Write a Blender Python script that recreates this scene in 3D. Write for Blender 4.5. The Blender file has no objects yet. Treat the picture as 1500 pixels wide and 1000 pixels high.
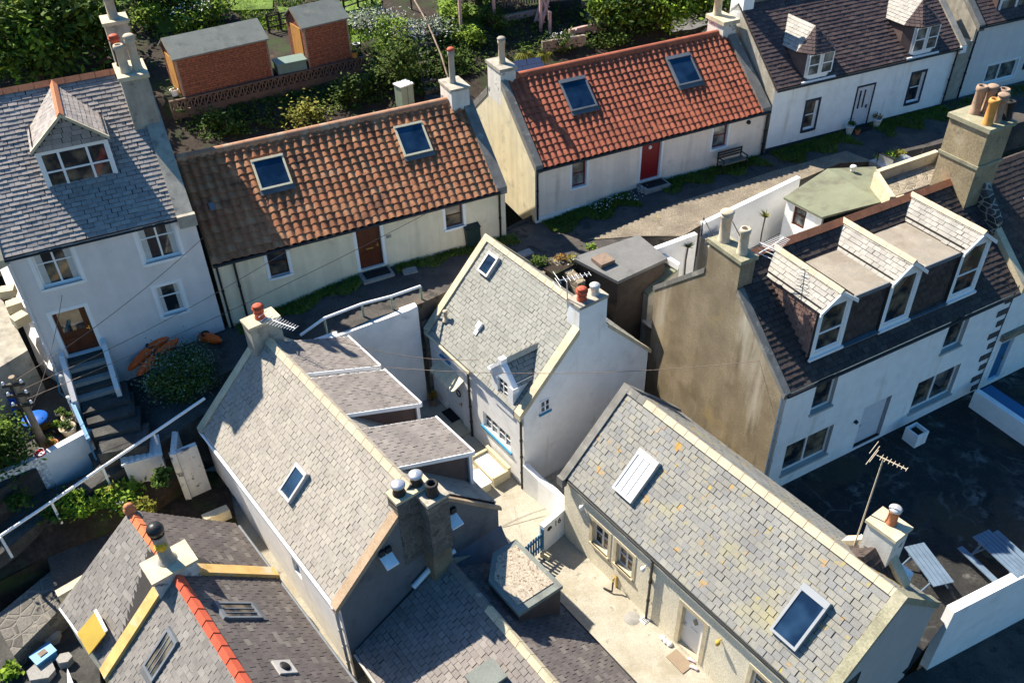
import bpy, math, random
from mathutils import Vector as V, Matrix
R = math.radians
SC = bpy.context.scene
# ------------------------------------------------------------------ camera, sky, sun, exposure
CAM = V((0, 0, 24.7)); FPX = 1299.39
FW = V((0, 0.7851699, -0.61928041)); RT = V((0.99961624, -0.01715489, -0.02175025)); UP = V((0.02770133, 0.61904276, 0.78486859))
cd = bpy.data.cameras.new('camera'); cam = bpy.data.objects.new('camera', cd); SC.collection.objects.link(cam)
cd.sensor_width = 36; cd.lens = FPX / 1500 * 36; cd.clip_end = 4000; cd.clip_start = .1
m3 = Matrix((RT, UP, -FW)).transposed(); cam.matrix_world = Matrix.Translation(CAM) @ m3.to_4x4(); SC.camera = cam
SUN_AZ, SUN_EL = 140.5, 46.0                       # direction towards the sun
w = bpy.data.worlds.new('World'); SC.world = w; w.use_nodes = True
nt = w.node_tree; bg = nt.nodes['Background']; sky = nt.nodes.new('ShaderNodeTexSky')
sky.sky_type = 'NISHITA'; sky.sun_disc = False; sky.sun_elevation = R(SUN_EL); sky.sun_rotation = R(90 - SUN_AZ); sky.ozone_density = 3.0; sky.air_density = 1.2
hs = nt.nodes.new('ShaderNodeHueSaturation'); hs.inputs['Saturation'].default_value = 1.45; nt.links.new(sky.outputs[0], hs.inputs['Color']); nt.links.new(hs.outputs[0], bg.inputs[0]); bg.inputs[1].default_value = 0.072
sl = bpy.data.lights.new('sun', 'SUN'); sl.energy = 4.8; sl.angle = R(.5); sl.color = (1, .91, .77)
so = bpy.data.objects.new('sun', sl); SC.collection.objects.link(so)
sd = V((math.cos(R(SUN_AZ)) * math.cos(R(SUN_EL)), math.sin(R(SUN_AZ)) * math.cos(R(SUN_EL)), math.sin(R(SUN_EL))))
so.rotation_euler = sd.to_track_quat('Z', 'Y').to_euler(); so.location = (0, 0, 60)
vs = SC.view_settings; vs.view_transform = 'Standard'; vs.look = 'None'; vs.exposure = 1.22; vs.gamma = 1
# ------------------------------------------------------------------ kit
def ray(px, py): return FW + (px - 750) / FPX * RT - (py - 500) / FPX * UP
def at(px, py, z):
    d = ray(px, py); return CAM + d * ((z - CAM.z) / d.z)
def zover(X, px, py):
    d = ray(px, py); n = V((X[0], X[1])); dd = V((d.x, d.y)); return CAM.z + d.z * n.dot(dd) / dd.dot(dd)
def T(ox, oy, a, b, s=3.7025): return (ox + a / s, oy + b / s)
class Fr:                                           # a frame of three axes in the world
    def __init__(s, o, a, b, c): s.o = V(o); s.ax = (V(a), V(b), V(c))
    def pt(s, a, b, c): return s.o + s.ax[0] * a + s.ax[1] * b + s.ax[2] * c
    def hit(s, p, k, val=0.):
        d = ray(*p); t = (val - (CAM - s.o).dot(s.ax[k])) / d.dot(s.ax[k]); X = CAM + d * t - s.o
        return [X.dot(a) for a in s.ax]
    def rect(s, pts, k, val=0.):
        h = [s.hit(p, k, val) for p in pts]; i, j = [q for q in range(3) if q != k]
        A = sorted(x[i] for x in h); B = sorted(x[j] for x in h)
        n = len(h) // 2
        return sum(A[:n]) / n, sum(A[-n:]) / n, sum(B[:n]) / n, sum(B[-n:]) / n
def plan(o, yaw): return Fr((o[0], o[1], 0), (math.cos(R(yaw)), math.sin(R(yaw)), 0), (-math.sin(R(yaw)), math.cos(R(yaw)), 0), (0, 0, 1))
WORLD = plan((0, 0), 0)
class MB:
    def __init__(s): s.v = []; s.f = []; s.mi = []; s.sm = []
    def add(s, vs, fs, mi=0, sm=False):
        n = len(s.v); s.v += [V(x) for x in vs]
        for f in fs: s.f.append([n + i for i in f]); s.mi.append(mi); s.sm.append(sm)
        return s
    def poly(s, pts, mi=0): return s.add(pts, [list(range(len(pts)))], mi)
    def box(s, fr, a0, a1, b0, b1, c0, c1, mi=0):
        P = [fr.pt(a, b, c) for c in (c0, c1) for b in (b0, b1) for a in (a0, a1)]
        return s.add(P, [(0, 2, 3, 1), (4, 5, 7, 6), (0, 1, 5, 4), (2, 6, 7, 3), (0, 4, 6, 2), (1, 3, 7, 5)], mi)
    def prism(s, pts, ext, mi=0):                   # a polygon pushed along ext
        n = len(pts); ext = V(ext); P = [V(p) for p in pts]; Q = [p + ext for p in P]
        return s.add(P + Q, [list(range(n))[::-1], list(range(n, 2 * n))] + [(i, (i + 1) % n, n + (i + 1) % n, n + i) for i in range(n)], mi)
    def tube(s, pts, r, n=8, mi=0, caps=True):
        pts = [V(p) for p in pts]; r = r if isinstance(r, (list, tuple)) else [r] * len(pts); vs_ = []; fs = []
        for i, p in enumerate(pts):
            d = (pts[min(i + 1, len(pts) - 1)] - pts[max(i - 1, 0)]).normalized()
            x = d.orthogonal().normalized() if i == 0 else (px_ - d * px_.dot(d)).normalized(); px_ = x; y = d.cross(x)
            vs_ += [p + (x * math.cos(2 * math.pi * k / n) + y * math.sin(2 * math.pi * k / n)) * r[i] for k in range(n)]
        for i in range(len(pts) - 1):
            for k in range(n): fs.append((i * n + k, i * n + (k + 1) % n, (i + 1) * n + (k + 1) % n, (i + 1) * n + k))
        s.add(vs_, fs, mi, True)
        if caps: s.add([vs_[k] for k in range(n)][::-1], [range(n)], mi); s.add(vs_[-n:], [range(n)], mi)
        return s
    def lathe(s, c, prof, n=14, mi=0, axis=(0, 0, 1)):
        ax = V(axis).normalized(); c = V(c)
        P = [c + ax * z for r_, z in prof]; x = ax.orthogonal().normalized(); y = ax.cross(x); vs_ = []; fs = []
        for (r_, z), p in zip(prof, P): vs_ += [p + (x * math.cos(2 * math.pi * k / n) + y * math.sin(2 * math.pi * k / n)) * r_ for k in range(n)]
        for i in range(len(prof) - 1):
            for k in range(n): fs.append((i * n + k, i * n + (k + 1) % n, (i + 1) * n + (k + 1) % n, (i + 1) * n + k))
        return s.add(vs_, fs, mi, True)
    def build(s, name, mats, parent=None, smooth=False):
        mats = mats if isinstance(mats, (list, tuple)) else [mats]
        if parent is None:
            if s.v:
                zs = min(p.z for p in s.v); o = V((sum(p.x for p in s.v) / len(s.v), sum(p.y for p in s.v) / len(s.v), zs))
            else: o = V((0, 0, 0))
            inv = Matrix.Translation(-o)
        else: inv = RM[root_of(parent).name].inverted()
        me = bpy.data.meshes.new(name); me.from_pydata([inv @ p for p in s.v], [], s.f)
        for m in mats: me.materials.append(m)
        me.polygons.foreach_set('material_index', s.mi); me.polygons.foreach_set('use_smooth', [smooth or x for x in s.sm]); me.update()
        ob = bpy.data.objects.new(name, me); SC.collection.objects.link(ob)
        if parent is None: ob.location = o; RM[ob.name] = Matrix.Translation(o)
        else: ob.parent = parent
        return ob
RM = {}
def root_of(o):
    while o.parent: o = o.parent
    return o
def tag(o, label, cat, group=None, kind=None):
    o['label'] = label; o['category'] = cat
    if group: o['group'] = group
    if kind: o['kind'] = kind
    return o
def thing(name, label, cat, loc, yaw=0, group=None):
    o = bpy.data.objects.new(name, None); SC.collection.objects.link(o); o.empty_display_size = .3
    o.location = loc; o.rotation_euler = (0, 0, R(yaw)); RM[o.name] = Matrix.Translation(V(loc)) @ Matrix.Rotation(R(yaw), 4, 'Z')
    return tag(o, label, cat, group)
def struct(mb, name, m):
    o = mb.build(name, m); o['kind'] = 'structure'; return o
rng = random.Random(7)
# ------------------------------------------------------------------ materials
def mat(name, base, var=.12, scale=3., rough=.85, bump=.15, bscale=40., island=None, patches=(), streak=0., spec=.3, metal=0., stops=None, fine=.0, cracks=None):
    """base colour broken by noise; island = colours chosen per separate slate / tile / leaf; patches = (colour, scale, lo, hi) stains with a shape of their own"""
    m = bpy.data.materials.new(name); m.use_nodes = True; t = m.node_tree; N = t.nodes; L = t.links; b = N['Principled BSDF']
    b.inputs['Roughness'].default_value = rough; b.inputs['Specular IOR Level'].default_value = spec; b.inputs['Metallic'].default_value = metal
    tc = N.new('ShaderNodeTexCoord')
    def noise(sc, det=5, src=None, ro=.6):
        n = N.new('ShaderNodeTexNoise'); n.inputs['Scale'].default_value = sc; n.inputs['Detail'].default_value = det; n.inputs['Roughness'].default_value = ro
        L.new(src or tc.outputs['Object'], n.inputs['Vector']); return n.outputs['Fac']
    def mapr(x, a, bb, c, d):
        q = N.new('ShaderNodeMapRange'); L.new(x, q.inputs[0])
        for i, vv in zip((1, 2, 3, 4), (a, bb, c, d)): q.inputs[i].default_value = vv
        return q.outputs[0]
    def mix(fac, A, B, mode='MIX'):
        q = N.new('ShaderNodeMix'); q.data_type = 'RGBA'; q.blend_type = mode
        if isinstance(fac, float): q.inputs[0].default_value = fac
        else: L.new(fac, q.inputs[0])
        for i, X in ((6, A), (7, B)):
            if isinstance(X, tuple): q.inputs[i].default_value = (*X, 1)
            else: L.new(X, q.inputs[i])
        return q.outputs[2]
    if island:
        g = N.new('ShaderNodeNewGeometry'); cr = N.new('ShaderNodeValToRGB'); cr.color_ramp.interpolation = 'LINEAR'; e = cr.color_ramp.elements
        e[0].color = (*island[0], 1); e[0].position = 0; e[1].color = (*island[-1], 1); e[1].position = 1
        for i, c in enumerate(island[1:-1]): q = e.new((i + 1) / (len(island) - 1)); q.color = (*c, 1)
        L.new(g.outputs['Random Per Island'], cr.inputs[0]); col = cr.outputs[0]
    else: col = tuple(base)
    nv = mapr(noise(scale), .3, .7, 1 - var, 1 + var)
    cc = N.new('ShaderNodeCombineColor')
    for i in range(3): L.new(nv, cc.inputs[i])
    col = mix(1., col, cc.outputs[0], 'MULTIPLY')
    if fine:
        nv = mapr(noise(bscale * .6, 3), .3, .7, 1 - fine, 1 + fine); cc = N.new('ShaderNodeCombineColor')
        for i in range(3): L.new(nv, cc.inputs[i])
        col = mix(1., col, cc.outputs[0], 'MULTIPLY')
    if streak:
        mp = N.new('ShaderNodeMapping'); mp.inputs['Scale'].default_value = (2.2, 2.2, .16); L.new(tc.outputs['Object'], mp.inputs[0])
        sv = mapr(noise(1.3, 6, mp.outputs[0]), .35, .7, 1 + streak * .4, 1 - streak); cc = N.new('ShaderNodeCombineColor')
        for i in range(3): L.new(sv, cc.inputs[i])
        col = mix(1., col, cc.outputs[0], 'MULTIPLY')
    for pt_ in patches:
        src = None
        if len(pt_) > 4: mq = N.new('ShaderNodeMapping'); mq.inputs['Scale'].default_value = (1, 1, pt_[4]); L.new(tc.outputs['Object'], mq.inputs[0]); src = mq.outputs[0]
        col = mix(mapr(noise(pt_[1], 6, src), pt_[2], pt_[3], 0, 1), col, tuple(pt_[0]))
    if cracks:
        nd = N.new('ShaderNodeTexNoise'); nd.inputs['Scale'].default_value = 1.2; L.new(tc.outputs['Object'], nd.inputs['Vector']); va = N.new('ShaderNodeVectorMath'); va.operation = 'MULTIPLY_ADD'; va.inputs[1].default_value = (.9, .9, .9); L.new(nd.outputs['Color'], va.inputs[0]); L.new(tc.outputs['Object'], va.inputs[2])
        vo = N.new('ShaderNodeTexVoronoi'); vo.feature = 'DISTANCE_TO_EDGE'; vo.inputs['Scale'].default_value = cracks[1]; L.new(va.outputs[0], vo.inputs['Vector'])
        mm = N.new('ShaderNodeMath'); mm.operation = 'MULTIPLY'; L.new(mapr(vo.outputs['Distance'], 0, cracks[2], 1, 0), mm.inputs[0]); L.new(mapr(noise(.9), .42, .6, 0, 1), mm.inputs[1]); col = mix(mm.outputs[0], col, tuple(cracks[0]))
    L.new(col, b.inputs['Base Color'])
    if bump:
        bn = N.new('ShaderNodeBump'); bn.inputs['Strength'].default_value = bump; bn.inputs['Distance'].default_value = .02
        L.new(noise(bscale, 4), bn.inputs['Height']); L.new(bn.outputs[0], b.inputs['Normal'])
    return m
def glass(name, col=(.012, .018, .025), rough=.04, room=None):
    m = bpy.data.materials.new(name); m.use_nodes = True; b = m.node_tree.nodes['Principled BSDF']
    b.inputs['Base Color'].default_value = (*col, 1); b.inputs['Roughness'].default_value = rough; b.inputs['Specular IOR Level'].default_value = .6
    if room:                                        # mottling painted into the pane: dim room behind windows, sky reflection in skylights
        N = m.node_tree.nodes; L = m.node_tree.links; tc = N.new('ShaderNodeTexCoord'); no = N.new('ShaderNodeTexNoise'); no.inputs['Scale'].default_value = room[1]; no.inputs['Detail'].default_value = 2; L.new(tc.outputs['Object'], no.inputs['Vector'])
        cr = N.new('ShaderNodeValToRGB'); cr.color_ramp.elements[0].position = .42; cr.color_ramp.elements[0].color = (*col, 1); cr.color_ramp.elements[1].position = .72; cr.color_ramp.elements[1].color = (*room[0], 1); L.new(no.outputs['Fac'], cr.inputs[0]); L.new(cr.outputs[0], b.inputs['Base Color'])
        bn = N.new('ShaderNodeBump'); bn.inputs['Strength'].default_value = .08; n2 = N.new('ShaderNodeTexNoise'); n2.inputs['Scale'].default_value = 1.5; L.new(tc.outputs['Object'], n2.inputs['Vector']); L.new(n2.outputs['Fac'], bn.inputs['Height']); L.new(bn.outputs[0], b.inputs['Normal'])
    return m
def stone(name, base, mortar, sc=2.2, var=.35):     # rubble wall
    m = bpy.data.materials.new(name); m.use_nodes = True; t = m.node_tree; N = t.nodes; L = t.links; b = N['Principled BSDF']; b.inputs['Roughness'].default_value = .9
    tc = N.new('ShaderNodeTexCoord'); vo = N.new('ShaderNodeTexVoronoi'); vo.inputs['Scale'].default_value = sc
    ve = N.new('ShaderNodeTexVoronoi'); ve.feature = 'DISTANCE_TO_EDGE'; ve.inputs['Scale'].default_value = sc
    mp = N.new('ShaderNodeMapping'); mp.inputs['Scale'].default_value = (1, 1, 1.7); L.new(tc.outputs['Object'], mp.inputs[0])
    for q in (vo, ve): L.new(mp.outputs[0], q.inputs['Vector'])
    sp = N.new('ShaderNodeSeparateColor'); L.new(vo.outputs['Color'], sp.inputs[0])
    mr = N.new('ShaderNodeMapRange'); L.new(sp.outputs[0], mr.inputs[0]); mr.inputs[3].default_value = 1 - var; mr.inputs[4].default_value = 1 + var
    no = N.new('ShaderNodeTexNoise'); no.inputs['Scale'].default_value = 14; L.new(tc.outputs['Object'], no.inputs[0])
    m1 = N.new('ShaderNodeMath'); m1.operation = 'MULTIPLY'; L.new(mr.outputs[0], m1.inputs[0])
    m2 = N.new('ShaderNodeMapRange'); L.new(no.outputs[0], m2.inputs[0]); m2.inputs[1].default_value = .3; m2.inputs[2].default_value = .7; m2.inputs[3].default_value = .75; m2.inputs[4].default_value = 1.25
    L.new(m2.outputs[0], m1.inputs[1])
    vm = N.new('ShaderNodeMix'); vm.data_type = 'RGBA'; vm.blend_type = 'MULTIPLY'; vm.inputs[0].default_value = 1; vm.inputs[6].default_value = (*base, 1)
    cc = N.new('ShaderNodeCombineColor')
    for i in range(3): L.new(m1.outputs[0], cc.inputs[i])
    L.new(cc.outputs[0], vm.inputs[7])
    er = N.new('ShaderNodeMapRange'); L.new(ve.outputs[0], er.inputs[0]); er.inputs[1].default_value = .02; er.inputs[2].default_value = .09
    mx = N.new('ShaderNodeMix'); mx.data_type = 'RGBA'; L.new(er.outputs[0], mx.inputs[0]); mx.inputs[6].default_value = (*mortar, 1); L.new(vm.outputs[2], mx.inputs[7])
    L.new(mx.outputs[2], b.inputs['Base Color'])
    bn = N.new('ShaderNodeBump'); bn.inputs['Strength'].default_value = .6; bn.inputs['Distance'].default_value = .05; L.new(er.outputs[0], bn.inputs['Height']); L.new(bn.outputs[0], b.inputs['Normal'])
    return m
def bricks(name, c1, c2, mortar, bw=.225, bh=.075, off=.5, axis='XZ', ms=.012):
    m = bpy.data.materials.new(name); m.use_nodes = True; t = m.node_tree; N = t.nodes; L = t.links; b = N['Principled BSDF']; b.inputs['Roughness'].default_value = .85
    tc = N.new('ShaderNodeTexCoord'); sx = N.new('ShaderNodeSeparateXYZ'); L.new(tc.outputs['Object'], sx.inputs[0]); cx = N.new('ShaderNodeCombineXYZ')
    ad = N.new('ShaderNodeMath'); ad.operation = 'ADD'; L.new(sx.outputs[0], ad.inputs[0]); L.new(sx.outputs[1], ad.inputs[1])
    L.new(ad.outputs[0], cx.inputs[0]); L.new(sx.outputs[2], cx.inputs[1])
    br = N.new('ShaderNodeTexBrick'); br.inputs['Scale'].default_value = 1; br.inputs['Brick Width'].default_value = bw; br.inputs['Row Height'].default_value = bh; br.inputs['Mortar Size'].default_value = ms; br.offset = off
    br.inputs['Color1'].default_value = (*c1, 1); br.inputs['Color2'].default_value = (*c2, 1); br.inputs['Mortar'].default_value = (*mortar, 1)
    L.new(cx.outputs[0], br.inputs['Vector'])
    no = N.new('ShaderNodeTexNoise'); no.inputs['Scale'].default_value = 9; L.new(tc.outputs['Object'], no.inputs[0]); mr = N.new('ShaderNodeMapRange'); L.new(no.outputs[0], mr.inputs[0]); mr.inputs[1].default_value = .3; mr.inputs[2].default_value = .7; mr.inputs[3].default_value = .5; mr.inputs[4].default_value = 1.45
    cc = N.new('ShaderNodeCombineColor')
    for i in range(3): L.new(mr.outputs[0], cc.inputs[i])
    mx = N.new('ShaderNodeMix'); mx.data_type = 'RGBA'; mx.blend_type = 'MULTIPLY'; mx.inputs[0].default_value = 1; L.new(br.outputs[0], mx.inputs[6]); L.new(cc.outputs[0], mx.inputs[7])
    L.new(mx.outputs[2], b.inputs['Base Color']); return m
def shades(c, *ks): return [tuple(x * k for x in c) for k in ks]
M = {}
M['white'] = mat('white_harling', (.84, .84, .82), .06, 2, .9, .5, 60, patches=[((.66, .64, .6), 1.1, .58, .78), ((.68, .65, .58), 1.6, .58, .72, .12)], fine=.06)
M['white_dirty'] = mat('weathered_white_harling', (.80, .79, .77), .08, 2, .9, .5, 45, patches=[((.5, .48, .44), 1.8, .64, .78), ((.62, .6, .56), 1.2, .6, .75, .2)])
M['lilac'] = mat('pale_grey_render', (.70, .66, .635), .06, 1.5, .9, .3, 55, streak=.05, fine=.06, patches=[((.5, .47, .45), 1.3, .63, .78)])
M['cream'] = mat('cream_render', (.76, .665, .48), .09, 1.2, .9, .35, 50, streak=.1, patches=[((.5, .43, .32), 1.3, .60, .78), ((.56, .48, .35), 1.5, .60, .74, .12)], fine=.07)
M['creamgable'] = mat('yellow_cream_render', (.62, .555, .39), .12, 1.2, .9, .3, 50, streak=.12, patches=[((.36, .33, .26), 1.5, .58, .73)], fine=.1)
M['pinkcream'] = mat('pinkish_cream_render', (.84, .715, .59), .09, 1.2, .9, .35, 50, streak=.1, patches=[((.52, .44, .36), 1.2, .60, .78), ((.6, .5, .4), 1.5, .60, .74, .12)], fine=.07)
M['cement'] = mat('brown_cement_render', (.235, .19, .125), .25, .7, .92, .4, 30, patches=[((.165, .13, .08), .8, .5, .68), ((.42, .38, .30), .75, .56, .72, .14), ((.13, .105, .065), 1.5, .60, .74, .2), ((.30, .23, .10), .5, .60, .75)], fine=.25)
M['darkharl'] = mat('grey_blue_harling', (.155, .155, .16), .12, 1.2, .9, .5, 45, patches=[((.10, .10, .105), 1.0, .56, .72)], fine=.12)
M['roughcast'] = mat('pebble_dash_render', (.74, .68, .53), .1, 2, .95, 1.0, 28, fine=.25)
M['greyband'] = mat('grey_painted_band', (.42, .41, .39), .06, 2, .9, .2, 60)
M['stackgrey'] = mat('grey_cement_stack', (.36, .33, .27), .2, 2.2, .9, .3, 30, streak=.25, patches=[((.14, .13, .12), 2.6, .58, .72)])
M['stackwhite'] = mat('flaking_white_stack', (.62, .6, .55), .12, 2.2, .9, .3, 30, streak=.2, patches=[((.12, .12, .12), 2.2, .58, .66)])
M['cope'] = mat('sandstone_coping', (.52, .45, .31), .18, 1.6, .9, .25, 40, patches=[((.33, .3, .23), 2.2, .55, .75)], fine=.15)
M['copedark'] = mat('dark_weathered_coping', (.17, .165, .15), .25, 2, .9, .3, 40, patches=[((.36, .34, .29), 2.4, .58, .72)])
M['copeorange'] = mat('orange_lichened_coping', (.56, .36, .13), .25, 1.5, .9, .25, 40, patches=[((.5, .44, .33), 1.8, .55, .7)])
M['ridgecream'] = mat('cream_ridge_tile', (.48, .41, .30), .12, 2, .85, .15, 40, fine=.14)
M['concrete'] = mat('pale_concrete', (.35, .325, .265), .16, 1.0, .92, .25, 40, patches=[((.25, .22, .155), .7, .52, .70), ((.43, .405, .345), 1.4, .58, .74), ((.19, .175, .145), 2.4, .62, .71)], fine=.2)
M['greyconc'] = mat('grey_concrete', (.28, .27, .25), .2, 1.3, .92, .25, 35, patches=[((.16, .155, .14), 1.2, .5, .7)], fine=.15)
M['terracotta'] = mat('terracotta', (.45, .17, .08), .2, 3, .8, .15, 40, fine=.1)
M['terraorange'] = mat('orange_terracotta', (.60, .17, .07), .12, 2, .75, .1, 40)
M['potbuff'] = mat('buff_clay_pot', (.50, .42, .31), .15, 4, .85, .1, 40, patches=[((.25, .21, .17), 5, .58, .75)])
M['potbrown'] = mat('brown_clay_pot', (.22, .16, .12), .2, 4, .85, .1, 40)
M['potred'] = mat('red_clay_pot', (.48, .09, .045), .1, 4, .7, .1, 40)
M['potdark'] = mat('sooty_black_pot', (.03, .028, .026), .2, 4, .8, .1, 40)
M['potorange'] = mat('ochre_clay_pot', (.56, .27, .07), .15, 4, .8, .1, 40)
M['steel'] = mat('galvanised_metal', (.55, .56, .58), .1, 4, .4, .05, 20, metal=.7)
M['alu'] = mat('weathered_aluminium', (.60, .58, .55), .1, 4, .45, .05, 20, metal=.4)
M['lead'] = mat('lead_sheet', (.15, .165, .185), .15, 3, .6, .1, 15)
M['flash'] = mat('dull_lead_flashing', (.11, .113, .118), .2, 3, .55, .1, 15)
M['stonebrown'] = mat('brown_weathered_stone', (.29, .235, .145), .25, 1.2, .92, .4, 25, patches=[((.12, .105, .085), 1.8, .58, .7), ((.40, .36, .27), 1.0, .6, .74), ((.33, .29, .12), 2.6, .64, .74)], fine=.25)
M['copegreen'] = mat('mossy_coping', (.28, .265, .18), .25, 1.8, .9, .4, 35, patches=[((.40, .37, .28), 1.5, .58, .75), ((.19, .18, .11), 2.5, .58, .72)], fine=.25)
M['black'] = mat('black_paint', (.018, .018, .02), .1, 5, .5, .05, 20)
M['blackpl'] = mat('black_plastic', (.02, .021, .023), .1, 5, .4, .03, 20)
M['whitepaint'] = mat('white_paint', (.80, .80, .79), .03, 3, .45, .03, 20)
M['greypaint'] = mat('grey_window_paint', (.30, .32, .34), .05, 3, .45, .03, 20)
M['bluepaint'] = mat('sea_blue_paint', (.03, .22, .40), .06, 3, .5, .05, 20)
M['gateblue'] = mat('deep_blue_paint', (.02, .13, .27), .1, 3, .5, .05, 20)
M['redpaint'] = mat('crimson_door_paint', (.22, .008, .012), .06, 3, .4, .03, 20)
M['mahog'] = mat('mahogany_timber', (.10, .025, .010), .2, 5, .45, .05, 30, streak=.2)
M['brownframe'] = mat('brown_window_frame', (.085, .03, .02), .1, 5, .5, .03, 20)
M['redframe'] = mat('dark_red_window_frame', (.16, .02, .025), .1, 5, .5, .03, 20)
M['creamframe'] = mat('cream_skylight_frame', (.66, .60, .42), .08, 4, .6, .05, 20)
M['navy'] = mat('navy_margin_paint', (.02, .03, .055), .1, 4, .6, .05, 20)
M['brass'] = mat('brass', (.6, .4, .12), .05, 4, .3, .0, 20, metal=.9)
M['glass'] = glass('window_glass', room=((.22, .17, .11), 1.7)); M['glassblue'] = glass('skylight_glass', (.006, .016, .04), .05, ((.02, .05, .10), 1.3))
M['glasspale'] = glass('pale_reflection_glass', (.05, .06, .06), .06, ((.3, .3, .27), 2.0))  # pale reflection painted into the pane colour
M['blind'] = mat('white_roller_blind', (.78, .80, .82), .02, 3, .5, 0, 20)
M['curtain'] = mat('pale_curtain', (.5, .5, .48), .1, 3, .8, 0, 20)
M['slateA'] = mat('grey_brown_slate', (.3, .3, .3), .12, 4, .7, .15, 50, island=[(.30, .27, .25), (.235, .215, .205), (.34, .305, .28), (.27, .245, .235), (.37, .335, .305)], fine=.12, spec=.15)
M['slateG'] = mat('warm_grey_slate', (.3, .3, .3), .14, 1.6, .75, .15, 50, island=[(.32, .292, .247), (.288, .264, .228), (.34, .312, .263), (.312, .287, .247), (.30, .272, .24), (.332, .304, .26)], fine=.12, patches=[((.245, .23, .20), .8, .56, .8), ((.28, .28, .205), 1.5, .62, .76)])
M['slateF'] = mat('pale_green_slate', (.3, .3, .3), .12, 1.6, .75, .12, 50, island=[(.25, .253, .225), (.23, .233, .21), (.268, .268, .236), (.25, .25, .226), (.258, .255, .23)], fine=.12, patches=[((.20, .20, .175), .9, .56, .78)])
M['slateH'] = mat('lichened_grey_slate', (.3, .3, .3), .16, 1.2, .75, .15, 50, island=[(.222, .22, .203), (.192, .194, .192), (.242, .238, .212), (.208, .207, .198), (.25, .243, .206), (.226, .222, .202)], fine=.14,
    patches=[((.30, .27, .12), .6, .55, .78), ((.42, .235, .04), 2.2, .618, .69), ((.36, .28, .07), 3.3, .628, .72)])
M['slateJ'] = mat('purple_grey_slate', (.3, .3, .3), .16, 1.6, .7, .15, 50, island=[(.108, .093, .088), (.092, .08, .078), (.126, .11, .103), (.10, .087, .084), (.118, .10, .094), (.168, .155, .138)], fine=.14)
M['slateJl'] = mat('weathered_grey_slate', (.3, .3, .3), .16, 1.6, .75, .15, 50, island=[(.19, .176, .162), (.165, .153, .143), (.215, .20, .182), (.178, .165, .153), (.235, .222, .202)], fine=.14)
M['slateR'] = mat('reddish_grey_slate', (.3, .3, .3), .16, 1.6, .75, .15, 50, island=[(.205, .182, .165), (.182, .16, .148), (.225, .20, .18), (.195, .174, .16), (.24, .215, .195)], fine=.14, patches=[((.15, .135, .12), .8, .56, .75)])
M['slateD'] = mat('dark_purple_slate', (.3, .3, .3), .15, 3, .7, .15, 50, island=[(.10, .07, .066), (.075, .055, .056), (.125, .088, .078), (.09, .066, .064)], fine=.14, spec=.15)
M['slateE'] = mat('brown_black_slate', (.3, .3, .3), .15, 3, .7, .15, 50, island=[(.07, .054, .048), (.05, .042, .04), (.09, .068, .06), (.06, .05, .046)], fine=.14, spec=.12)
M['slatewhite'] = mat('bleached_sunlit_slate', (.3, .3, .3), .14, 2, .65, .15, 50, island=[(.30, .285, .255), (.26, .245, .22), (.335, .32, .285), (.285, .27, .24)], fine=.14)  # bleached slate, with sunlight on the dormer slopes put into its colour
M['under'] = mat('roof_underlay', (.035, .033, .032), .1, 3, .9, 0, 20)
M['pantB'] = mat('weathered_pantile', (.3, .1, .1), .22, 1.4, .85, .25, 40, island=[(.31, .125, .058), (.36, .16, .078), (.26, .10, .048), (.39, .20, .105), (.33, .13, .06), (.29, .115, .055)], patches=[((.10, .05, .033), 1.0, .55, .72), ((.30, .26, .20), 3.5, .69, .78), ((.07, .04, .028), 5, .65, .73)], fine=.2)
M['pantC'] = mat('bright_red_pantile', (.3, .1, .1), .14, 1.6, .75, .15, 40, island=[(.33, .092, .046), (.285, .08, .042), (.365, .108, .056), (.31, .086, .044)], fine=.14, patches=[((.20, .062, .038), .9, .58, .76)])
M['rubble'] = stone('rubble_masonry', (.23, .19, .135), (.30, .26, .19), 3.2)
M['rubbledark'] = stone('dark_rubble_masonry', (.11, .10, .085), (.17, .155, .13), 2.6)
M['rubblequoin'] = stone('black_whinstone_rubble', (.06, .058, .055), (.42, .39, .32), 2.4, .5)
M['brickshed'] = bricks('orange_shed_boards', (.25, .085, .04), (.20, .065, .032), (.10, .035, .02), 1.6, .11, .3, ms=.012)
M['block'] = bricks('white_painted_block', (.72, .71, .68), (.66, .65, .62), (.5, .49, .46), .45, .22, .5, ms=.012)
M['felt'] = mat('mineral_roof_felt', (.175, .19, .17), .12, 1.5, .9, .3, 70, patches=[((.115, .125, .115), 1.4, .53, .73), ((.24, .235, .19), 2.5, .62, .74)], fine=.22)
M['feltdark'] = mat('grey_roof_felt', (.165, .165, .16), .14, 1.5, .85, .2, 60, patches=[((.11, .11, .105), 1.3, .56, .72)], fine=.2)
M['feltgreen'] = mat('green_roof_felt', (.185, .20, .135), .12, 1.2, .9, .2, 60, patches=[((.12, .11, .085), .9, .52, .70)], fine=.14)
M['gravel'] = mat('gravel_felt', (.36, .31, .24), .2, 8, .95, .6, 40, patches=[((.12, .07, .045), 14, .56, .62), ((.5, .46, .38), 9, .6, .68)], fine=.3)
M['flatroof'] = mat('buff_flat_roof', (.27, .24, .195), .15, 1.3, .9, .2, 50, patches=[((.20, .165, .125), 1.1, .5, .72), ((.38, .36, .32), 1.7, .62, .72)], fine=.2)
M['asphalt'] = mat('worn_lane_tarmac', (.062, .056, .051), .3, 1.0, .92, .35, 30, patches=[((.125, .10, .078), .7, .5, .70), ((.035, .034, .032), 1.4, .56, .64)], fine=.35)
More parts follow.
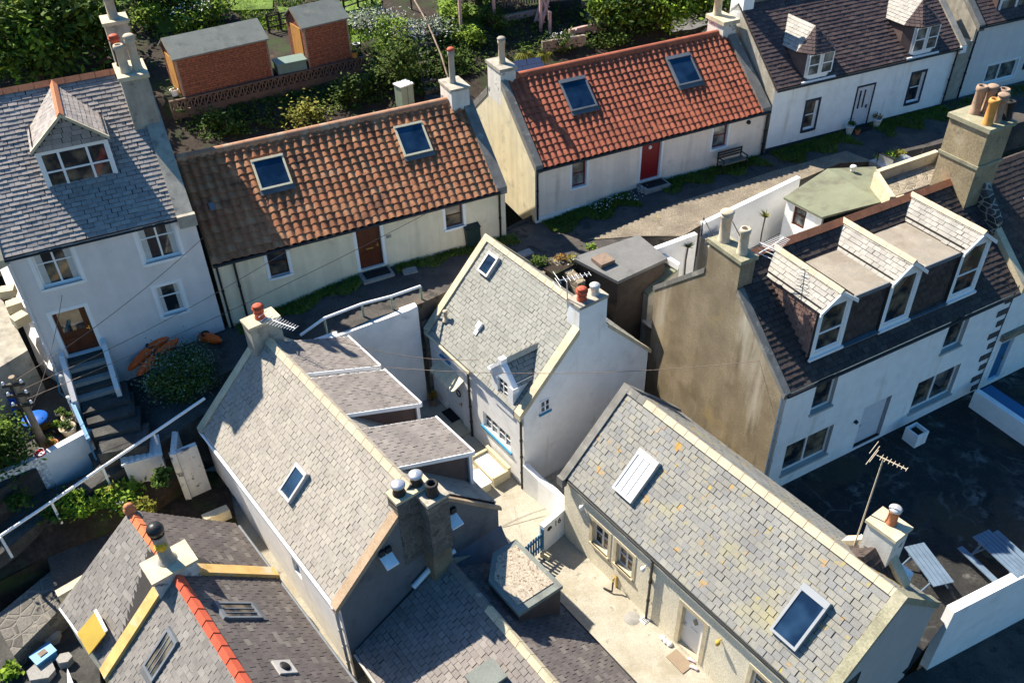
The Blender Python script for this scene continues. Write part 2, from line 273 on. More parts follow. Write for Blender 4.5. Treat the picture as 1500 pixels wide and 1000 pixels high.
M['lanegravel'] = mat('sunlit_gravel_lane', (.20, .168, .125), .22, 1.2, .95, .5, 30, patches=[((.29, .23, .09), 1.6, .62, .73), ((.125, .105, .08), .7, .50, .66), ((.26, .225, .17), 2.2, .6, .72)], fine=.45)
M['yard'] = mat('black_patched_yard', (.027, .0265, .025), .4, .8, .85, .35, 25, patches=[((.052, .051, .047), .42, .46, .62), ((.012, .012, .012), .8, .50, .62), ((.13, .127, .118), .9, .56, .68), ((.02, .02, .02), 2.5, .48, .58), ((.045, .038, .024), .3, .53, .62)], fine=.6, cracks=((.09, .087, .08), .3, .022))
M['soil'] = mat('dark_garden_soil', (.032, .023, .016), .4, 2, .95, .6, 12, patches=[((.025, .042, .010), .6, .5, .62), ((.07, .053, .036), 1.3, .6, .72)], fine=.4)
M['lawn'] = mat('mown_lawn', (.125, .205, .028), .35, 2, .95, .5, 40, fine=.5, patches=[((.05, .085, .015), .9, .5, .66), ((.19, .22, .05), 2.2, .6, .74)])
M['stepstone'] = mat('worn_step_concrete', (.055, .054, .05), .3, 1.5, .9, .3, 30, patches=[((.12, .115, .105), 1.6, .6, .74), ((.025, .025, .024), .9, .5, .66)], fine=.3)
def leafmat(n, cols): return mat(n, (.1, .1, .1), .35, .9, .75, 0, 20, island=cols, spec=.12)
M['leaf'] = leafmat('bright_leaf', [(.16, .26, .02), (.07, .14, .012), (.24, .34, .03), (.11, .18, .015)])
M['leafdark'] = leafmat('dark_leaf', [(.045, .085, .014), (.07, .12, .016), (.025, .05, .010), (.11, .16, .02)])
M['leafgrey'] = leafmat('grey_green_leaf', [(.09, .13, .075), (.19, .23, .16), (.05, .075, .04), (.38, .41, .34), (.08, .115, .06)])
M['leafyel'] = leafmat('yellow_leaf', [(.22, .21, .03), (.14, .17, .02), (.28, .24, .05), (.10, .13, .02)])
M['leafgrass'] = leafmat('grass_blade', [(.11, .17, .02), (.06, .105, .014), (.15, .20, .03), (.08, .09, .03)])
M['leafdry'] = leafmat('dry_orange_plant', [(.32, .14, .02), (.22, .10, .02), (.28, .20, .04), (.10, .11, .02)])
M['petal'] = leafmat('white_petal', [(.7, .68, .66), (.6, .6, .62), (.75, .73, .7)])
M['bark'] = mat('bark', (.07, .05, .035), .3, 6, .95, .5, 20)
M['timber'] = mat('weathered_timber', (.26, .20, .14), .25, 3, .85, .2, 30, streak=.25)
M['timberdark'] = mat('dark_fence_timber', (.055, .042, .032), .25, 3, .85, .2, 30)
M['bluetable'] = mat('bright_blue_plastic', (.01, .10, .42), .05, 3, .4, 0, 20)
M['benchblue'] = mat('grey_blue_bench_paint', (.12, .17, .23), .15, 3, .6, .05, 20)
M['kayak'] = mat('orange_kayak_plastic', (.95, .115, .01), .04, 3, .35, 0, 20)
M['bingreen'] = mat('dark_green_bin_plastic', (.012, .03, .03), .06, 3, .45, 0, 20)
M['cabgreen'] = mat('pale_green_cabinet', (.26, .32, .24), .1, 3, .6, .05, 20)
M['boxgreen'] = mat('grey_green_storage_plastic', (.14, .21, .18), .1, 3, .6, .05, 20)
M['greybox'] = mat('pale_grey_plastic', (.62, .60, .57), .05, 3, .5, .03, 20)
M['sofa'] = mat('cream_wicker_bench', (.52, .46, .30), .1, 12, .8, .3, 60)
M['mat'] = mat('rubber_doormat', (.018, .016, .016), .2, 8, .9, .3, 60)
M['yellowpan'] = mat('mustard_panel', (.42, .29, .05), .12, 2, .6, .03, 20)
M['redpl'] = mat('red_plastic', (.55, .01, .02), .05, 3, .4, 0, 20)
M['bluetub'] = mat('sky_blue_plastic', (.06, .26, .48), .1, 3, .5, .05, 20)
M['pink'] = mat('pale_pink_canvas', (.65, .5, .52), .1, 6, .8, 0, 20)
M['deck'] = mat('pinkish_deck_timber', (.42, .29, .26), .15, 4, .8, .1, 30)
M['solar'] = glass('blue_grey_glass', (.12, .20, .30), .15)
M['whin'] = mat('dark_quoin_stone', (.075, .07, .068), .3, 5, .9, .3, 20)
M['potclay'] = mat('brown_buff_clay_pot', (.34, .235, .165), .25, 4, .85, .15, 40, patches=[((.15, .11, .09), 5, .56, .72)])
M['doorwhite'] = mat('grey_white_door_paint', (.62, .63, .66), .04, 3, .5, .03, 20)
M['gold'] = mat('sunflower_paint', (.65, .42, .02), .05, 4, .6, 0, 20)
# ------------------------------------------------------------------ builders
def slates(mb, P, udir, wd=.28, ex=.2, th=.016, mi=0, um=1, gap=.016, jit=.15, rr=None, slab=.10):
    """courses of separate slates over the planar polygon P; udir runs along the courses; the boards under them come too"""
    rr = rr or rng; P = [V(p) for p in P]; u = V(udir).normalized(); n = V((0, 0, 0))
    for i in range(len(P)): n += (P[i] - P[0]).cross(P[(i + 1) % len(P)] - P[0])
    n.normalize(); n = n if (n.z > 0 if abs(n.z) > .1 else n.dot(CAM - P[0]) > 0) else -n
    s = n.cross(u).normalized(); s = s if s.z > 0 else -s
    o = P[0]; Q = [((p - o).dot(u), (p - o).dot(s)) for p in P]; lo = min(q[1] for q in Q); hi = max(q[1] for q in Q)
    mb.prism([p - n * .012 for p in P], -n * slab, um)
    def span(y):
        xs = []
        for i in range(len(Q)):
            (x0, y0), (x1, y1) = Q[i], Q[(i + 1) % len(Q)]
            if (y0 - y) * (y1 - y) < 0: xs.append(x0 + (x1 - x0) * (y - y0) / (y1 - y0))
        return (min(xs), max(xs)) if len(xs) > 1 else None
    k = 0; y = lo; ph = rr.random() * wd
    while y < hi - .03:
        e = min(ex, hi - y); sp = span(y + e * .5)
        if sp:
            a, b = sp; x = a - wd * 1.5 + (.5 * wd if k % 2 else 0) + ph % wd
            while x < b - .02:
                x0 = max(x + rr.gauss(0, .02 * wd), a); x1 = min(x + wd - gap + rr.gauss(0, .02 * wd), b); x += wd
                if x1 - x0 < .035: continue
                t = th * rr.uniform(.7, 1.4); dy = rr.gauss(0, .005) if k else 0
                if rr.random() < .012: dy += rr.uniform(-.04, .02)
                f_ = min(.011, e * .1)
                A = [o + u * x0 + s * (y + dy + f_) + n * t, o + u * x1 + s * (y + dy + f_ + rr.gauss(0, .002)) + n * (t + rr.uniform(-.003, .003)), o + u * x1 + s * (y + e) + n * .002, o + u * x0 + s * (y + e) + n * .002, o + u * x0 + s * (y + dy + f_) - n * .012, o + u * x1 + s * (y + dy + f_) - n * .012]
                mb.add(A, [(0, 1, 2, 3), (4, 5, 1, 0), (4, 0, 3), (5, 2, 1)], mi)
        y += e; k += 1
    return mb
def NZ0(c, r): return math.sin(c * .9 + r * .35) * math.sin(r * .8 - c * .23)
def pantiles(mb, sf, L, S, wd=.3, ex=.3, amp=.066, mi=0, um=1):
    """rolled clay tiles, each its own piece; sf: a along eave, b up slope, c normal"""
    mb.box(sf, 0, L, 0, S, -.16, -.06, um)
    nc = int(round(L / wd)); nr = int(round(S / ex)); wd = L / nc; ex = S / nr; ns = 8
    prof = []
    for i in range(ns + 1):
        t = i / ns; prof.append((t * wd * 1.04, amp * (math.sin(t * math.pi / .62) if t < .62 else -.42 * math.sin((t - .62) / .38 * math.pi))))
    for r in range(nr):
        for c in range(nc):
            a0 = c * wd; b0 = r * ex - .03; j = rng.gauss(0, .004) + .03 - .045 * math.sin(math.pi * c / nc) * math.sin(math.pi * (r + .5) / nr) - .008 * NZ0(c, r); jb = rng.gauss(0, .007) + .01 * math.sin(c * .7); tl = .034 + rng.uniform(-.008, .01)
            vs_ = [sf.pt(a0 + x, b0 + jb, h + tl + .01 + j) for x, h in prof] + [sf.pt(a0 + x, b0 + ex * .5, h + tl * .55 + .01 + j) for x, h in prof] + [sf.pt(a0 + x, b0 + ex + .05, h + .0 + j) for x, h in prof] + [sf.pt(a0 + x, b0 + jb, h + tl - .018 + j) for x, h in prof]
            m = ns + 1; fs = [(i, i + 1, m + i + 1, m + i) for i in range(ns)] + [(m + i, m + i + 1, 2 * m + i + 1, 2 * m + i) for i in range(ns)]
            mb.add(vs_, fs, mi, True); mb.add([vs_[i] for i in range(m)] + vs_[3 * m:], [(m + i, m + i + 1, i + 1, i) for i in range(ns)], mi)
    return mb
def facade(mb, fr, a0, a1, c0, c1, ops, depth=.16, mi=0, ri=None):
    """wall face at b=0 of fr, cut by openings (a0,a1,c0,c1) with reveals"""
    ri = mi if ri is None else ri
    A = sorted({a0, a1} | {x for o in ops for x in o[:2]}); Cc = sorted({c0, c1} | {x for o in ops for x in o[2:4]})
    for i in range(len(A) - 1):
        for j in range(len(Cc) - 1):
            ma, mc = (A[i] + A[i + 1]) / 2, (Cc[j] + Cc[j + 1]) / 2
            if any(o[0] < ma < o[1] and o[2] < mc < o[3] for o in ops): continue
            mb.poly([fr.pt(A[i], 0, Cc[j]), fr.pt(A[i + 1], 0, Cc[j]), fr.pt(A[i + 1], 0, Cc[j + 1]), fr.pt(A[i], 0, Cc[j + 1])], mi)
    for o in ops:
        p, q, r_, t = o[:4]; d = depth
        for X in ([(p, r_), (q, r_)], [(q, r_), (q, t)], [(q, t), (p, t)], [(p, t), (p, r_)]):
            mb.poly([fr.pt(X[0][0], 0, X[0][1]), fr.pt(X[1][0], 0, X[1][1]), fr.pt(X[1][0], d, X[1][1]), fr.pt(X[0][0], d, X[0][1])], ri)
        mb.poly([fr.pt(p, d + .08, r_), fr.pt(q, d + .08, r_), fr.pt(q, d + .08, t), fr.pt(p, d + .08, t)], ri)
    return mb
def window(par, fr, op, b=.1, t=.06, vx=(), hz=(), fm='whitepaint', gm='glass', sill=None, sillm=None, marg=None, margm='whitepaint', name='window', proud=.0, curtain=False):
    a0, a1, c0, c1 = op[:4]; mb = MB()
    mb.box(fr, a0, a1, b, b + .06, c0, c0 + t).box(fr, a0, a1, b, b + .06, c1 - t, c1).box(fr, a0, a0 + t, b, b + .06, c0 + t, c1 - t).box(fr, a1 - t, a1, b, b + .06, c0 + t, c1 - t)
    for k in vx:
        wv = t * .55 if not isinstance(k, tuple) else k[1]; k = k if not isinstance(k, tuple) else k[0]
        x = a0 + (a1 - a0) * k; mb.box(fr, x - wv, x + wv, b - .008, b + .05, c0 + t, c1 - t)
    for k in hz:
        x = c0 + (c1 - c0) * k; mb.box(fr, a0 + t, a1 - t, b - .004, b + .048, x - t * .35, x + t * .35)
    f = mb.build(name, M[fm], par)
    MB().box(fr, a0 + .01, a1 - .01, b + .03, b + .045, c0 + .01, c1 - .01).build('pane', M[gm], f)
    if curtain:
        for x0, x1 in ((a0 + t, a0 + t + .16 * (a1 - a0)), (a1 - t - .16 * (a1 - a0), a1 - t)): MB().box(fr, x0, x1, b + .022, b + .03, c0 + t, c1 - t).build('curtain', M['curtain'], f)
    if sill: MB().box(fr, a0 - sill, a1 + sill, -.07, b, c0 - .09, c0 - .002).build('window_sill', M[sillm or 'whitepaint'], f)
    if marg:
        g = MB(); q = marg; e = -.015
        g.box(fr, a0 - q, a0 - .002, e, .02, c0 - q, c1 + q).box(fr, a1 + .002, a1 + q, e, .02, c0 - q, c1 + q).box(fr, a0 - .002, a1 + .002, e, .02, c1 + .002, c1 + q).box(fr, a0 - .002, a1 + .002, e - .03, .02, c0 - q, c0 - .002)
        g.build('window_surround', M[margm], f)
    return f
def door(par, fr, op, m, b=.12, panels=(), pm=None, handle=.85, hm='brass', letter=False, marg=None, margm='whitepaint', glaz=()):
    a0, a1, c0, c1 = op[:4]; mb = MB().box(fr, a0, a1, b, b + .05, c0, c1); W, H = a1 - a0, c1 - c0
    for p in panels: mb.box(fr, a0 + W * p[0], a0 + W * p[1], b - .018, b, c0 + H * p[2], c0 + H * p[3])
    d = mb.build('door', M[m], par)
    for p in glaz: MB().box(fr, a0 + W * p[0], a0 + W * p[1], b - .022, b - .019, c0 + H * p[2], c0 + H * p[3]).build('door_pane', M['glass'], d)
    if handle:
        x = a0 + W * handle; MB().box(fr, x - .02, x + .02, b - .05, b, c0 + H * .45, c0 + H * .53).box(fr, x - .1, x + .02, b - .07, b - .05, c0 + H * .485, c0 + H * .5).build('handle', M[hm], d)
    if letter: MB().box(fr, a0 + W * .35, a0 + W * .65, b - .03, b - .018, c0 + H * .42, c0 + H * .46).build('letterbox', M[hm], d)
    if marg:
        g = MB(); q = marg; g.box(fr, a0 - q, a0 - .002, -.015, .02, c0, c1 + q).box(fr, a1 + .002, a1 + q, -.015, .02, c0, c1 + q).box(fr, a0 - .002, a1 + .002, -.015, .02, c1 + .002, c1 + q)
        g.build('door_surround', M[margm], d)
    return d
def slope(fr, v0, z0, v1, z1, u0=0.):               # frame lying on a roof slope
    b = fr.ax[1] * (v1 - v0) + V((0, 0, z1 - z0)); b.normalize(); a = fr.ax[0] if (v1 > v0) else fr.ax[0] * -1
    return Fr(fr.pt(u0, v0, z0), a, b, a.cross(b))
def skylight(par, sf, r4, fm='lead', gm='glassblue', h=.09, t=.075, apron=True, bars=(), hood=.16, am='flash'):
    a0, a1, b0, b1 = r4; mb = MB()
    mb.box(sf, a0, a1, b0, b0 + t, 0, h).box(sf, a0, a1, b1 - max(t, hood), b1, 0, h + .02).box(sf, a0, a0 + t, b0 + t, b1 - max(t, hood), 0, h).box(sf, a1 - t, a1, b0 + t, b1 - max(t, hood), 0, h)
    for k in bars:
        x = a0 + (a1 - a0) * k; mb.box(sf, x - .015, x + .015, b0 + t, b1 - max(t, hood), .03, h - .01)
    f = mb.build('skylight', M[fm], par)
    MB().box(sf, a0 + t * .5, a1 - t * .5, b0 + t * .5, b1 - t * .5, h - .055, h - .03).build('pane', M[gm], f)
    if apron: MB().box(sf, a0 - .05, a1 + .05, b0 - .2, b0 - .002, h - .07, h - .045).build('apron', M[am], f)
    return f
def pot(par, X, h=.7, r=.13, m='potbuff', cap=None, capm='steel', lean=(0, 0, 1), n=14):
    X = V(X); p = MB().lathe(X, [(r * 1.12, -.02), (r * 1.12, .06), (r, .1), (r * .92, h * .8), (r * 1.12, h * .84), (r * 1.14, h * .93), (r * 1.0, h), (r * .72, h), (r * .7, h - .25)], n).build('chimney_pot', M[m], par)
    if cap == 'dome': MB().lathe(X + V((0, 0, h)), [(r * 1.0, .0), (r * 1.0, .07), (r * 1.25, .08), (r * 1.3, .16), (r * 1.0, .17), (r * 1.0, .2), (r * 1.2, .21), (r * .8, .26), (.001, .28)], n).build('cowl', M[capm], p)
    if cap == 'flat': MB().lathe(X + V((0, 0, h)), [(.001, .0), (r * 1.2, .0), (r * 1.25, .05), (r * .9, .1), (.001, .12)], n).build('cowl', M[capm], p)
    return p
def chimney(par, fr, u0, u1, v0, v1, z0, z1, m='stackgrey', capm='cope', cap=.1, over=.05, pots=(), band=None):
    mb = MB().box(fr, u0, u1, v0, v1, z0, z1 - cap, 0).box(fr, u0 - over, u1 + over, v0 - over, v1 + over, z1 - cap, z1, 1)
    if band: mb.box(fr, u0 - .05, u1 + .05, v0 - .05, v1 + .05, band - .07, band + .05, 1)
    c = mb.build('chimney', [M[m], M[capm]], par)
    for (fu, fv, h, r_, pm, cp, cm) in pots: pot(c, fr.pt(u0 + (u1 - u0) * fu, v0 + (v1 - v0) * fv, z1), h, r_, pm, cp, cm)
    return c
def skew(mb, fr, u0, u1, v0, z0, v1, z1, up=.16, dn=.12, mi=0):   # coping slab running up a gable
    mb.prism([fr.pt(u0, v0, z0 - dn), fr.pt(u0, v1, z1 - dn), fr.pt(u0, v1, z1 + up), fr.pt(u0, v0, z0 + up)], fr.ax[0] * (u1 - u0), mi); return mb
def ridge(mb, fr, u0, u1, v, z, r=.13, seg=.45, mi=0, flat=False, tilt=.006):
    x = u0
    while x < u1 - .05:
        e = min(x + seg, u1)
        if flat: mb.prism([fr.pt(x + .006, v - r, z - r * .75), fr.pt(x + .006, v, z + .045), fr.pt(x + .006, v + r, z - r * .75), fr.pt(x + .006, v, z - .03)], fr.ax[0] * (e - x - .012) + fr.ax[2] * tilt, mi)
        else: mb.tube([fr.pt(x + .004, v, z - r * .55), fr.pt(e - .004, v, z - r * .55 + .006)], [r * 1.04, r], 10, mi)
        x = e
    return mb
def pipe(par, pts, r=.045, m='blackpl', name='downpipe'):
    mb = MB().tube(pts, r, 8)
    for p, q in zip(pts[:-1], pts[1:]):
        n = int((V(q) - V(p)).length / 1.0)
        for k in range(1, n + 1): c = V(p).lerp(V(q), k / (n + 1)); d = (V(q) - V(p)).normalized() * .04; mb.tube([c - d, c + d], r * 1.35, 8)
    return mb.build(name, M[m], par)
def gutter(par, fr, u0, u1, v, z, m='blackpl', r=.06):
    return MB().tube([fr.pt(u0, v, z), fr.pt(u1, v, z)], r, 8).build('gutter', M[m], par)
def walls(par, fr, L, W, zb, ze, zr, ops=(), m='white', gm=None, bm=None, depth=.16, ri=None, name='wall', gl=True, gr=True, lz=None):
    """front with openings, back and two gables; returns the wall mesh"""
    ms = [M[m], M[gm or m], M[bm or m], M[ri or m]]; mb = MB(); facade(mb, fr, 0, L, zb, ze, list(ops), depth, 0, 3)
    for u, g in ((0, gl), (L, gr)):
        if g: mb.poly([fr.pt(u, 0, zb), fr.pt(u, W, zb), fr.pt(u, W, ze), fr.pt(u, W / 2, zr), fr.pt(u, 0, ze)], 1)
    mb.poly([fr.pt(0, W, zb), fr.pt(L, W, zb), fr.pt(L, W, ze), fr.pt(0, W, ze)], 2)
    return mb.build(name, ms, par)
def foliage(mb, c, rad, n, size, mi=0, clumps=14, flat=.5, rr=None, spread=.33):
    rr = rr or rng; c = V(c); cs = []
    for _ in range(clumps):
        d = V((rr.gauss(0, 1), rr.gauss(0, 1), rr.gauss(0, 1) * .9 + .15)).normalized() * rr.uniform(.45, .95); cs.append((V((d.x * rad[0], d.y * rad[1], d.z * rad[2])), rr.uniform(.6, 1.2)))
    for _ in range(n):
        q, k = rr.choice(cs); p = c + q + V((rr.gauss(0, rad[0] * spread * k), rr.gauss(0, rad[1] * spread * k), rr.gauss(0, rad[2] * spread * k)))
        a = V((rr.gauss(0, 1), rr.gauss(0, 1), rr.gauss(0, flat))).normalized(); b = a.cross(V((rr.gauss(0, .5), rr.gauss(0, .5), 1))).normalized(); s = size * rr.uniform(.6, 1.35)
        mb.add([p - a * s, p - b * s * .5, p + a * s, p + b * s * .5], [(0, 1, 2, 3)], mi)
    return mb
def blades(mb, pts, n, h, mi=0, w_=.03, rr=None, lean=.5):   # pts: function giving a random ground point
    rr = rr or rng
    for _ in range(n):
        p = pts(); a = rr.uniform(0, 6.28); d = V((math.cos(a), math.sin(a), 0)); hh = h * rr.uniform(.5, 1.4); t = V((rr.gauss(0, lean), rr.gauss(0, lean), 1)) * hh
        mb.add([p - d * w_ * .5, p + d * w_ * .5, p + t], [(0, 1, 2)], mi)
    return mb
def plant(name, label, cat, c, rad, n, size, m, group=None, stem=True, clumps=10, flat=.6, extra=None, spread=.33):
    c = V(c); t = thing(name, label, cat, c, 0, group)
    mb = foliage(MB(), c + V((0, 0, rad[2])), rad, n, size, 0, clumps, flat, spread=spread); ms = [M[m]]
    if extra: foliage(mb, c + V((0, 0, rad[2] * 1.1)), rad, int(n * extra[1]), size * extra[2], 1, clumps, .6); ms.append(M[extra[0]])
    mb.build('foliage', ms, t)
    if stem:
        sm = MB()
        for k in range(4): a = k * 1.57 + rng.random(); sm.tube([c + V((0, 0, -.05)), c + V((math.cos(a) * rad[0] * .3, math.sin(a) * rad[1] * .3, rad[2])), c + V((math.cos(a) * rad[0] * .6, math.sin(a) * rad[1] * .6, rad[2] * 1.6))], [.03 + rad[2] * .02, .02 + rad[2] * .012, .008], 6)
        sm.build('stem', M['bark'], t)
    return t
def tree(name, label, c, h, rad, n, size, m, group=None, clumps=30):
    c = V(c); t = thing(name, label, 'tree', c, 0, group); mb = MB(); cc = c + V((0, 0, h))
    foliage(mb, cc, rad, int(n * .7), size, 0, clumps, .6); foliage(mb, cc + V((0, 0, rad[2] * .12)), rad, int(n * .3), size * .9, 1, clumps // 2, .6, spread=.2); mb.build('crown', [M[m], M['leaf' if m == 'leafdark' else 'leafdark']], t)  # bright clumps in dark crowns stand in for sunlit highlights
    tb = MB().tube([c - V((0, 0, .3)), c + V((.1, 0, h * .5)), cc], [.28, .2, .1], 8)
    for k in range(7):
        a = k * .9 + rng.random(); tb.tube([c + V((.05, 0, h * (.4 + .06 * k))), cc + V((math.cos(a) * rad[0] * .4, math.sin(a) * rad[1] * .4, -rad[2] * .2)), cc + V((math.cos(a) * rad[0] * .8, math.sin(a) * rad[1] * .8, rad[2] * .2))], [.1, .06, .015], 6)
    tb.build('trunk', M['bark'], t); return t
# === PLACE ===
def roofs(par, fr, L, W, ze, zr, mt, ov=.1, ol=0., orr=0., wd=.28, ex=.19, th=.016, name='roof'):
    """front slope of slates (ov = eave overhang), plain courses behind"""
    k = (zr - ze) / (W / 2); mb = MB(); u = fr.ax[0]
    P = [fr.pt(-ol, -ov, ze - ov * k), fr.pt(L + orr, -ov, ze - ov * k), fr.pt(L + orr, W / 2, zr), fr.pt(-ol, W / 2, zr)]
    up = V((0, 0, .05)); slates(mb, [p + up for p in P], u, wd, ex, th)
    Q = [fr.pt(L + orr, W + ov, ze - ov * k), fr.pt(-ol, W + ov, ze - ov * k), fr.pt(-ol, W / 2, zr), fr.pt(L + orr, W / 2, zr)]
    slates(mb, [p + up for p in Q], u, wd * 1.5, ex * 1.5)
    return mb.build(name, [M[mt], M['under']], par)
def stackpx(fr, sf, pl, pr, ptop, d, **k):
    """chimney whose front face meets the roof at pixels pl, pr and whose top front edge is at ptop"""
    h = [sf.pt(*sf.hit(p, 2, .0)) for p in (pl, pr)]; q = [((x - fr.o).dot(fr.ax[0]), (x - fr.o).dot(fr.ax[1])) for x in h]
    v = (q[0][1] + q[1][1]) / 2; u0, u1 = q[0][0], q[1][0]; zt = zover(fr.pt((u0 + u1) / 2, v, 0), *ptop)
    return u0, u1, v, v + d, zt
# ---- A: tall slate house, upper left
YA = 25.25; fA = plan((-16.52, 24.72), YA); LA, WA, zeA, zrA = 6.06, 9.0, 9.27, 12.95
hA = thing('slate_house', 'tall pale grey house with one gabled dormer, at the left edge', 'house', fA.pt(0, 0, 3.3), YA)
opA = [fA.rect([T(0, 250, *q) for q in p], 1) for p in (((165, 450), (370, 400), (450, 590), (235, 640)), ((740, 310), (930, 268), (985, 450), (785, 510)), ((845, 635), (965, 605), (1015, 760), (880, 785)), ((275, 780), (460, 738), (545, 970), (375, 1005)))]
walls(hA, fA, LA, WA, 2.6, zeA, zrA, opA, 'lilac', 'stackgrey', depth=.2, ri='whitepaint')
window(hA, fA, opA[0], .13, .06, (.5,), (.62,), sill=.09, marg=.13, curtain=True); window(hA, fA, opA[1], .13, .06, (.5,), (.62,), sill=.09, marg=.13, curtain=True); window(hA, fA, opA[2], .13, .06, (), (.6,), sill=.09, marg=.13, curtain=True)
door(hA, fA, opA[3], 'mahog', .18, ((.08, .46, .06, .36), (.54, .92, .06, .36)), glaz=((.12, .8, .5, .95),), marg=.14, handle=.9)
roofs(hA, fA, LA, WA, zeA, zrA, 'slateA', .06, .0, -.55, .33, .17, .024)
kA = (zrA - zeA) / (WA / 2); sA = slope(fA, 0, zeA + .05, WA / 2, zrA + .05)
mb = ridge(MB(), fA, -.1, LA - .6, WA / 2, zrA + .12, .16, .5, 0, True); mb.build('ridge_tiles', M['terracotta'], hA)
mb = MB(); skew(mb, fA, LA - .55, LA + .02, -.16, zeA - .16 * kA, WA / 2, zrA, .2); skew(mb, fA, LA - .55, LA + .02, WA + .1, zeA - .1 * kA, WA / 2, zrA, .2)
mb.box(fA, LA - .55, LA + .06, -.3, -.1, zeA - .35, zeA + .1); mb.build('gable_coping', M['stackgrey'], hA)
mb = MB(); skew(mb, fA, -.3, -.002, -.16, zeA - .16 * kA, WA / 2, zrA, .12); mb.build('gable_coping', M['cope'], hA)
gutter(hA, fA, -.25, LA - .55, -.1, zeA - .1, 'black', .045)
pipe(hA, [fA.pt(.08, -.1, zeA - .2), fA.pt(.08, -.07, 8.5), fA.pt(.08, -.07, 2.9)], .045, 'lilac')
u0, u1, v0, v1, zt = stackpx(fA, sA, T(0, 0, 795, 705), T(0, 0, 905, 670), T(0, 0, 780, 400), 1.3)
chimney(hA, fA, LA - .95, LA - .05, v0, v0 + 1.5, zeA, zt, 'stackgrey', 'cope', .14, .06, [(.3, .3, .95, .16, 'potbuff', None, ''), (.75, .35, 1.1, .16, 'potbuff', 'flat', 'potbuff'), (.25, .8, .8, .15, 'potdark', 'dome', 'potred')])
chimney(hA, fA, LA - .85, LA - .05, WA / 2 + 1.3, WA / 2 + 2.2, zeA, zt + .9, 'stackgrey', 'cope', .12, .06, [(.5, .4, .75, .16, 'stackgrey', None, ''), (.5, .75, 1.2, .17, 'potbuff', 'flat', 'potbuff')])
# dormer A
def gdormer(par, fr, sf, pb, apex, eav, ov, mface, mroof, ridgem, wd=.28, ex=.17, fm='whitepaint', win=None, vx=(), hz=(), cheek='slateA', barge='cope', ze=None, zr=None, k=1., facez=0., wood=None):
    pass
v = sA.pt(*sA.hit(T(0, 250, 290, 128), 2, .02)); vf = (v - fA.o).dot(fA.ax[1]) + .2; fD = Fr(fA.pt(0, vf, 0), *fA.ax)
ap = fD.hit(T(0, 0, 303, 575), 1, -.12); lb = fD.hit(T(0, 0, 165, 830), 1, -.12); rb = fD.hit(T(0, 0, 595, 745), 1, -.12)
wr = fD.rect([T(0, 0, 195, 840), T(0, 0, 580, 765), T(0, 250, 635, 60), T(0, 250, 290, 115)], 1)
um = (lb[0] + rb[0]) / 2; zb = (lb[2] + rb[2]) / 2; za = min(ap[2], zrA + .05); hw = (rb[0] - lb[0]) / 2
dm = MB(); z0 = wr[2] - .12
facade(dm, fD, wr[0] - .08, wr[1] + .08, z0, wr[3] + .05, [wr], .12, 0)
dm.poly([fD.pt(wr[0] - .08, 0, wr[3] + .05), fD.pt(wr[1] + .08, 0, wr[3] + .05), fD.pt(um + hw * .9, 0, zb), fD.pt(um, 0, za - .1), fD.pt(um - hw * .9, 0, zb)], 1)
vb = (za - zeA) / kA + .3
for uu in (wr[0] - .08, wr[1] + .08): dm.poly([fD.pt(uu, 0, z0), fD.pt(uu, 0, zb + .2), fD.pt(uu, (zb - z0) / kA + .6, zb + .2)], 1)
dA = dm.build('dormer', [M['whitepaint'], M['slateA']], hA)
mb = MB(); slates(mb, [fD.pt(wr[0] - .1, -.03, wr[3] + .06), fD.pt(wr[1] + .1, -.03, wr[3] + .06), fD.pt(um + hw * .86, -.03, zb + .02), fD.pt(um, -.03, za - .14), fD.pt(um - hw * .86, -.03, zb + .02)], fD.ax[0], .3, .17, slab=.02); mb.build('slate_hanging', [M['slateA'], M['under']], dA)
vr = (za - zeA) / kA - vf; ve = (zb - zeA) / kA - vf
mb = MB()
slates(mb, [fD.pt(lb[0], -.14, zb), fD.pt(um, -.14, za), fD.pt(um, vr, za), fD.pt(lb[0], ve, zb)], fD.ax[1], .3, .17, slab=.06)
slates(mb, [fD.pt(rb[0], -.14, zb), fD.pt(um, -.14, za), fD.pt(um, vr, za), fD.pt(rb[0], ve, zb)], fD.ax[1], .3, .17, slab=.06)
mb.build('dormer_roof', [M['slateA'], M['under']], dA)
fR = Fr(fD.pt(um, -.16, 0), fD.ax[1], -fD.ax[0], fD.ax[2]); ridge(MB(), fR, 0, vr + .1, 0, za + .06, .12, .5, 0, True).build('dormer_ridge', M['terracotta'], dA)
mb = MB(); sk = .07
for (x, zz) in ((lb[0], zb), (rb[0], zb)): mb.prism([fD.pt(x, -.18, zz - sk), fD.pt(um, -.18, za - sk), fD.pt(um, -.18, za + .05), fD.pt(x, -.18, zz + .05)], fD.ax[1] * .1)
mb.build('bargeboard', M['cope'], dA)
window(dA, fD, wr, .03, .07, (.3, .72), (.56,), name='dormer_window', sill=.04) if False else None
mbw = MB(); a0, a1, c0, c1 = wr
mbw.box(fD, a0, a1, .02, .08, c0, c0 + .09).box(fD, a0, a1, .02, .08, c1 - .07, c1).box(fD, a0, a0 + .08, .02, .08, c0 + .09, c1 - .07).box(fD, a1 - .08, a1, .02, .08, c0 + .09, c1 - .07)
for k in (.28, .70): mbw.box(fD, a0 + (a1 - a0) * k - .04, a0 + (a1 - a0) * k + .04, .01, .08, c0 + .09, c1 - .07)
mbw.box(fD, a0 + .08, a1 - .08, .015, .075, c0 + (c1 - c0) * .5, c0 + (c1 - c0) * .5 + .06); mbw.box(fD, a0 - .05, a1 + .05, -.1, .0, c0 - .06, c0)
mbw.build('window_frame', M['whitepaint'], dA); MB().box(fD, a0 + .02, a1 - .02, .045, .055, c0 + .02, c1 - .02).build('pane', M['glass'], dA)
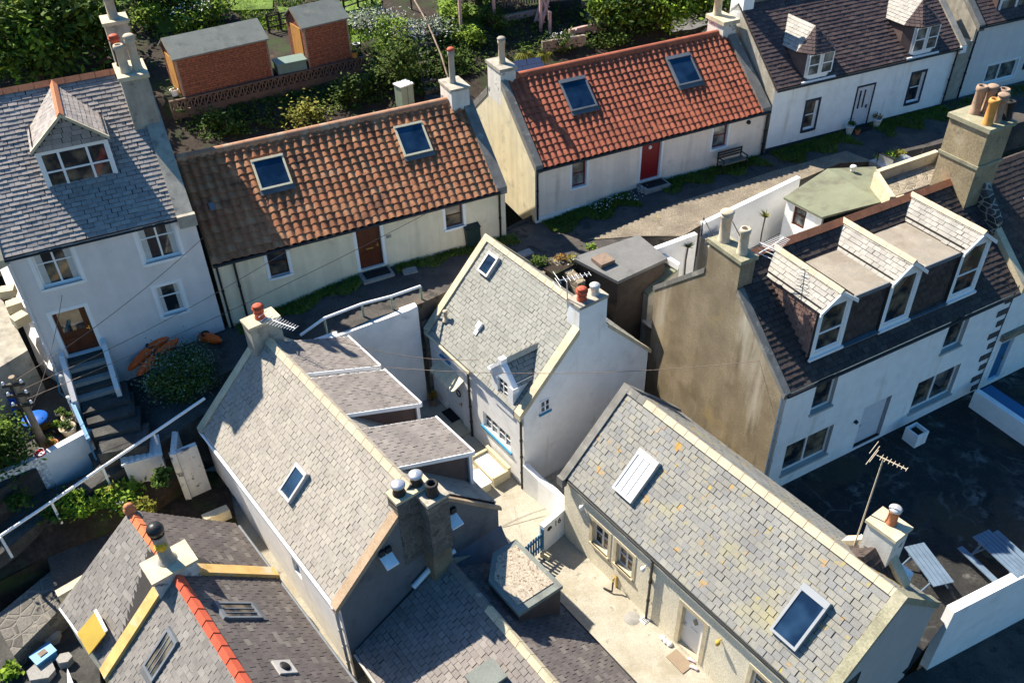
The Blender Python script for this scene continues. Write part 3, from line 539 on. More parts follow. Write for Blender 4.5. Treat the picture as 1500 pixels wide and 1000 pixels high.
# ---- B: long cottage with brown pantiles
fB = plan((-10.88, 27.36), YA); LB, WB, zeB, zrB = 11.9, 6.6, 7.2, 9.83
hB = thing('pantile_cottage', 'long cream cottage with weathered brown pantile roof and mahogany door', 'house', fB.pt(0, 0, 4.0), YA)
opB = [fB.rect([T(370, 250, *q) for q in p], 1) for p in (((72, 435), (175, 410), (205, 555), (100, 580)), ((1042, 175), (1135, 150), (1145, 290), (1050, 320)), ((555, 305), (685, 275), (715, 500), (590, 550)))]
opB = [(o[0], o[1], o[2], min(o[3], zeB - .2)) for o in opB]
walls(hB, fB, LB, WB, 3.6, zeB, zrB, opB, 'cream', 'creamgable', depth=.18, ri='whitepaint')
for o in opB[:2]: window(hB, fB, o, .12, .06, (), (.48,), fm='brownframe', gm='glass', marg=.12, sill=.1, curtain=False)
door(hB, fB, opB[2], 'mahog', .13, ((.1, .45, .08, .38), (.55, .9, .08, .38), (.1, .45, .5, .92), (.55, .9, .5, .92)), letter=True, marg=.13)
sB = slope(fB, -.12, zeB - .06, WB / 2, zrB); SB = math.hypot(WB / 2 + .12, zrB - zeB + .06)
mb = MB(); pantiles(mb, sB, LB - .42, SB, .33, .3); mb.build('roof', [M['pantB'], M['under']], hB)
mb = MB(); slates(mb, [fB.pt(LB, WB + .1, zeB), fB.pt(0, WB + .1, zeB), fB.pt(0, WB / 2, zrB - .03), fB.pt(LB, WB / 2, zrB - .03)], fB.ax[0], .33, .3); mb.build('rear_roof', [M['pantB'], M['under']], hB)
ridge(MB(), fB, 0, LB - .95, WB / 2, zrB + .1, .17, .42).build('ridge_tiles', mat('mossy_ridge_tile', (.38, .2, .12), .25, 1.5, .85, .2, 40, patches=[((.4, .36, .26), 1.8, .5, .7)]), hB)
kB = (zrB - zeB) / (WB / 2); mb = MB(); skew(mb, fB, LB - .42, LB + .03, -.14, zeB - .13, WB / 2, zrB, .2); skew(mb, fB, LB - .42, LB + .03, WB + .1, zeB - .1, WB / 2, zrB, .2); mb.build('gable_coping', M['copedark'], hB)
gutter(hB, fB, .0, LB - .3, -.19, zeB - .13); pipe(hB, [fB.pt(.12, -.12, zeB - .15), fB.pt(.12, -.08, zeB - .4), fB.pt(.12, -.08, 4.1)]); pipe(hB, [fB.pt(.75, -.12, zeB - .15), fB.pt(.75, -.08, zeB - .4), fB.pt(.75, -.08, 4.2)]); pipe(hB, [fB.pt(LB - .3, -.12, zeB - .15), fB.pt(LB - .3, -.08, zeB - .4), fB.pt(LB - .3, -.08, 4.9)])
MB().box(fB, .9, LB, -.05, .0, 3.6, 4.4).build('plinth', M['cream'], hB) if False else None
r = sB.rect([(368, 235), (413, 225.5), (429.5, 267.6), (381, 281)], 2, .13); skylight(hB, sB, r, 'creamframe', h=.17, hood=.09); r = sB.rect([T(370, 0, *q) for q in ((765, 690), (920, 655), (975, 815), (825, 855))], 2, .13); skylight(hB, sB, r, 'creamframe', h=.17, hood=.09)
MB().box(fB, opB[2][1] + .2, opB[2][1] + .42, -.02, -.002, opB[2][3] - .75, opB[2][3] - .6).build('number_plaque', M['stackgrey'], hB)
_r = sB.hit(T(0, 250, 1150, 195), 2, .1); MB().box(sB, _r[0] - .1, _r[0] + .1, _r[1] - .15, _r[1] + .15, .05, .16).build('roof_vent', M['lead'], hB)
chimney(hB, fB, LB - .95, LB - .15, WB / 2 - .45, WB / 2 + .75, zeB, zover(fB.pt(LB - .5, WB / 2 - .45, 0), 690, 128), 'stackwhite', 'stackgrey', .1, .05, [(.45, .55, 1.35, .13, 'stackgrey', 'flat', 'potred')])
# ---- C: bright red pantile cottage
YC = 25.5; fC = plan((1.16, 33.6), YC); LC, WC, zeC, zrC = 12.25, 6.6, 7.42, 10.03
hC = thing('pantile_cottage', 'cream cottage with bright red pantile roof, crimson door and garden bench by the lane', 'house', fC.pt(0, 0, 4.6), YC)
opC = [fC.rect(p, 1) for p in ([T(740, 0, 365, 880), T(740, 0, 442, 862), T(740, 250, 440, 72), T(740, 250, 360, 100)], [T(740, 0, *q) for q in ((1135, 670), (1220, 645), (1195, 790), (1118, 812))], [T(740, 0, *q) for q in ((745, 780), (850, 755), (835, 960), (728, 985))])]
opC = [(o[0], o[1], o[2], min(o[3], zeC - .19)) for o in opC]
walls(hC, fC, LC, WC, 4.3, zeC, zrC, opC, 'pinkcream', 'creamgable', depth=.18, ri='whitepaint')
for o in opC[:2]: window(hC, fC, o, .12, .06, (), (.48,), fm='redframe', gm='glasspale', marg=.11)
door(hC, fC, opC[2], 'redpaint', .13, (), handle=None, marg=.11); o = opC[2]; d = MB().lathe(fC.pt((o[0] + o[1]) / 2, .13, o[2] + (o[3] - o[2]) * .82), [(.001, .0), (.09, .0), (.09, .02), (.001, .03)], 12, 0, -fC.ax[1]).build('door_light', M['whitepaint'], hC)
sC_ = slope(fC, -.12, zeC - .06, WC / 2, zrC); SCl = math.hypot(WC / 2 + .12, zrC - zeC + .06); sC2 = Fr(sC_.pt(.3, 0, 0), *sC_.ax)
mb = MB(); pantiles(mb, sC2, LC - .75, SCl, .305, .3); mb.build('roof', [M['pantC'], M['under']], hC)
mb = MB(); slates(mb, [fC.pt(LC, WC + .1, zeC), fC.pt(0, WC + .1, zeC), fC.pt(0, WC / 2, zrC - .03), fC.pt(LC, WC / 2, zrC - .03)], fC.ax[0], .33, .3); mb.build('rear_roof', [M['pantC'], M['under']], hC)
ridge(MB(), fC, .5, LC - .8, WC / 2, zrC + .1, .17, .42).build('ridge_tiles', M['pantC'], hC)
for a, b_ in ((-.03, .3), (LC - .45, LC + .03)):
    kC = (zrC - zeC) / (WC / 2); q = .25 if a < 0 else .35
    mb = MB(); skew(mb, fC, a, b_, -.14, zeC - .13, WC / 2 - q, zrC - q * kC, .24); mb.build('gable_coping', M['copedark'], hC); mb = MB(); skew(mb, fC, a, b_, WC + .1, zeC - .1, WC / 2 + 1.15, zrC - 1.15 * kC, .24); mb.build('gable_coping', M['copedark'], hC)
gutter(hC, fC, .0, LC, -.19, zeC - .13); pipe(hC, [fC.pt(.08, -.12, zeC - .15), fC.pt(.08, -.07, zeC - .4), fC.pt(.08, -.07, 4.9)]); pipe(hC, [fC.pt(LC - .05, -.12, zeC - .15), fC.pt(LC - .05, -.1, zeC - .4), fC.pt(LC - .05, -.1, 5.)], .06)
for p in ([(300, 440), (440, 405), (490, 575), (350, 610)], [(880, 310), (1005, 285), (1060, 435), (935, 475)]): skylight(hC, sC_, sC_.rect([T(740, 0, *q) for q in p], 2, .13), 'lead', h=.17)
MB().box(fC, -.004, 2.2, -.06, -.003, 4.2, 5.0).box(fC, 2.2, LC, -.05, -.003, 4.2, 4.95).build('plinth', M['white_dirty'], hC)
chimney(hC, fC, -.004, .72, WC / 2 - .2, WC / 2 + 1.1, zrC - 1.1, zover(fC.pt(.3, WC / 2 - .2, 0), *T(370, 0, 1380, 370)), 'stackwhite', 'stackgrey', .14, .06, [(.55, .5, 1.0, .15, 'potbuff', 'flat', 'stackgrey')])
chimney(hC, fC, LC - .75, LC - .02, WC / 2 - .3, WC / 2 + .9, zeC, zover(fC.pt(LC - .3, WC / 2 - .3, 0), *T(740, 0, 1250, 110)), 'stackwhite', 'cope', .18, .1, [(.4, .8, .8, .2, 'cope', None, '')])
MB().lathe(fC.pt(LC - 1.1, -.12, zeC - .45), [(.001, 0), (.09, .01), (.1, .12), (.001, .14)], 10, 0, fC.ax[1]).build('wall_light', M['blackpl'], hC)
# ---- D: white house with two hipped dormers
YD = 24.1; fD_ = plan((12.40, 38.93), YD); LD, WD, zeD, zrD = 11.35, 6.8, 8.4, 11.2
hD = thing('white_house', 'white house with dark purple slate roof, two hipped dormers and navy window margins', 'house', fD_.pt(0, 0, 5.1), YD)
opD = [fD_.rect([T(1100, 0, *q) for q in p], 1) for p in (((308, 556), (368, 543), (340, 692), (278, 708)), ((880, 405), (940, 390), (910, 545), (838, 560)), ((590, 475), (675, 460), (610, 690), (528, 705)))]
walls(hD, fD_, LD, WD, 4.8, zeD, zrD, opD, 'white', 'stackgrey', depth=.18, ri='whitepaint')
for o in opD[:2]: window(hD, fD_, o, .1, .06, (), (.5,), marg=.13, margm='navy')
door(hD, fD_, opD[2], 'doorwhite', .1, glaz=((.26, .36, .48, .9), (.54, .64, .48, .9)), handle=.85, hm='black', marg=.1, margm='navy')
MB().box(fD_, 0, LD, -.03, -.003, 4.8, 5.32).build('plinth', M['navy'], hD)
roofs(hD, fD_, LD, WD, zeD, zrD, 'slateD', .14, .0, .0, .3, .2, .022); gutter(hD, fD_, 0, LD, -.2, zeD - .15); pipe(hD, [fD_.pt(LD - .15, -.12, zeD - .2), fD_.pt(LD - .15, -.08, 5.1)])
mb = MB(); skew(mb, fD_, LD - .05, LD + .3, -.2, zeD - .2, WD / 2, zrD, .2); skew(mb, fD_, LD - .05, LD + .3, WD + .2, zeD - .2, WD / 2, zrD, .2); mb.build('gable_coping', M['stackgrey'], hD)
MB().box(fD_, LD - .1, LD + .3, -.22, -.02, zeD - .38, zeD - .02).build('kneeler', M['white'], hD)
sD = slope(fD_, 0, zeD + .05, WD / 2, zrD + .05); kD = (zrD - zeD) / (WD / 2)
def hipdormer(px0, px1, apx, rdg):
    v0 = -.06; f = Fr(fD_.pt(0, v0, 0), *fD_.ax); a = f.hit(px0, 1); b = f.hit(px1, 1); u0, u1 = a[0], b[0]; zb = zeD - .05; zt = (a[2] + b[2]) / 2; um = (u0 + u1) / 2; ch = (u1 - u0) * .24
    va = .75; fa = Fr(fD_.pt(0, v0 + va, 0), *fD_.ax); za = fa.hit(apx, 1)[2]; e = .16
    mb = MB(); pl = [(u0, .62), (u0 + ch * .4, .12), (u0 + ch, 0), (u1 - ch, 0), (u1 - ch * .4, .12), (u1, .62)]
    for i_, (p, q) in enumerate(zip(pl[:-1], pl[1:])): mb.poly([f.pt(*p, zb), f.pt(*q, zb), f.pt(*q, zt), f.pt(*p, zt)], 1 if i_ in (0, 4) else 0)
    d = None
    for x in (u0, u1): mb.poly([f.pt(x, .62, zb), f.pt(x, .62, zt + .1), f.pt(x, (zt - zeD) / kD + .1, zt + .1)], 1)
    mb.box(f, u0 - .06, u1 + .06, -.1, .0, zb - .05, zb + .04, 0)
    d = mb.build('dormer', [M['whitepaint'], M['slateD']], hD)
    vr = (za - zeD) / kD - v0; ve = (zt - zeD) / kD - v0; mb = MB(); ev = [(u0 - e, .5), (u0 + ch - .1, -e), (u1 - ch + .1, -e), (u1 + e, .5)]
    A = f.pt(um, va, za)
    slates(mb, [f.pt(ev[0][0], .5, zt - .03), f.pt(ev[0][0], ve, zt - .03), f.pt(um, vr, za), A], f.ax[1], .26, .18, 0.010, 2, 1, gap=.008, slab=.05)  # sunward slope gets the paler slates, its sunlight painted in
    slates(mb, [f.pt(ev[3][0], .5, zt - .03), f.pt(ev[3][0], ve, zt - .03), f.pt(um, vr, za), A], f.ax[1], .26, .18, slab=.05)
    for p, q in zip(ev[:-1], ev[1:]): slates(mb, [f.pt(*p, zt - .03), f.pt(*q, zt - .03), A], f.pt(*q, 0) - f.pt(*p, 0), .24, .17, slab=.05)
    mb.build('dormer_roof', [M['slateD'], M['under'], M['slatewhite']], d)
    for p, q in ((.12, .46), (.54, .88)):
        x0, x1 = u0 + (u1 - u0) * p, u0 + (u1 - u0) * q; g = MB()
        g2 = MB().box(f, x0, x1, -.022, -.006, zb + .28, zt - .1).build('pane', M['glasspale'], d)
        g.box(f, x0, x1, -.04, -.022, zb + .24, zb + .3).box(f, x0, x1, -.04, -.022, zt - .13, zt - .07).box(f, x0 - .02, x0 + .04, -.04, -.022, zb + .3, zt - .13).box(f, x1 - .04, x1 + .02, -.04, -.022, zb + .3, zt - .13).box(f, x0 + .04, x1 - .04, -.036, -.022, (zb + zt) / 2 + .06, (zb + zt) / 2 + .11).build('window_frame', M['whitepaint'], d)
hipdormer(T(1100, 0, 305, 285), T(1100, 0, 475, 270), T(1100, 0, 380, 132), None); hipdormer(T(1100, 0, 890, 140), T(1100, 0, 1050, 125), T(1100, 0, 960, -5), None)
chimney(hD, fD_, .0, .6, WD / 2 - .35, WD / 2 + .6, zeD, 12.6, 'white', 'stackgrey', .1, .05, [(.5, .5, .8, .16, 'potbuff', None, '')])
ridge(MB(), fD_, .6, LD, WD / 2, zrD + .1, .15, .45).build('ridge_tiles', M['copedark'], hD)
# ---- E: white house with three linked dormers, right
YE = 28.04; fE = plan((8.84, 21.74), YE); LE, WE, zeE, zrE = 11.6, 7., 5.15, 8.2
hE = thing('white_house', 'white house with brown stained gable and three gabled dormers above the black yard', 'house', fE.pt(0, 0, 0.05), YE)
opE = [fE.rect([T(*b, *q) for q in p], 1) for b, p in (((1100, 490), ((205, 600), (450, 485), (410, 640), (150, 765))), ((1100, 490), ((915, 255), (1140, 160), (1080, 315), (850, 430))), ((1100, 490), ((370, 250), (492, 195), (430, 375), (310, 440))), ((1100, 250), ((1085, 805), (1203, 765), (1135, 935), (1030, 995))), ((1100, 490), ((620, 390), (770, 330), (690, 550), (550, 615))))]
walls(hE, fE, LE, WE, -.2, zeE, zrE, opE, 'white', 'cement', depth=.2, ri='greyband')
window(hE, fE, opE[0], .14, .07, (.5,), (), sill=.05, sillm='greyband'); window(hE, fE, opE[1], .14, .07, (.5,), (), sill=.05, sillm='greyband'); window(hE, fE, opE[2], .14, .07, (), (), sill=.05, sillm='greyband'); window(hE, fE, opE[3], .14, .07, (), (), sill=.05, sillm='greyband')
door(hE, fE, opE[4], 'doorwhite', .13, ((.1, .9, .06, .46), (.1, .9, .52, .94)), handle=.12, hm='steel'); o = opE[4]; MB().box(fE, o[0], o[1], .02, .12, o[2] + .001, o[2] + .05).build('threshold', M['black'], hE); MB().box(fE, o[0] + .002, o[0] + .05, .08, .128, o[2] + .05, o[3]).box(fE, o[1] - .05, o[1] - .002, .08, .128, o[2] + .05, o[3]).box(fE, o[0] + .05, o[1] - .05, .08, .128, o[3] - .05, o[3] - .001).build('door_frame', M['greypaint'], hE)
MB().lathe(fE.pt(opE[4][0] - .32, -.1, 1.75), [(.001, 0), (.07, .0), (.08, .1), (.001, .12)], 10, 0, fE.ax[1]).build('wall_light', M['blackpl'], hE)
q = fE.hit(T(1100, 490, 885, 35), 1); MB().lathe(fE.pt(q[0], -.05, q[2]), [(.001, 0), (.12, .0), (.12, .05)], 12, 0, fE.ax[1]).build('wall_vent', M['white'], hE)
roofs(hE, fE, LE, WE, zeE, zrE, 'slateE', .14, -.25, .0, .3, .2, .024)
gutter(hE, fE, .1, LE, -.2, zeE - .15, 'black'); pipe(hE, [fE.pt(.12, -.1, zeE - .2), fE.pt(.12, -.07, zeE - .5), fE.pt(.12, -.07, .1)], .05, 'greyband')
kE = (zrE - zeE) / (WE / 2); mb = MB(); skew(mb, fE, -.03, .25, -.16, zeE - .14, WE / 2 - .8, zrE - .8 * kE, .1); mb.build('gable_coping', M['copedark'], hE); mb = MB(); skew(mb, fE, -.03, .25, WE + .1, zeE - .1, WE / 2 + .9, zrE - .9 * kE, .1); mb.build('gable_coping', M['copedark'], hE)
ridge(MB(), fE, .6, LE - .6, WE / 2, zrE + .12, .2, .5, 0, True).build('ridge_tiles', M['terracotta'], hE)
sE = slope(fE, 0, zeE + .06, WE / 2, zrE + .06)
# dormers: gabled fronts on the slope, flat roofs between
zdr = zrE + .0
fr0 = None; fronts = []
for (L_, R_, ap, bl, br, two) in (((370, 770), (570, 685), (512, 650), T(1100, 490, 322, 135), T(1100, 490, 490, 62), 1), ((770, 595), (948, 545), (895, 492), T(1100, 250, 690, 880), T(1100, 250, 850, 800), 0), ((1150, 440), (1312, 378), (1275, 335), T(1100, 250, 1065, 715), T(1100, 250, 1220, 650), 1)):
    X = sE.pt(*sE.hit(bl, 2, .0)); vf = (X - fE.o).dot(fE.ax[1]); fronts.append(vf)
vf = sum(fronts) / 3; fV = Fr(fE.pt(0, vf, 0), *fE.ax); DR = []
for (L_, R_, ap, bl, br, hz) in (((370, 770), (570, 685), (512, 650), T(1100, 490, 322, 135), T(1100, 490, 490, 62), (.42,)), ((770, 595), (948, 545), (895, 492), T(1100, 250, 690, 880), T(1100, 250, 850, 800), ()), ((1150, 440), (1312, 378), (1275, 335), T(1100, 250, 1065, 715), T(1100, 250, 1220, 650), (.42,))):
    a = fV.hit(T(1100, 250, *L_), 1, -.06); b = fV.hit(T(1100, 250, *R_), 1, -.06); c = fV.hit(T(1100, 250, *ap), 1, -.06); e = fV.hit(bl, 1); g = fV.hit(br, 1)
    u0, u1 = (a[0] + e[0]) / 2 + .03, (b[0] + g[0]) / 2 - .03; zs = (a[2] + b[2]) / 2; za = c[2]; z0 = (e[2] + g[2]) / 2; um = (u0 + u1) / 2; DR.append((u0, u1, zs, za, z0))
    mb = MB(); op = (u0 + .16, u1 - .16, z0 + .22, zs - .02); facade(mb, fV, u0, u1, z0, zs + .02, [op], .08, 0)
    mb.poly([fV.pt(u0, 0, zs + .02), fV.pt(u1, 0, zs + .02), fV.pt(um, 0, za)], 0)
    mb.box(fV, u0 - .05, u1 + .05, -.08, .0, z0 - .04, z0 + .06, 0)
    vb = (zs - zeE) / kE - vf
    for x in (u0, u1): mb.poly([fV.pt(x, 0, z0), fV.pt(x, 0, zs + .1), fV.pt(x, vb, zs + .1)], 1)
    d = mb.build('dormer', [M['whitepaint'], M['under']], hE)
    if u0 < 4: mb = MB(); slates(mb, [fV.pt(u0 - .02, .08, z0 + .06), fV.pt(u0 - .02, .08, zs), fV.pt(u0 - .02, vb - .05, zs)], fV.ax[1], .26, .17, slab=.02); mb.build('slate_hanging', [mat('red_brown_hung_slate', (.1, .1, .1), .1, 3, .7, .1, 40, island=[(.19, .115, .095), (.155, .095, .08), (.225, .14, .115)]), M['under']], d)
    mbw = MB(); a0, a1, c0, c1 = op
    mbw.box(fV, a0, a1, .03, .08, c0, c0 + .07).box(fV, a0, a1, .03, .08, c1 - .06, c1).box(fV, a0, a0 + .07, .03, .08, c0 + .07, c1 - .06).box(fV, a1 - .07, a1, .03, .08, c0 + .07, c1 - .06)
    for k in hz: mbw.box(fV, a0 + .07, a1 - .07, .025, .075, c0 + (c1 - c0) * k - .035, c0 + (c1 - c0) * k + .035)
    mbw.build('window_frame', M['whitepaint'], d); MB().box(fV, a0 + .02, a1 - .02, .05, .06, c0 + .02, c1 - .02).build('pane', M['glass'], d)
    mb = MB(); e2 = .1; vr = WE / 2 - vf - .02
    zl = zs - .06
    slates(mb, [fV.pt(u0 - e2, -.12, zl), fV.pt(um, -.12, za + .04), fV.pt(um, vr, za + .04), fV.pt(u0 - e2, (zl - zeE) / kE - vf if u0 < 4 else vr, zl)], fV.ax[1], .27, .17, .012, gap=.011, slab=.05)
    slates(mb, [fV.pt(u1 + e2, -.12, zl), fV.pt(um, -.12, za + .04), fV.pt(um, vr, za + .04), fV.pt(u1 + e2, (zl - zeE) / kE - vf if u0 > 8 else vr, zl)], fV.ax[1], .27, .17, .012, gap=.011, slab=.05)
    mb.build('dormer_roof', [M['slatewhite'], M['under']], d)
    fR = Fr(fV.pt(um, -.14, 0), fV.ax[1], -fV.ax[0], fV.ax[2]); ridge(MB(), fR, 0, vr + .15, 0, za + .1, .13, .6, 0, True).build('dormer_ridge', M['ridgecream'], d)
    mb = MB()
    for x in (u0 - e2, u1 + e2): mb.prism([fV.pt(x, -.15, zl - .12), fV.pt(um, -.15, za - .08), fV.pt(um, -.15, za + .05), fV.pt(x, -.15, zl + .03)], fV.ax[1] * .06)
    mb.build('bargeboard', M['whitepaint'], d)
for (p, q) in zip(DR[:-1], DR[1:]):
    u0, u1 = p[1], q[0]; z0 = (p[4] + q[4]) / 2; zf = (p[2] + q[2]) / 2 - .05; mb = MB(); vq = (zf - zeE) / kE - vf
    mb.box(fV, u0 + .03, u1 - .03, .06, WE / 2 - vf - .6, zf - .1, zf, 0).box(fV, u0 + .03, u1 - .03, .02, .06, zf - .14, zf + .02, 2)
    fl = mb.build('flat_dormer_roof', [M['flatroof'], M['under'], M['lead']], hE)
    mb = MB(); slates(mb, [fV.pt(u0 + .02, .12, z0 + .05), fV.pt(u1 - .02, .12, z0 + .05), fV.pt(u1 - .02, .122, zf - .12), fV.pt(u0 + .02, .122, zf - .12)], fV.ax[0], .25, .17, slab=.03); mb.build('slate_hanging', [M['slateE'], M['under']], fl)
    MB().box(fV, u0 + .03, u1 - .03, -.1, .1, z0 - .0, z0 + .035).build('lead_apron', M['lead'], fl)
zt = zover(fE.pt(0, WE / 2, 0), 1053, 365)
chimney(hE, fE, -.006, .62, WE / 2 - .75, WE / 2 + .85, zrE - .75, zt, 'cement', 'copegreen', .14, .06, [(.5, .22, .95, .17, 'potbuff', None, ''), (.5, .8, 1.05, .19, 'potbuff', 'flat', 'potbuff')])
# quoins at the right end
mb = MB()
for k in range(9): mb.box(fE, LE - (.62 if k % 2 else .4), LE + .02, -.035, -.002, .15 + k * .55, .42 + k * .55)
mb.build('quoins', M['whin'], hE)
chimney(hE, fE, LE - .75, LE + .55, WE / 2 - .9, WE / 2 + .75, zeE, zover(fE.pt(LE - .1, WE / 2 - .9, 0), 1420, 175), 'stonebrown', 'copegreen', .16, .08, [(.2, .2, .95, .17, 'potorange', None, ''), (.5, .72, 1.05, .18, 'potclay', None, ''), (.55, .2, .95, .17, 'potclay', 'flat', 'potclay'), (.8, .62, .95, .17, 'potclay', 'flat', 'potclay'), (.9, .15, .7, .14, 'potdark', None, ''), (1.02, .45, .95, .18, 'potclay', None, '')], band=zrE + 1.0)
# ---- F: small white cottage in the middle
YF = -55.0; fF = plan((-3.24, 27.45), YF); LF, WF, zeF, zrF = 6.22, 5.78, 3.9, 6.85
hF = thing('white_cottage', 'small white cottage with pale slate roof, blue sills and one small dormer', 'house', fF.pt(0, 0, .2), YF)
def ZF(a, b): return (600 + a / 3.846, 480 + b / 3.846)
opF = [fF.rect([ZF(*q) for q in p], 1) for p in (((415, 474), (568, 610), (568, 680), (415, 560)), ((178, 78), (222, 122), (222, 185), (178, 150)))]
dF = fF.rect([ZF(*q) for q in ((207, 312), (296, 385), (300, 510), (205, 448))], 1); dF = (dF[0], dF[1], .25, 2.2)
walls(hF, fF, LF, WF, -.1, zeF, zrF, opF + [dF], 'white_dirty', 'white', depth=.14)
window(hF, fF, opF[0], .08, .06, (.26, (.5, .07), .76), (.5,), sill=.1, sillm='bluepaint'); window(hF, fF, opF[1], .08, .05, (.5,), (.5,), sill=.08, sillm='bluepaint')
d = door(hF, fF, dF, 'whitepaint', .1, ((.12, .46, .1, .42), (.54, .88, .1, .42)), handle=.85, hm='brass')
mb = MB(); a = (dF[0] + dF[1]) / 2
for k in range(5):
    x0 = dF[0] - .25 + k * (dF[1] - dF[0] + .5) / 5; x1 = x0 + (dF[1] - dF[0] + .5) / 5 - .012; xm = (x0 + x1) / 2; rr_ = (x1 - x0) / 2; cs = [(x0, 0)] + [(xm - rr_ * math.cos(a_ * math.pi / 6), -.38 - rr_ * math.sin(a_ * math.pi / 6)) for a_ in range(7)] + [(x1, 0)]
    mb.prism([fF.pt(x, v_, 2.72 + v_ * .6) for x, v_ in cs], (0, 0, .04))
mb.build('door_canopy', M['creamframe'], hF)
roofs(hF, fF, LF, WF, zeF, zrF, 'slateF', .14, -.22, -.22, .25, .17); kF = (zrF - zeF) / (WF / 2)
for a, b_ in ((-.06, .24), (LF - .3, LF + .03)):
    q = 0 if a < 0 else .5
    mb = MB(); skew(mb, fF, a, b_, -.18, zeF - .16, WF / 2 - q, zrF - q * kF, .15); mb.build('gable_coping', M['cope'], hF); mb = MB(); skew(mb, fF, a, b_, WF + .14, zeF - .12, WF / 2 + q * 1.6, zrF - q * 1.6 * kF, .06 if q else .15); mb.build('gable_coping', M['cope'], hF)
ridge(MB(), fF, .2, LF - .55, WF / 2, zrF + .1, .15, .45, 0, True).build('ridge_tiles', M['ridgecream'], hF)
sF = slope(fF, 0, zeF + .06, WF / 2, zrF + .06)
skylight(hF, sF, sF.rect([(620 + a / 5.2625, 330 + b / 5.2625) for a, b in ((505, 195), (590, 255), (490, 405), (425, 350))], 2, .1), 'alu', 'glassblue', h=.16, hood=.1, apron=False)
h = sF.hit((620 + 175 / 5.2625, 330 + 735 / 5.2625), 2, .0); MB().lathe(sF.pt(h[0], h[1], 0), [(.14, 0), (.1, .1), (.075, .12), (.075, .4), (.1, .41), (.1, .46), (.001, .48)], 12).build('flue', M['ridgecream'], hF)
h = sF.hit((620 + 435 / 5.2625, 330 + 790 / 5.2625), 2, .0); MB().box(sF, h[0] - .12, h[0] + .1, h[1] - .05, h[1] + .2, .02, .14).box(sF, h[0] - .1, h[0] + .08, h[1] - .3, h[1] - .05, .02, .05).build('roof_vent', M['whitepaint'], hF)
gutter(hF, fF, .1, 3.15, -.2, zeF - .16, 'cope', .06); pipe(hF, [fF.pt(2.85, -.14, zeF - .2), fF.pt(2.85, -.07, zeF - .5), fF.pt(2.85, -.07, .25)]); pipe(hF, [fF.pt(LF - .08, -.12, zeF - .2), fF.pt(LF - .08, -.07, zeF - .5), fF.pt(LF - .08, -.07, .15)])
# F gable window
gF = Fr(fF.pt(LF, 0, 0), fF.ax[1], -fF.ax[0], fF.ax[2]); r = gF.rect([ZF(*q) for q in ((733, 415), (788, 392), (790, 458), (733, 480))], 1)
window(hF, gF, r, -.03, .05, (.5,), (.5,), sill=.05, sillm='bluepaint')
# F dormer flush with the front wall
dr = fF.rect([ZF(*q) for q in ((500, 265), (558, 315), (556, 402), (500, 370))], 1); um = (dr[0] + dr[1]) / 2; hw = .62; zs = dr[3] + .12; za = zs + .62; z0 = zeF - .65
mb = MB(); fn = Fr(fF.pt(0, -.04, 0), *fF.ax); facade(mb, fn, um - hw, um + hw, z0 + .0, zs, [dr], .1, 0); mb.poly([fn.pt(um - hw, 0, zs), fn.pt(um + hw, 0, zs), fn.pt(um, 0, za)], 0)
for x in (um - hw, um + hw): mb.poly([fn.pt(x, 0, zeF - .2), fn.pt(x, 0, zs + .05), fn.pt(x, (zs - zeF) / kF + .1, zs + .05)], 0)
dd = mb.build('dormer', [M['whitepaint']], hF)
vr = (za - zeF) / kF; mb = MB()
for sgn in (-1, 1): slates(mb, [fn.pt(um + sgn * (hw + .08), .1, zs - .08), fn.pt(um, .1, za), fn.pt(um, vr, za), fn.pt(um + sgn * (hw + .08), (zs - .08 - zeF) / kF, zs - .08)], fn.ax[1], .25, .17, slab=.05)
mb.build('dormer_roof', [M['slateF'], M['under']], dd)
mb = MB()
for sgn in (-1, 1): mb.prism([fn.pt(um + sgn * (hw + .12), -.06, zs - .16), fn.pt(um, -.06, za - .04), fn.pt(um, -.06, za + .12), fn.pt(um + sgn * (hw + .12), -.06, zs + .0)], fn.ax[1] * .2); mb.box(fn, um + sgn * (hw + .06) - .1, um + sgn * (hw + .06) + .1, -.1, .16, zs - .22, zs - .02)
mb.box(fn, um - .1, um + .1, -.08, .16, za + .0, za + .2); mb.build('bargeboard', M['whitepaint'], dd)
fR = Fr(fn.pt(um, .1, 0), fn.ax[1], -fn.ax[0], fn.ax[2]); ridge(MB(), fR, 0, vr + .05, 0, za + .08, .12, .45, 0, True).build('dormer_ridge', M['ridgecream'], dd)
a0, a1, c0, c1 = dr; mbw = MB().box(fn, a0, a1, .05, .1, c0, c0 + .05).box(fn, a0, a1, .05, .1, c1 - .05, c1).box(fn, a0, a0 + .05, .05, .1, c0 + .05, c1 - .05).box(fn, a1 - .05, a1, .05, .1, c0 + .05, c1 - .05).box(fn, um - .02, um + .02, .045, .095, c0 + .05, c1 - .05)
for k in (.33, .66): mbw.box(fn, a0 + .05, a1 - .05, .048, .094, c0 + (c1 - c0) * k - .018, c0 + (c1 - c0) * k + .018)
mbw.build('window_frame', M['whitepaint'], dd); MB().box(fn, a0 + .01, a1 - .01, .07, .08, c0 + .01, c1 - .01).build('pane', M['glass'], dd); MB().box(fn, a0 - .1, a1 + .1, -.08, .05, c0 - .1, c0 - .003).build('window_sill', M['bluepaint'], dd)
q0 = gF.hit((850.6, 483.4), 1); q1 = gF.hit((884, 465), 1); zt = zover(gF.pt((q0[0] + q1[0]) / 2, 0, 0), 868, 441)
chimney(hF, fF, LF - .62, LF + .004, WF / 2 - .52, max(q1[0], WF / 2 + .7), zrF - .9, zt, 'white', 'stackgrey', .12, .03, [(.5, .28, .22, .16, 'potred', 'dome', 'potred'), (.5, .74, .3, .15, 'alu', 'flat', 'alu')])
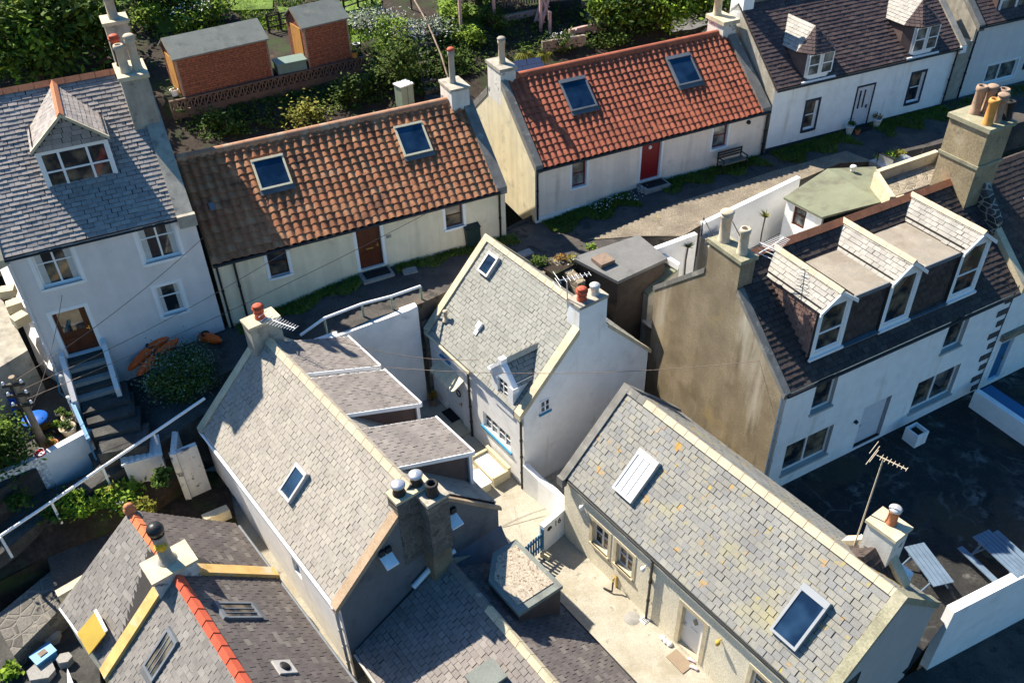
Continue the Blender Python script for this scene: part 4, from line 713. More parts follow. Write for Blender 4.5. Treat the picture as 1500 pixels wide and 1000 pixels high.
# ---- G: long slate cottage with three flat dormers behind
YG = -52.25; g0 = at(295, 623, 3.3); fG = plan((g0.x, g0.y), YG); LG, WG, zeG, zrG = 9.62, 5.72, 3.3, 6.02
hG = thing('slate_cottage', 'long cottage with warm grey slate roof and three flat dormers at its back', 'house', fG.pt(0, 0, -.6), YG)
q = fG.rect([T(370, 730, *p) for p in ((195, 260), (240, 345), (243, 385), (222, 370))], 1); opG = (q[0], q[0] + .5, 1.55, 2.25)
walls(hG, fG, LG, WG, -1.3, zeG, zrG, [opG], 'white_dirty', 'darkharl', depth=.16)
window(hG, fG, opG, .1, .05, (), (.5,), fm='bluepaint')
roofs(hG, fG, LG, WG, zeG, zrG, 'slateG', .08, -.25, -.2, .235, .195); kG = (zrG - zeG) / (WG / 2)
M['copebrown'] = mat('brown_weathered_coping', (.36, .26, .17), .2, 1.6, .9, .25, 40, fine=.2)
for a, b_, m_ in ((-.05, .28, 'cope'), (LG - .28, LG + .04, 'copebrown')):
    q = a > 1; mb = MB(); skew(mb, fG, a, b_, -.16, zeG - .15, WG / 2 - (.64 if q else 0), zrG - (.64 * kG if q else 0), .09 if q else .12); mb.build('gable_coping', M[m_], hG); mb = MB(); skew(mb, fG, a + (.2 if q else 0), b_, WG + .12, zeG - .12, WG / 2 + (.85 if q else 0), zrG - (.85 * kG if q else 0), .03 if q else .12); mb.build('gable_coping', M[m_], hG)
ridge(MB(), fG, .5, LG - .2, WG / 2, zrG + .1, .17, .5, 0, True).build('ridge_tiles', M['ridgecream'], hG)
gutter(hG, fG, .1, LG - .1, -.12, zeG - .16, 'white', .06); pipe(hG, [fG.pt(LG - .22, -.14, zeG - .2), fG.pt(LG - .22, -.07, zeG - .5), fG.pt(LG - .22, -.07, -.6)], .05, 'greyband')
sG = slope(fG, 0, zeG + .06, WG / 2, zrG + .06)
skylight(hG, sG, sG.rect([T(370, 490, *q) for q in ((238, 690), (305, 752), (200, 912), (148, 852))], 2, .1), 'alu', 'glassblue', h=.16, hood=.12, apron=False)
rG = slope(fG, WG, zeG + .06, WG / 2, zrG + .06)
h = rG.pt(*rG.hit(T(370, 490, 1185, 805), 2)); vq = (h - fG.o).dot(fG.ax[1]); zo = zover(h, *T(370, 490, 1170, 640)); zi = zrG + .02
fO = Fr(fG.pt(0, 0, zo), *fG.ax)
for (c0, c1, mt) in ((T(370, 490, 535, 3), T(370, 490, 700, 160), 'slateR'), (T(370, 490, 735, 180), T(370, 490, 925, 362), 'slateR'), (T(370, 490, 1010, 438), T(370, 490, 1203, 628), 'slateR')):
    ua, ub = fO.hit(c0, 2)[0], fO.hit(c1, 2)[0]; vo = vq + .12; vi = WG / 2 + .08
    mb = MB().box(fG, ua + .12, ub - .12, vi, vq, zeG, zo - .2, 0)
    mb.prism([fG.pt(ua + .12, vi, zo - .2), fG.pt(ua + .12, vq, zo - .2), fG.pt(ua + .12, vq, zo - .1), fG.pt(ua + .12, vi, zi - .12)], fG.ax[0] * (ub - ua - .24), 0)
    d = mb.build('flat_dormer', [M['slateD']], hG)
    mb = MB(); slates(mb, [fG.pt(ua, vo, zo), fG.pt(ub, vo, zo), fG.pt(ub, vi, zi), fG.pt(ua, vi, zi)], fG.ax[0], .3, .2, slab=.03); mb.build('dormer_roof', [M[mt], M['under']], d)
    mb = MB().box(fG, ua - .02, ub + .04, vo, vo + .06, zo - .16, zo + .035)
    for uu in (ua - .02, ub): mb.prism([fG.pt(uu, vi, zi - .14), fG.pt(uu, vo, zo - .16), fG.pt(uu, vo, zo + .005), fG.pt(uu, vi, zi + .0)], fG.ax[0] * .04)
    mb.box(fG, ub - .16, ub - .02, vq - .02, vq + .1, zeG + .1, zo - .16).box(fG, ua + .04, ua + .16, vq - .02, vq + .1, zeG + .1, zo - .16); mb.build('fascia', M['whitepaint'], d)
    MB().box(fG, ua + .3, ub - .3, vq, vq + .03, zo - 1.0, zo - .25).build('pane', M['glass'], d)
zt = zover(fG.pt(.3, WG / 2, 0), 270 + 492 / 4.342, 420 + 193 / 4.342)
chimney(hG, fG, .0, .62, WG / 2 - .55, WG / 2 + .55, zeG, zt, 'stackgrey', 'cope', .1, .04, [(.5, .5, .28, .16, 'potred', 'dome', 'potred')])
zg = zover(fG.pt(LG, WG / 2 + .3, 0), 600, 716)
chimney(hG, fG, LG - .5, LG + .02, WG / 2 - .62, WG / 2 + .55, zeG, zg, 'rubbledark', 'cope', .1, .03, [(.5, .22, .32, .17, 'potdark', 'flat', 'steel'), (.5, .72, .32, .17, 'potdark', 'flat', 'steel')])
chimney(hG, fG, LG + .025, LG + .55, WG / 2 + .05, WG / 2 + .75, zeG + .3, zg - .12, 'rubbledark', 'stackgrey', .12, .03, [(.5, .5, .45, .17, 'potdark', None, '')])
MB().box(fG, LG + .003, LG + .5, WG / 2 + .05, WG / 2 + .72, .8, zeG + .3).build('chimney_breast', M['cement'], hG)
# lean-to ledge under the rear gable corner
mb = MB().prism([fG.pt(LG, WG / 2 + .9, 2.35), fG.pt(LG + .5, WG / 2 + .9, 1.6), fG.pt(LG + .5, WG / 2 + .9, -.2), fG.pt(LG, WG / 2 + .9, -.2)], fG.ax[1] * 2.05); mb.build('lead_ledge', M['lead'], hG)
# ---- H: grey slate cottage with lichen, lower right
YH = -54.16; fH = plan((1.62, 20.28), YH); LH, WH, zeH, zrH = 10.35, 5.0, 3.17, 5.55
hH = thing('slate_cottage', 'long pebble dashed cottage whose grey slate roof is spotted with orange lichen, lower right', 'house', fH.pt(0, 0, .0), YH)
opH = [fH.rect([T(740, 730, *q) for q in p], 1) for p in (((475, 118), (563, 190), (553, 300), (470, 245)), ((605, 232), (693, 315), (685, 425), (600, 352)), ((970, 575), (1080, 690), (1045, 875), (930, 785)))]
u9 = fH.hit(T(740, 730, 1345, 925), 1); opH.append((u9[0], u9[0] + .95, opH[1][2], opH[1][3]))
walls(hH, fH, LH, WH, -.5, zeH, zrH, opH, 'roughcast', 'greyband', depth=.2, ri='cope')
for o in (opH[0], opH[1], opH[3]): window(hH, fH, o, .13, .05, (.5,), (.5,), sill=.08, sillm='cope', marg=.14, margm='cope')
d = door(hH, fH, opH[2], 'whitepaint', .16, (), handle=.1, hm='steel', marg=.16, margm='cope'); o = opH[2]; um, zm = (o[0] + o[1]) / 2, o[2] + (o[3] - o[2]) * .74
MB().prism([fH.pt(um - .1, .14, zm), fH.pt(um, .14, zm - .17), fH.pt(um + .1, .14, zm), fH.pt(um, .14, zm + .17)], fH.ax[1] * .015).build('door_pane', M['glass'], d)
MB().box(fH, um - .13, um + .13, .145, .16, zm - .42, zm - .38).build('letterbox', M['steel'], d)
roofs(hH, fH, LH, WH, zeH, zrH, 'slateH', .1, -.22, -.22, .265, .2); kH = (zrH - zeH) / (WH / 2)
for a, b_, m_ in ((-.05, .24, 'copedark'), (LH - .27, LH + .05, 'copegreen')):
    mb = MB(); skew(mb, fH, a, b_, -.17, zeH - .16, WH / 2, zrH, .15); skew(mb, fH, a, b_, WH + .14, zeH - .12, WH / 2, zrH, .15); mb.box(fH, a, b_, -.3, -.1, zeH - .38, zeH - .02); mb.build('gable_coping', M[m_], hH)
ridge(MB(), fH, 1.0, LH - .25, WH / 2, zrH + .1, .17, .45, 0, True).build('ridge_tiles', M['ridgecream'], hH)
ridge(MB(), fH, .22, 1.0, WH / 2, zrH + .1, .17, .45, 0, True).build('ridge_tiles', M['copedark'], hH)
gutter(hH, fH, .1, LH - .2, -.13, zeH - .13, 'blackpl', .045); q = fH.hit((960, 812), 1)[0]; pipe(hH, [fH.pt(q, -.15, zeH - .2), fH.pt(q, -.08, zeH - .35), fH.pt(q, -.08, .03)], .045)
sH = slope(fH, 0, zeH + .06, WH / 2, zrH + .06)
skylight(hH, sH, sH.rect([T(740, 490, *q) for q in ((740, 605), (835, 705), (688, 912), (582, 836))], 2, .1), 'alu', 'blind', h=.17, hood=.2, apron=False, bars=(.36, .66))
skylight(hH, sH, sH.rect([T(1100, 730, *q) for q in ((292, 442), (433, 578), (240, 830), (110, 710))], 2, .1), 'greypaint', 'glassblue', h=.17, hood=.2, apron=False)
for p, m_ in (((415, 48), 'whitepaint'), ((750, 380), 'whitepaint'), ((1155, 780), 'yellowpan')):
    q = fH.hit(T(740, 730, *p), 1, -.1); MB().lathe(fH.pt(q[0], -.12, q[2] - .1), [(.001, 0), (.05, .0), (.075, .08), (.075, .16), (.03, .2), (.001, .2)], 10).tube([fH.pt(q[0], -.12, q[2] + .05), fH.pt(q[0], 0, q[2] + .08)], .02, 6).build('wall_light', M[m_], hH)
MB().prism([fH.pt(LH + .003, .8, 2.1), fH.pt(LH + .003, 1.5, 2.1), fH.pt(LH + .003, 1.5, 3.3), fH.pt(LH + .003, .8, 3.3)], fH.ax[0] * .03).build('gable_window', M['glass'], hH)
# rear wing of H with its own stack
def lo(fr, X): X = V(X) - fr.o; return [X.dot(a) for a in fr.ax]
cw = at(1290, 783, 5.8); cu, cv, _ = lo(fH, cw); zw = 5.25; hwid = .85
mb = MB().box(fH, cu - hwid, cu + hwid, WH - .6, cv + .35, .1, zw - .85, 0)
mb.prism([fH.pt(cu - hwid, WH / 2 + .9, zw - .85), fH.pt(cu + hwid, WH / 2 + .9, zw - .85), fH.pt(cu, WH / 2 + .9, zw)], fH.ax[1] * (cv + .35 - WH / 2 - .9), 0)
wg = mb.build('rear_wing', [M['white']], hH); mb = MB()
for sg in (-1, 1): slates(mb, [fH.pt(cu + sg * (hwid + .12), WH / 2 + .5, zw - .93), fH.pt(cu + sg * (hwid + .12), cv + .1, zw - .93), fH.pt(cu, cv + .1, zw + .06), fH.pt(cu, WH / 2 + .5, zw + .06)], fH.ax[1], .27, .2)
mb.build('wing_roof', [M['slateE'], M['under']], wg); mb = MB()
for sg in (-1, 1): mb.prism([fH.pt(cu + sg * (hwid + .16), cv + .1, zw - 1.0), fH.pt(cu, cv + .1, zw + .0), fH.pt(cu, cv + .1, zw + .26), fH.pt(cu + sg * (hwid + .16), cv + .1, zw - .74)], fH.ax[1] * .3)
mb.build('wing_coping', M['cope'], wg)
chimney(hH, fH, cu - .42, cu + .42, cv - .05, cv + .62, 3.5, 6.05, 'stackwhite', 'cope', .1, .05, [(.5, .6, .5, .14, 'terracotta', 'flat', 'alu')])
# ---- K: low slate roof in front of G
YK = -54.; G1 = fG.pt(LG, 0, 0); fK = plan((fG.pt(LG + .02, .12, 0).x, fG.pt(LG + .02, .12, 0).y), YK); LK, WK = 7.2, 5.75
hK = thing('slate_cottage', 'low cottage with gravelled flat dormer, built against the dark gable, bottom centre', 'house', fK.pt(0, 0, -1.3), YK)
zK0, zKr, zK1, vK = .95, 2.7, 1.35, 3.4
ms = [M['cream'], M['white']]; mb = MB()
for u in (0.02, LK): mb.poly([fK.pt(u, .15, -1.4), fK.pt(u, WK - .1, -.3), fK.pt(u, WK - .1, zK1), fK.pt(u, vK, zKr - .06), fK.pt(u, .15, zK0)])
mb.poly([fK.pt(.02, .15, -1.4), fK.pt(LK, .15, -1.4), fK.pt(LK, .15, zK0), fK.pt(.02, .15, zK0)]); mb.poly([fK.pt(.02, WK - .1, -.3), fK.pt(LK, WK - .1, -.3), fK.pt(LK, WK - .1, zK1), fK.pt(.02, WK - .1, zK1)])
mb.build('wall', ms, hK)
mb = MB(); slates(mb, [fK.pt(.03, 0, zK0), fK.pt(LK, 0, zK0), fK.pt(LK, vK, zKr), fK.pt(.03, vK, zKr)], fK.ax[0], .24, .185)
mb.build('roof', [M['slateR'], M['under']], hK)
mb = MB(); slates(mb, [fK.pt(.5, WK, zK1), fK.pt(LK, WK, zK1), fK.pt(LK, vK, zKr), fK.pt(.5, vK, zKr)], fK.ax[0], .24, .17); mb.build('rear_roof', [M['slateJ'], M['under']], hK)
ridge(MB(), fK, .2, 2.3, vK, zKr + .1, .15, .5, 0, True).build('ridge_tiles', M['copedark'], hK); ridge(MB(), fK, 2.3, LK, vK, zKr + .1, .15, .5, 0, True).build('ridge_tiles', M['cope'], hK)
gutter(hK, fK, .1, LK, WK + .04, zK1 - .06, 'black', .05); gutter(hK, fK, .1, LK, -.04, zK0 - .06, 'greyband', .05)
MB().tube([fK.pt(.05, vK - 1.2, zKr - .42), fK.pt(.05, vK - .3, zKr + .1), fK.pt(.05, vK + .35, zKr + .12)], .09, 8).build('lead_flashing', M['whitepaint'], hK)
zd = 2.85; cs = [lo(fK, at(480 + a / 3.947, 780 + b / 3.947, zd)) for a, b in ((1090, 35), (955, 115), (930, 275), (1105, 470), (1360, 305))]
P = [fK.pt(c[0], c[1], zd) for c in cs]; mb = MB(); mb.prism([p - V((0, 0, .14)) for p in P], (0, 0, .14), 0); cc = sum(P, V((0, 0, 0))) / 5
mb.prism([cc + (p - cc) * .80 for p in P], (0, 0, .03), 1); kd = mb.build('gravelled_flat_dormer', [M['felt'], M['gravel']], hK)
mb = MB(); mb.prism([cc + (p - cc) * .95 - V((0, 0, 1.5)) for p in P], (0, 0, 1.36), 0); mb.build('dormer_cheek', M['slateE'], kd)
q = lo(fK, at(705, 985, 2.3)); chimney(hK, fK, q[0] - .05, q[0] + .6, q[1] - .45, q[1] + .4, 1., 2.55, 'rubbledark', 'felt', .1, .04, [])
# ---- J: purple slate terrace, lower left
YJ = -51.6; zeJ = 1.3; j0 = at(345, 766, zeJ); n_ = plan((0, 0), YJ)
jr = n_.ax[1]; fJ = plan((j0.x, j0.y), YJ)                     # u along the alley eave, v = 0 at that eave (house lies at v < 0)
LJ1 = lo(fJ, at(400.5, 834, zeJ))[0]; LJ = LJ1 + 6.2; WJ = 5.4; zrJ = zeJ + WJ / 2 * .93
hJ = thing('slate_cottage', 'cottage with purple grey slates, red ridge tiles and sunflower painted chimney pot, lower left', 'house', fJ.pt(0, -WJ, -1.4), YJ)
k = (zrJ - zeJ) / (WJ / 2); E0 = fJ.pt(LJ1, 0, zeJ); E1 = fJ.pt(LJ, 0, zeJ); R0 = fJ.pt(LJ1, -WJ / 2, zrJ); R1 = fJ.pt(LJ, -WJ / 2, zrJ); W0 = fJ.pt(LJ1, -WJ, zeJ); W1 = fJ.pt(LJ, -WJ, zeJ)
B0 = fJ.pt(0, 0, zeJ); q = lo(fJ, at(192, 751, zrJ - .15)); Rb = fJ.pt(q[0], q[1], zrJ - .15); Wb = at(87, 888, zeJ); Wf = W0
mb = MB(); dn = V((0, 0, -3.2))
for a, b_ in ((E1, E0), (E0, B0), (Wb, W0), (W0, W1)):
    mb.poly([a + V((0, 0, -.05)), b_ + V((0, 0, -.05)), b_ + dn, a + dn])
mb.poly([W1 + dn, E1 + dn, E1, R1, W1]); mb.poly([Wb + dn, B0 + dn, B0, Rb, Wb]); mb.build('wall', M['cream'], hJ)
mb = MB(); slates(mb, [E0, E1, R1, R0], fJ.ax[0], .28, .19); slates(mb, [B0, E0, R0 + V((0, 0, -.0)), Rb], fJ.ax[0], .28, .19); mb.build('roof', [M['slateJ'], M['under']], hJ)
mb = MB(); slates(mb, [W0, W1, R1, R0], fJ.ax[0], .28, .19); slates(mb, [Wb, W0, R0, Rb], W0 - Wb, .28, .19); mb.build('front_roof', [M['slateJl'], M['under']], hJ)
def hipridge(par, A, B, r, seg, m):
    d = (B - A); L_ = d.length; d.normalize(); y = V((0, 0, 1)).cross(d).normalized(); f = Fr(A, d, y, V((0, 0, 1)) - d * d.z); return ridge(MB(), f, 0, L_, 0, .09, r, seg, 0, True, .03).build('ridge_tiles', M[m], par)
hipridge(hJ, Rb, R0, .15, .42, 'terraorange'); hipridge(hJ, fJ.pt(LJ1 + .5, -WJ / 2, zrJ), R1, .16, .5, 'potred')
MB().lathe(Rb + V((0, 0, .05)), [(.17, 0), (.2, .12), (.1, .2), (.16, .28), (.001, .36)], 10).build('finial', M['terracotta'], hJ)
mb = MB(); 
def skew3(A, B, wv, up=.17):
    return [A - V((0, 0, .1)), B - V((0, 0, .1)), B + V((0, 0, up)), A + V((0, 0, up))]
mb.prism(skew3(fJ.pt(LJ1 - .05, .12, zeJ - .1), fJ.pt(LJ1 - .05, -WJ / 2, zrJ), 0), fJ.ax[0] * .42); mb.prism(skew3(fJ.pt(LJ1 - .05, -WJ - .12, zeJ - .1), fJ.pt(LJ1 - .05, -WJ / 2, zrJ), 0), fJ.ax[0] * .42); mb.build('party_wall_coping', M['copeorange'], hJ)
for c0, c1 in ((at(296, 757, zeJ + .25), at(332, 742, zeJ + .05)), (at(82, 868, zeJ), at(122, 845, zeJ + .5))):
    d = (c1 - c0); y = fJ.ax[0] * .3; MB().prism([c0 - V((0, 0, .35)), c1 - V((0, 0, .3)), c1 + V((0, 0, .12)), c0 + V((0, 0, .12))], y).build('kneeler', M['cope'], hJ)
sJ = Fr(E0, -fJ.ax[0], (R0 - E0).normalized(), (-fJ.ax[0]).cross((R0 - E0).normalized())); sJw = Fr(W0, fJ.ax[0], (R0 - W0).normalized(), fJ.ax[0].cross((R0 - W0).normalized()))
skylight(hJ, sJ, sJ.rect([T(0, 730, *q) for q in ((1170, 565), (1368, 552), (1415, 640), (1212, 650))], 2, .08), 'lead', 'glass', hood=.12, bars=(.35, .6)); skylight(hJ, sJw, sJw.rect([T(0, 730, *q) for q in ((918, 702), (968, 775), (830, 975), (757, 910))], 2, .08), 'lead', 'glass', hood=.12, bars=(.35, .6))
r = sJ.rect([T(370, 730, *q) for q in ((112, 885), (195, 870), (240, 940), (145, 955))], 2, .03); mb = MB().box(sJ, *r, .0, .06); v = mb.build('roof_vent', M['alu'], hJ); MB().lathe(sJ.pt((r[0] + r[1]) / 2, (r[2] + r[3]) / 2, .061), [(.001, 0), ((r[1] - r[0]) * .33, 0), ((r[1] - r[0]) * .33, .02), (.001, .02)], 16, 0, sJ.ax[2]).build('vent_grille', M['black'], v)
gutter(hJ, fJ, .1, LJ, .06, zeJ - .1, 'lead', .05)
MB().tube([Wb - V((0, 0, .1)), Wb.lerp(W0, .55) - V((0, 0, .1))], .055, 8).build('gutter', M['white'], hJ)
yp = [at(*T(0, 730, *q), zz) for q, zz in (((420, 735), zeJ + .12), ((515, 620), zeJ + .75), ((575, 735), zeJ + .75), ((485, 850), zeJ + .12))]
MB().prism(yp, V((0, 0, .05))).build('yellow_roof_panel', M['yellowpan'], hJ); MB().prism([yp[1] + V((0, 0, .06)), yp[2] + V((0, 0, .06)), yp[2] + V((.07, .05, .09)), yp[1] + V((.07, .05, .09))], V((0, 0, .06))).build('panel_edge', M['alu'], hJ)
cu0 = LJ1 - .25; zc = zover(fJ.pt(LJ1 + .1, -WJ / 2, 0), *T(0, 730, 900, 360))
c = chimney(hJ, fJ, LJ1 - .4, LJ1 + .42, -WJ / 2 - .62, -WJ / 2 + .62, zeJ, zc, 'stackwhite', 'cope', .1, .07, [])
X = fJ.pt(LJ1 - .08, -WJ / 2, zc); p = MB().lathe(X, [(.3, -.02), (.26, .06), (.2, .1), (.18, .95), (.2, 1.0), (.2, 1.1)], 18).build('chimney_pot', M['stackgrey'], c)
MB().lathe(X + V((0, 0, 1.1)), [(.17, .0), (.17, .1), (.23, .12), (.24, .26), (.2, .36), (.1, .42), (.001, .43)], 18).build('cowl', M['blackpl'], p)
dv = (CAM - X); dv.z = 0; dv.normalize(); dv = (dv + V((-.25, 0, 0))).normalized(); sdv = V((-dv.y, dv.x, 0)); cc = X + V((0, 0, .72)) + dv * .19
mb = MB(); mb.lathe(cc, [(.13, -.03), (.13, .012), (.001, .014)], 18, 0, dv)
for a in range(16):
    t_ = a * math.pi / 8; mb.prism([cc + (sdv * math.cos(t_ + d) + V((0, 0, 1)) * math.sin(t_ + d)) * rr_ - dv * (.02 + .06 * abs(math.cos(t_))) for d, rr_ in ((-.14, .14), (.14, .14), (0, .2))], dv * .03)
mb.build('painted_sunflower', M['gold'], p)
# ------------------------------------------------------------------ ground, lane, courts
struct(MB().poly([(-2000, -500, -3), (2000, -500, -3), (2000, 3000, -3), (-2000, 3000, -3)]), 'ground', M['soil'])
def interp(x, T_):
    for (a, p), (b, q) in zip(T_[:-1], T_[1:]):
        if x <= b: return p + (q - p) * max(0, (x - a)) / (b - a)
    return T_[-1][1]
from mathutils import noise as NZ
LZ = [(-8, 3.6), (-1, 4.05), (2, 4.45), (5, 4.92), (12, 4.85), (14, 4.72), (19, 5.12), (25, 5.05), (30, 5.2), (60, 5.3)]
def lz(u): return interp(u, LZ)
def lpt(px, py):                                   # point of the lane surface seen at a pixel
    z = 4.8
    for _ in range(6): X = at(px, py, z); z = lz((X - fB.o).dot(fB.ax[0]))
    return X
def sheet(P, name, m, div=1., amp=.02, skirt=0., kind='structure', zf=None, cut=None):
    """a polygon of world points, filled by triangulation and gently uneven"""
    import bmesh
    bm = bmesh.new(); vs_ = [bm.verts.new(p) for p in P]; bm.faces.new(vs_)
    for _ in range(9):
        es = [e for e in bm.edges if e.calc_length() > div]
        if not es: break
        bmesh.ops.subdivide_edges(bm, edges=es, cuts=1); bmesh.ops.triangulate(bm, faces=bm.faces)
    for v in bm.verts:
        if zf: v.co.z = zf(v.co)
        v.co.z += amp * NZ.noise(v.co * .8)
    mb = MB(); bm.verts.index_update(); mb.add([v.co.copy() for v in bm.verts], [[v.index for v in f.verts] for f in bm.faces], 0, True)
    if skirt: 
        n = len(P)
        for i in range(n):
            a, b = V(P[i]), V(P[(i + 1) % n]); a = V((a.x, a.y, a.z - .01)); b = V((b.x, b.y, b.z - .01)); mb.poly([a, b, b - V((0, 0, skirt)), a - V((0, 0, skirt))])
    bm.free(); o = mb.build(name, m); o['kind'] = kind; return o
def lane_u(X): return lz((V(X) - fB.o).dot(fB.ax[0]))
south = [lpt(*q) for q in ((300, 560), (352, 535), (440, 512), (520, 478), (617, 444), (700, 405), (760, 388), (800, 395), (845, 380), (935, 346), (1000, 346), (1060, 312), (1150, 272), (1230, 238), (1285, 236), (1330, 222), (1420, 200), (1600, 150))]
north = [fD_.pt(34, .3, 5.3), fD_.pt(11, .3, 5), fD_.pt(0, .3, 5), fC.pt(11, .3, 5), fC.pt(0, .3, 5), fB.pt(11.8, .3, 5), fB.pt(6, .3, 5), fB.pt(0, .3, 4), fA.pt(3.4, .4, 4)]
sheet(south + north, 'lane', M['asphalt'], .8, .04, 1.5, zf=lane_u)
# gravel lane beyond the cottage shadow, sunlight painted in as a paler colour
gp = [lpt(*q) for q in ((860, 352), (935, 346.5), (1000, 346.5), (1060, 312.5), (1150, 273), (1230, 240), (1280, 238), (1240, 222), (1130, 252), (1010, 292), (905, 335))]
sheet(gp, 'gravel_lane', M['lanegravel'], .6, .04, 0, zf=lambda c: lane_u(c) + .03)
def strip(fr, u0, u1, v0, v1, zf):                  # random ground point in a strip of a house frame
    def f():
        a = rng.uniform(u0, u1); b = rng.uniform(v0, v1) * (.55 + .45 * math.sin(a * 1.7) ** 2); X = fr.pt(a, b, 0); return V((X.x, X.y, zf(X)))
    return f
mb = MB()
for fr, u0, u1, v1, n in ((fB, .3, 5.2, -1.0, 2600), (fB, 6.8, 12.2, -.85, 2000), (fC, .3, 4.6, -1.5, 4200), (fC, 6.0, 12.0, -1.3, 3800), (fD_, .2, 4.6, -1.7, 3200), (fD_, 6.3, 11.2, -1.7, 3000), (fD_, 11.5, 18, -1.2, 1000)):
    blades(mb, strip(fr, u0, u1, -.05, v1, lane_u), n, .13, 0, .05, lean=.7)
tag(mb.build('lane_grass', M['leafgrass']), 'tufts of grass and weeds along the foot of the lane cottages', 'grass', kind='stuff')
mb = MB()
for fr, u0, u1, v1, n in ((fC, .8, 4.6, -.9, 260), (fC, 6.0, 8, -.8, 120), (fD_, .4, 4.0, -1.0, 120)):
    f = strip(fr, u0, u1, -.2, v1, lane_u)
    for _ in range(n): foliage(mb, f() + V((0, 0, .07)), (.1, .1, .08), 5, .05, 0, 2)
tag(mb.build('lane_weeds', M['leafdark']), 'dark leafy weeds with white flowers growing by the red roofed cottage', 'weeds', kind='stuff')
mb = MB(); f = strip(fC, 2.5, 5.6, -.3, -1.1, lane_u)
for _ in range(90): p = f(); mb.lathe(p + V((0, 0, .16 + rng.random() * .08)), [(.03, 0), (.001, .015)], 5)
tag(mb.build('daisies', M['petal']), 'small white daisies along the foot of the red roofed cottage', 'flowers', kind='stuff')
for fr, o in ((fB, opB[2]), (fC, opC[2])):
    z = lane_u(fr.pt(o[0], -.3, 0)); MB().box(fr, o[0] - .15, o[1] + .15, -.75, -.01, z - .2, max(z + .06, o[2] - .06)).build('doorstep', M['greyconc'], hB if fr is fB else hC)
    tag(MB().box(fr, o[0] + .0, o[1] + .05, -.62, -.12, max(z + .06, o[2] - .06) + .003, max(z + .06, o[2] - .06) + .025).build('doormat', M['mat']), 'black doormat at the %s door' % ('mahogany' if fr is fB else 'crimson'), 'doormat', 'doormats at cottage doors')
o = opD[2]; z = lane_u(fD_.pt(o[0], -.3, 0)); tag(MB().box(fD_, o[0] + .0, o[1], -.55, -.06, z + .05, z + .09).build('doormat', M['mat']), 'black doormat between two flower pots at the white house door', 'doormat', 'doormats at cottage doors')
# ---- lower courtyard between the cottages
def cz(c): return .02 if c[1] < 20 else .02 + min(.26, (c[1] - 20) * .05)
cp = [fG.pt(LG + .3, WG - .3, 0), fG.pt(-.3, WG - .3, 0), fG.pt(-.3, WG + 3.6, 0), fF.pt(0, .3, 0), fF.pt(LF, .3, 0), fF.pt(LF + .1, 2.6, 0), fH.pt(0, .4, 0), fH.pt(12, .4, 0), fH.pt(12, -3.0, 0), fK.pt(5.5, WK - .3, 0), fK.pt(.5, WK - .3, 0)]
sheet(cp, 'courtyard_paving', M['concrete'], .7, .015, 0, zf=cz)
mb = MB(); mb.prism([fK.pt(1.2, WK + .12, .03), fK.pt(LK, WK + .12, .03), fK.pt(LK, WK + .5, .03), fK.pt(1.2, WK + .5, .03)], V((0, 0, .06)))
struct(mb, 'kerb_strip', M['roughcast'])
def al(c):
    u = (V(c) - fG.o).dot(fG.ax[0]); return interp(u, [(-3, 1.3), (0, .9), (LG, -.55), (LG + 8, -1.9)])
sheet([fG.pt(-2.2, .3, 0), fG.pt(LG, .3, 0), fG.pt(LG + 7, .6, 0), fG.pt(LG + 7, -2.2, 0), fG.pt(0, -2.2, 0), fG.pt(-2.2, -2.2, 0)], 'alley_paving', M['concrete'], .8, .02, 0, zf=al)
# lane edge masonry and the bank down behind F and the sheds
mb = MB()
for a, b in zip(south[5:9], south[6:10]):
    d = (b - a); nn = V((-d.y, d.x, 0)).normalized() * -.3
    mb.prism([a - V((0, 0, .06)), b - V((0, 0, .06)), b + nn - V((0, 0, .06)), a + nn - V((0, 0, .06))], V((0, 0, -4.6)))
tag(mb.build('lane_retaining_wall', M['rubble']), 'rubble wall holding up the lane behind the middle cottage', 'wall')
# white retaining wall closing the court below the rails
A, Bq = lpt(462, 504), lpt(611, 450); d = (Bq - A); d.z = 0; d.normalize(); nn = V((-d.y, d.x, 0)) * .35; za_, zb_ = A.z, Bq.z
A = A - nn * .25; Bq = Bq - nn * .25; A.z = Bq.z = 0
tag(MB().prism([A, Bq, V((Bq.x, Bq.y, zb_ + .06)), V((A.x, A.y, za_ + .06))], nn).build('retaining_wall', M['white_dirty']), 'tall white washed retaining wall below the lane rails, closing the court', 'wall')
tag(MB().prism([fF.pt(-.25, -.15, .3), fF.pt(.0, -.15, .3), fF.pt(.0, -.15, 3.0), fF.pt(-.2, -.15, 4.1), fF.pt(-.6, -.15, 3.6), fF.pt(-.45, -.15, 1.5)], fF.ax[1] * .5).build('rubble_buttress', M['rubbledark']), 'dark rubble buttress left bare beside the small white cottage', 'buttress')
# rails
RP = [((0, 785), 2.55), ((75, 735), 2.8), ((150, 684), 3.15), ((225, 634), 3.6), ((300, 583), 4.1)]
RQ = [((440, 491), 4.95), ((475, 466), 5.35), ((530, 445), 5.45), ((573, 434), 5.5), ((616, 419), 5.5)]
for R_, lab, foot in ((RP, 'long white pipe handrail sloping down along the path at the left', (1.0,)), (RQ, 'white and pale green pipe rail on top of the white retaining wall', (1.0,))):
    P = [at(*q, z) for q, z in R_]; t = thing('handrail', lab, 'railing', P[-1] - V((0, 0, 1)), 0, 'pipe rails')
    MB().tube(P, .055, 8).build('rail', M['whitepaint'], t)
    for p in (P[:-1] if R_ is RP else P[1:]): MB().tube([p - V((0, 0, .03)), p - V((0, 0, 1.05))], .045, 8).build('post', M['cabgreen'] if R_ is RQ else M['whitepaint'], t)
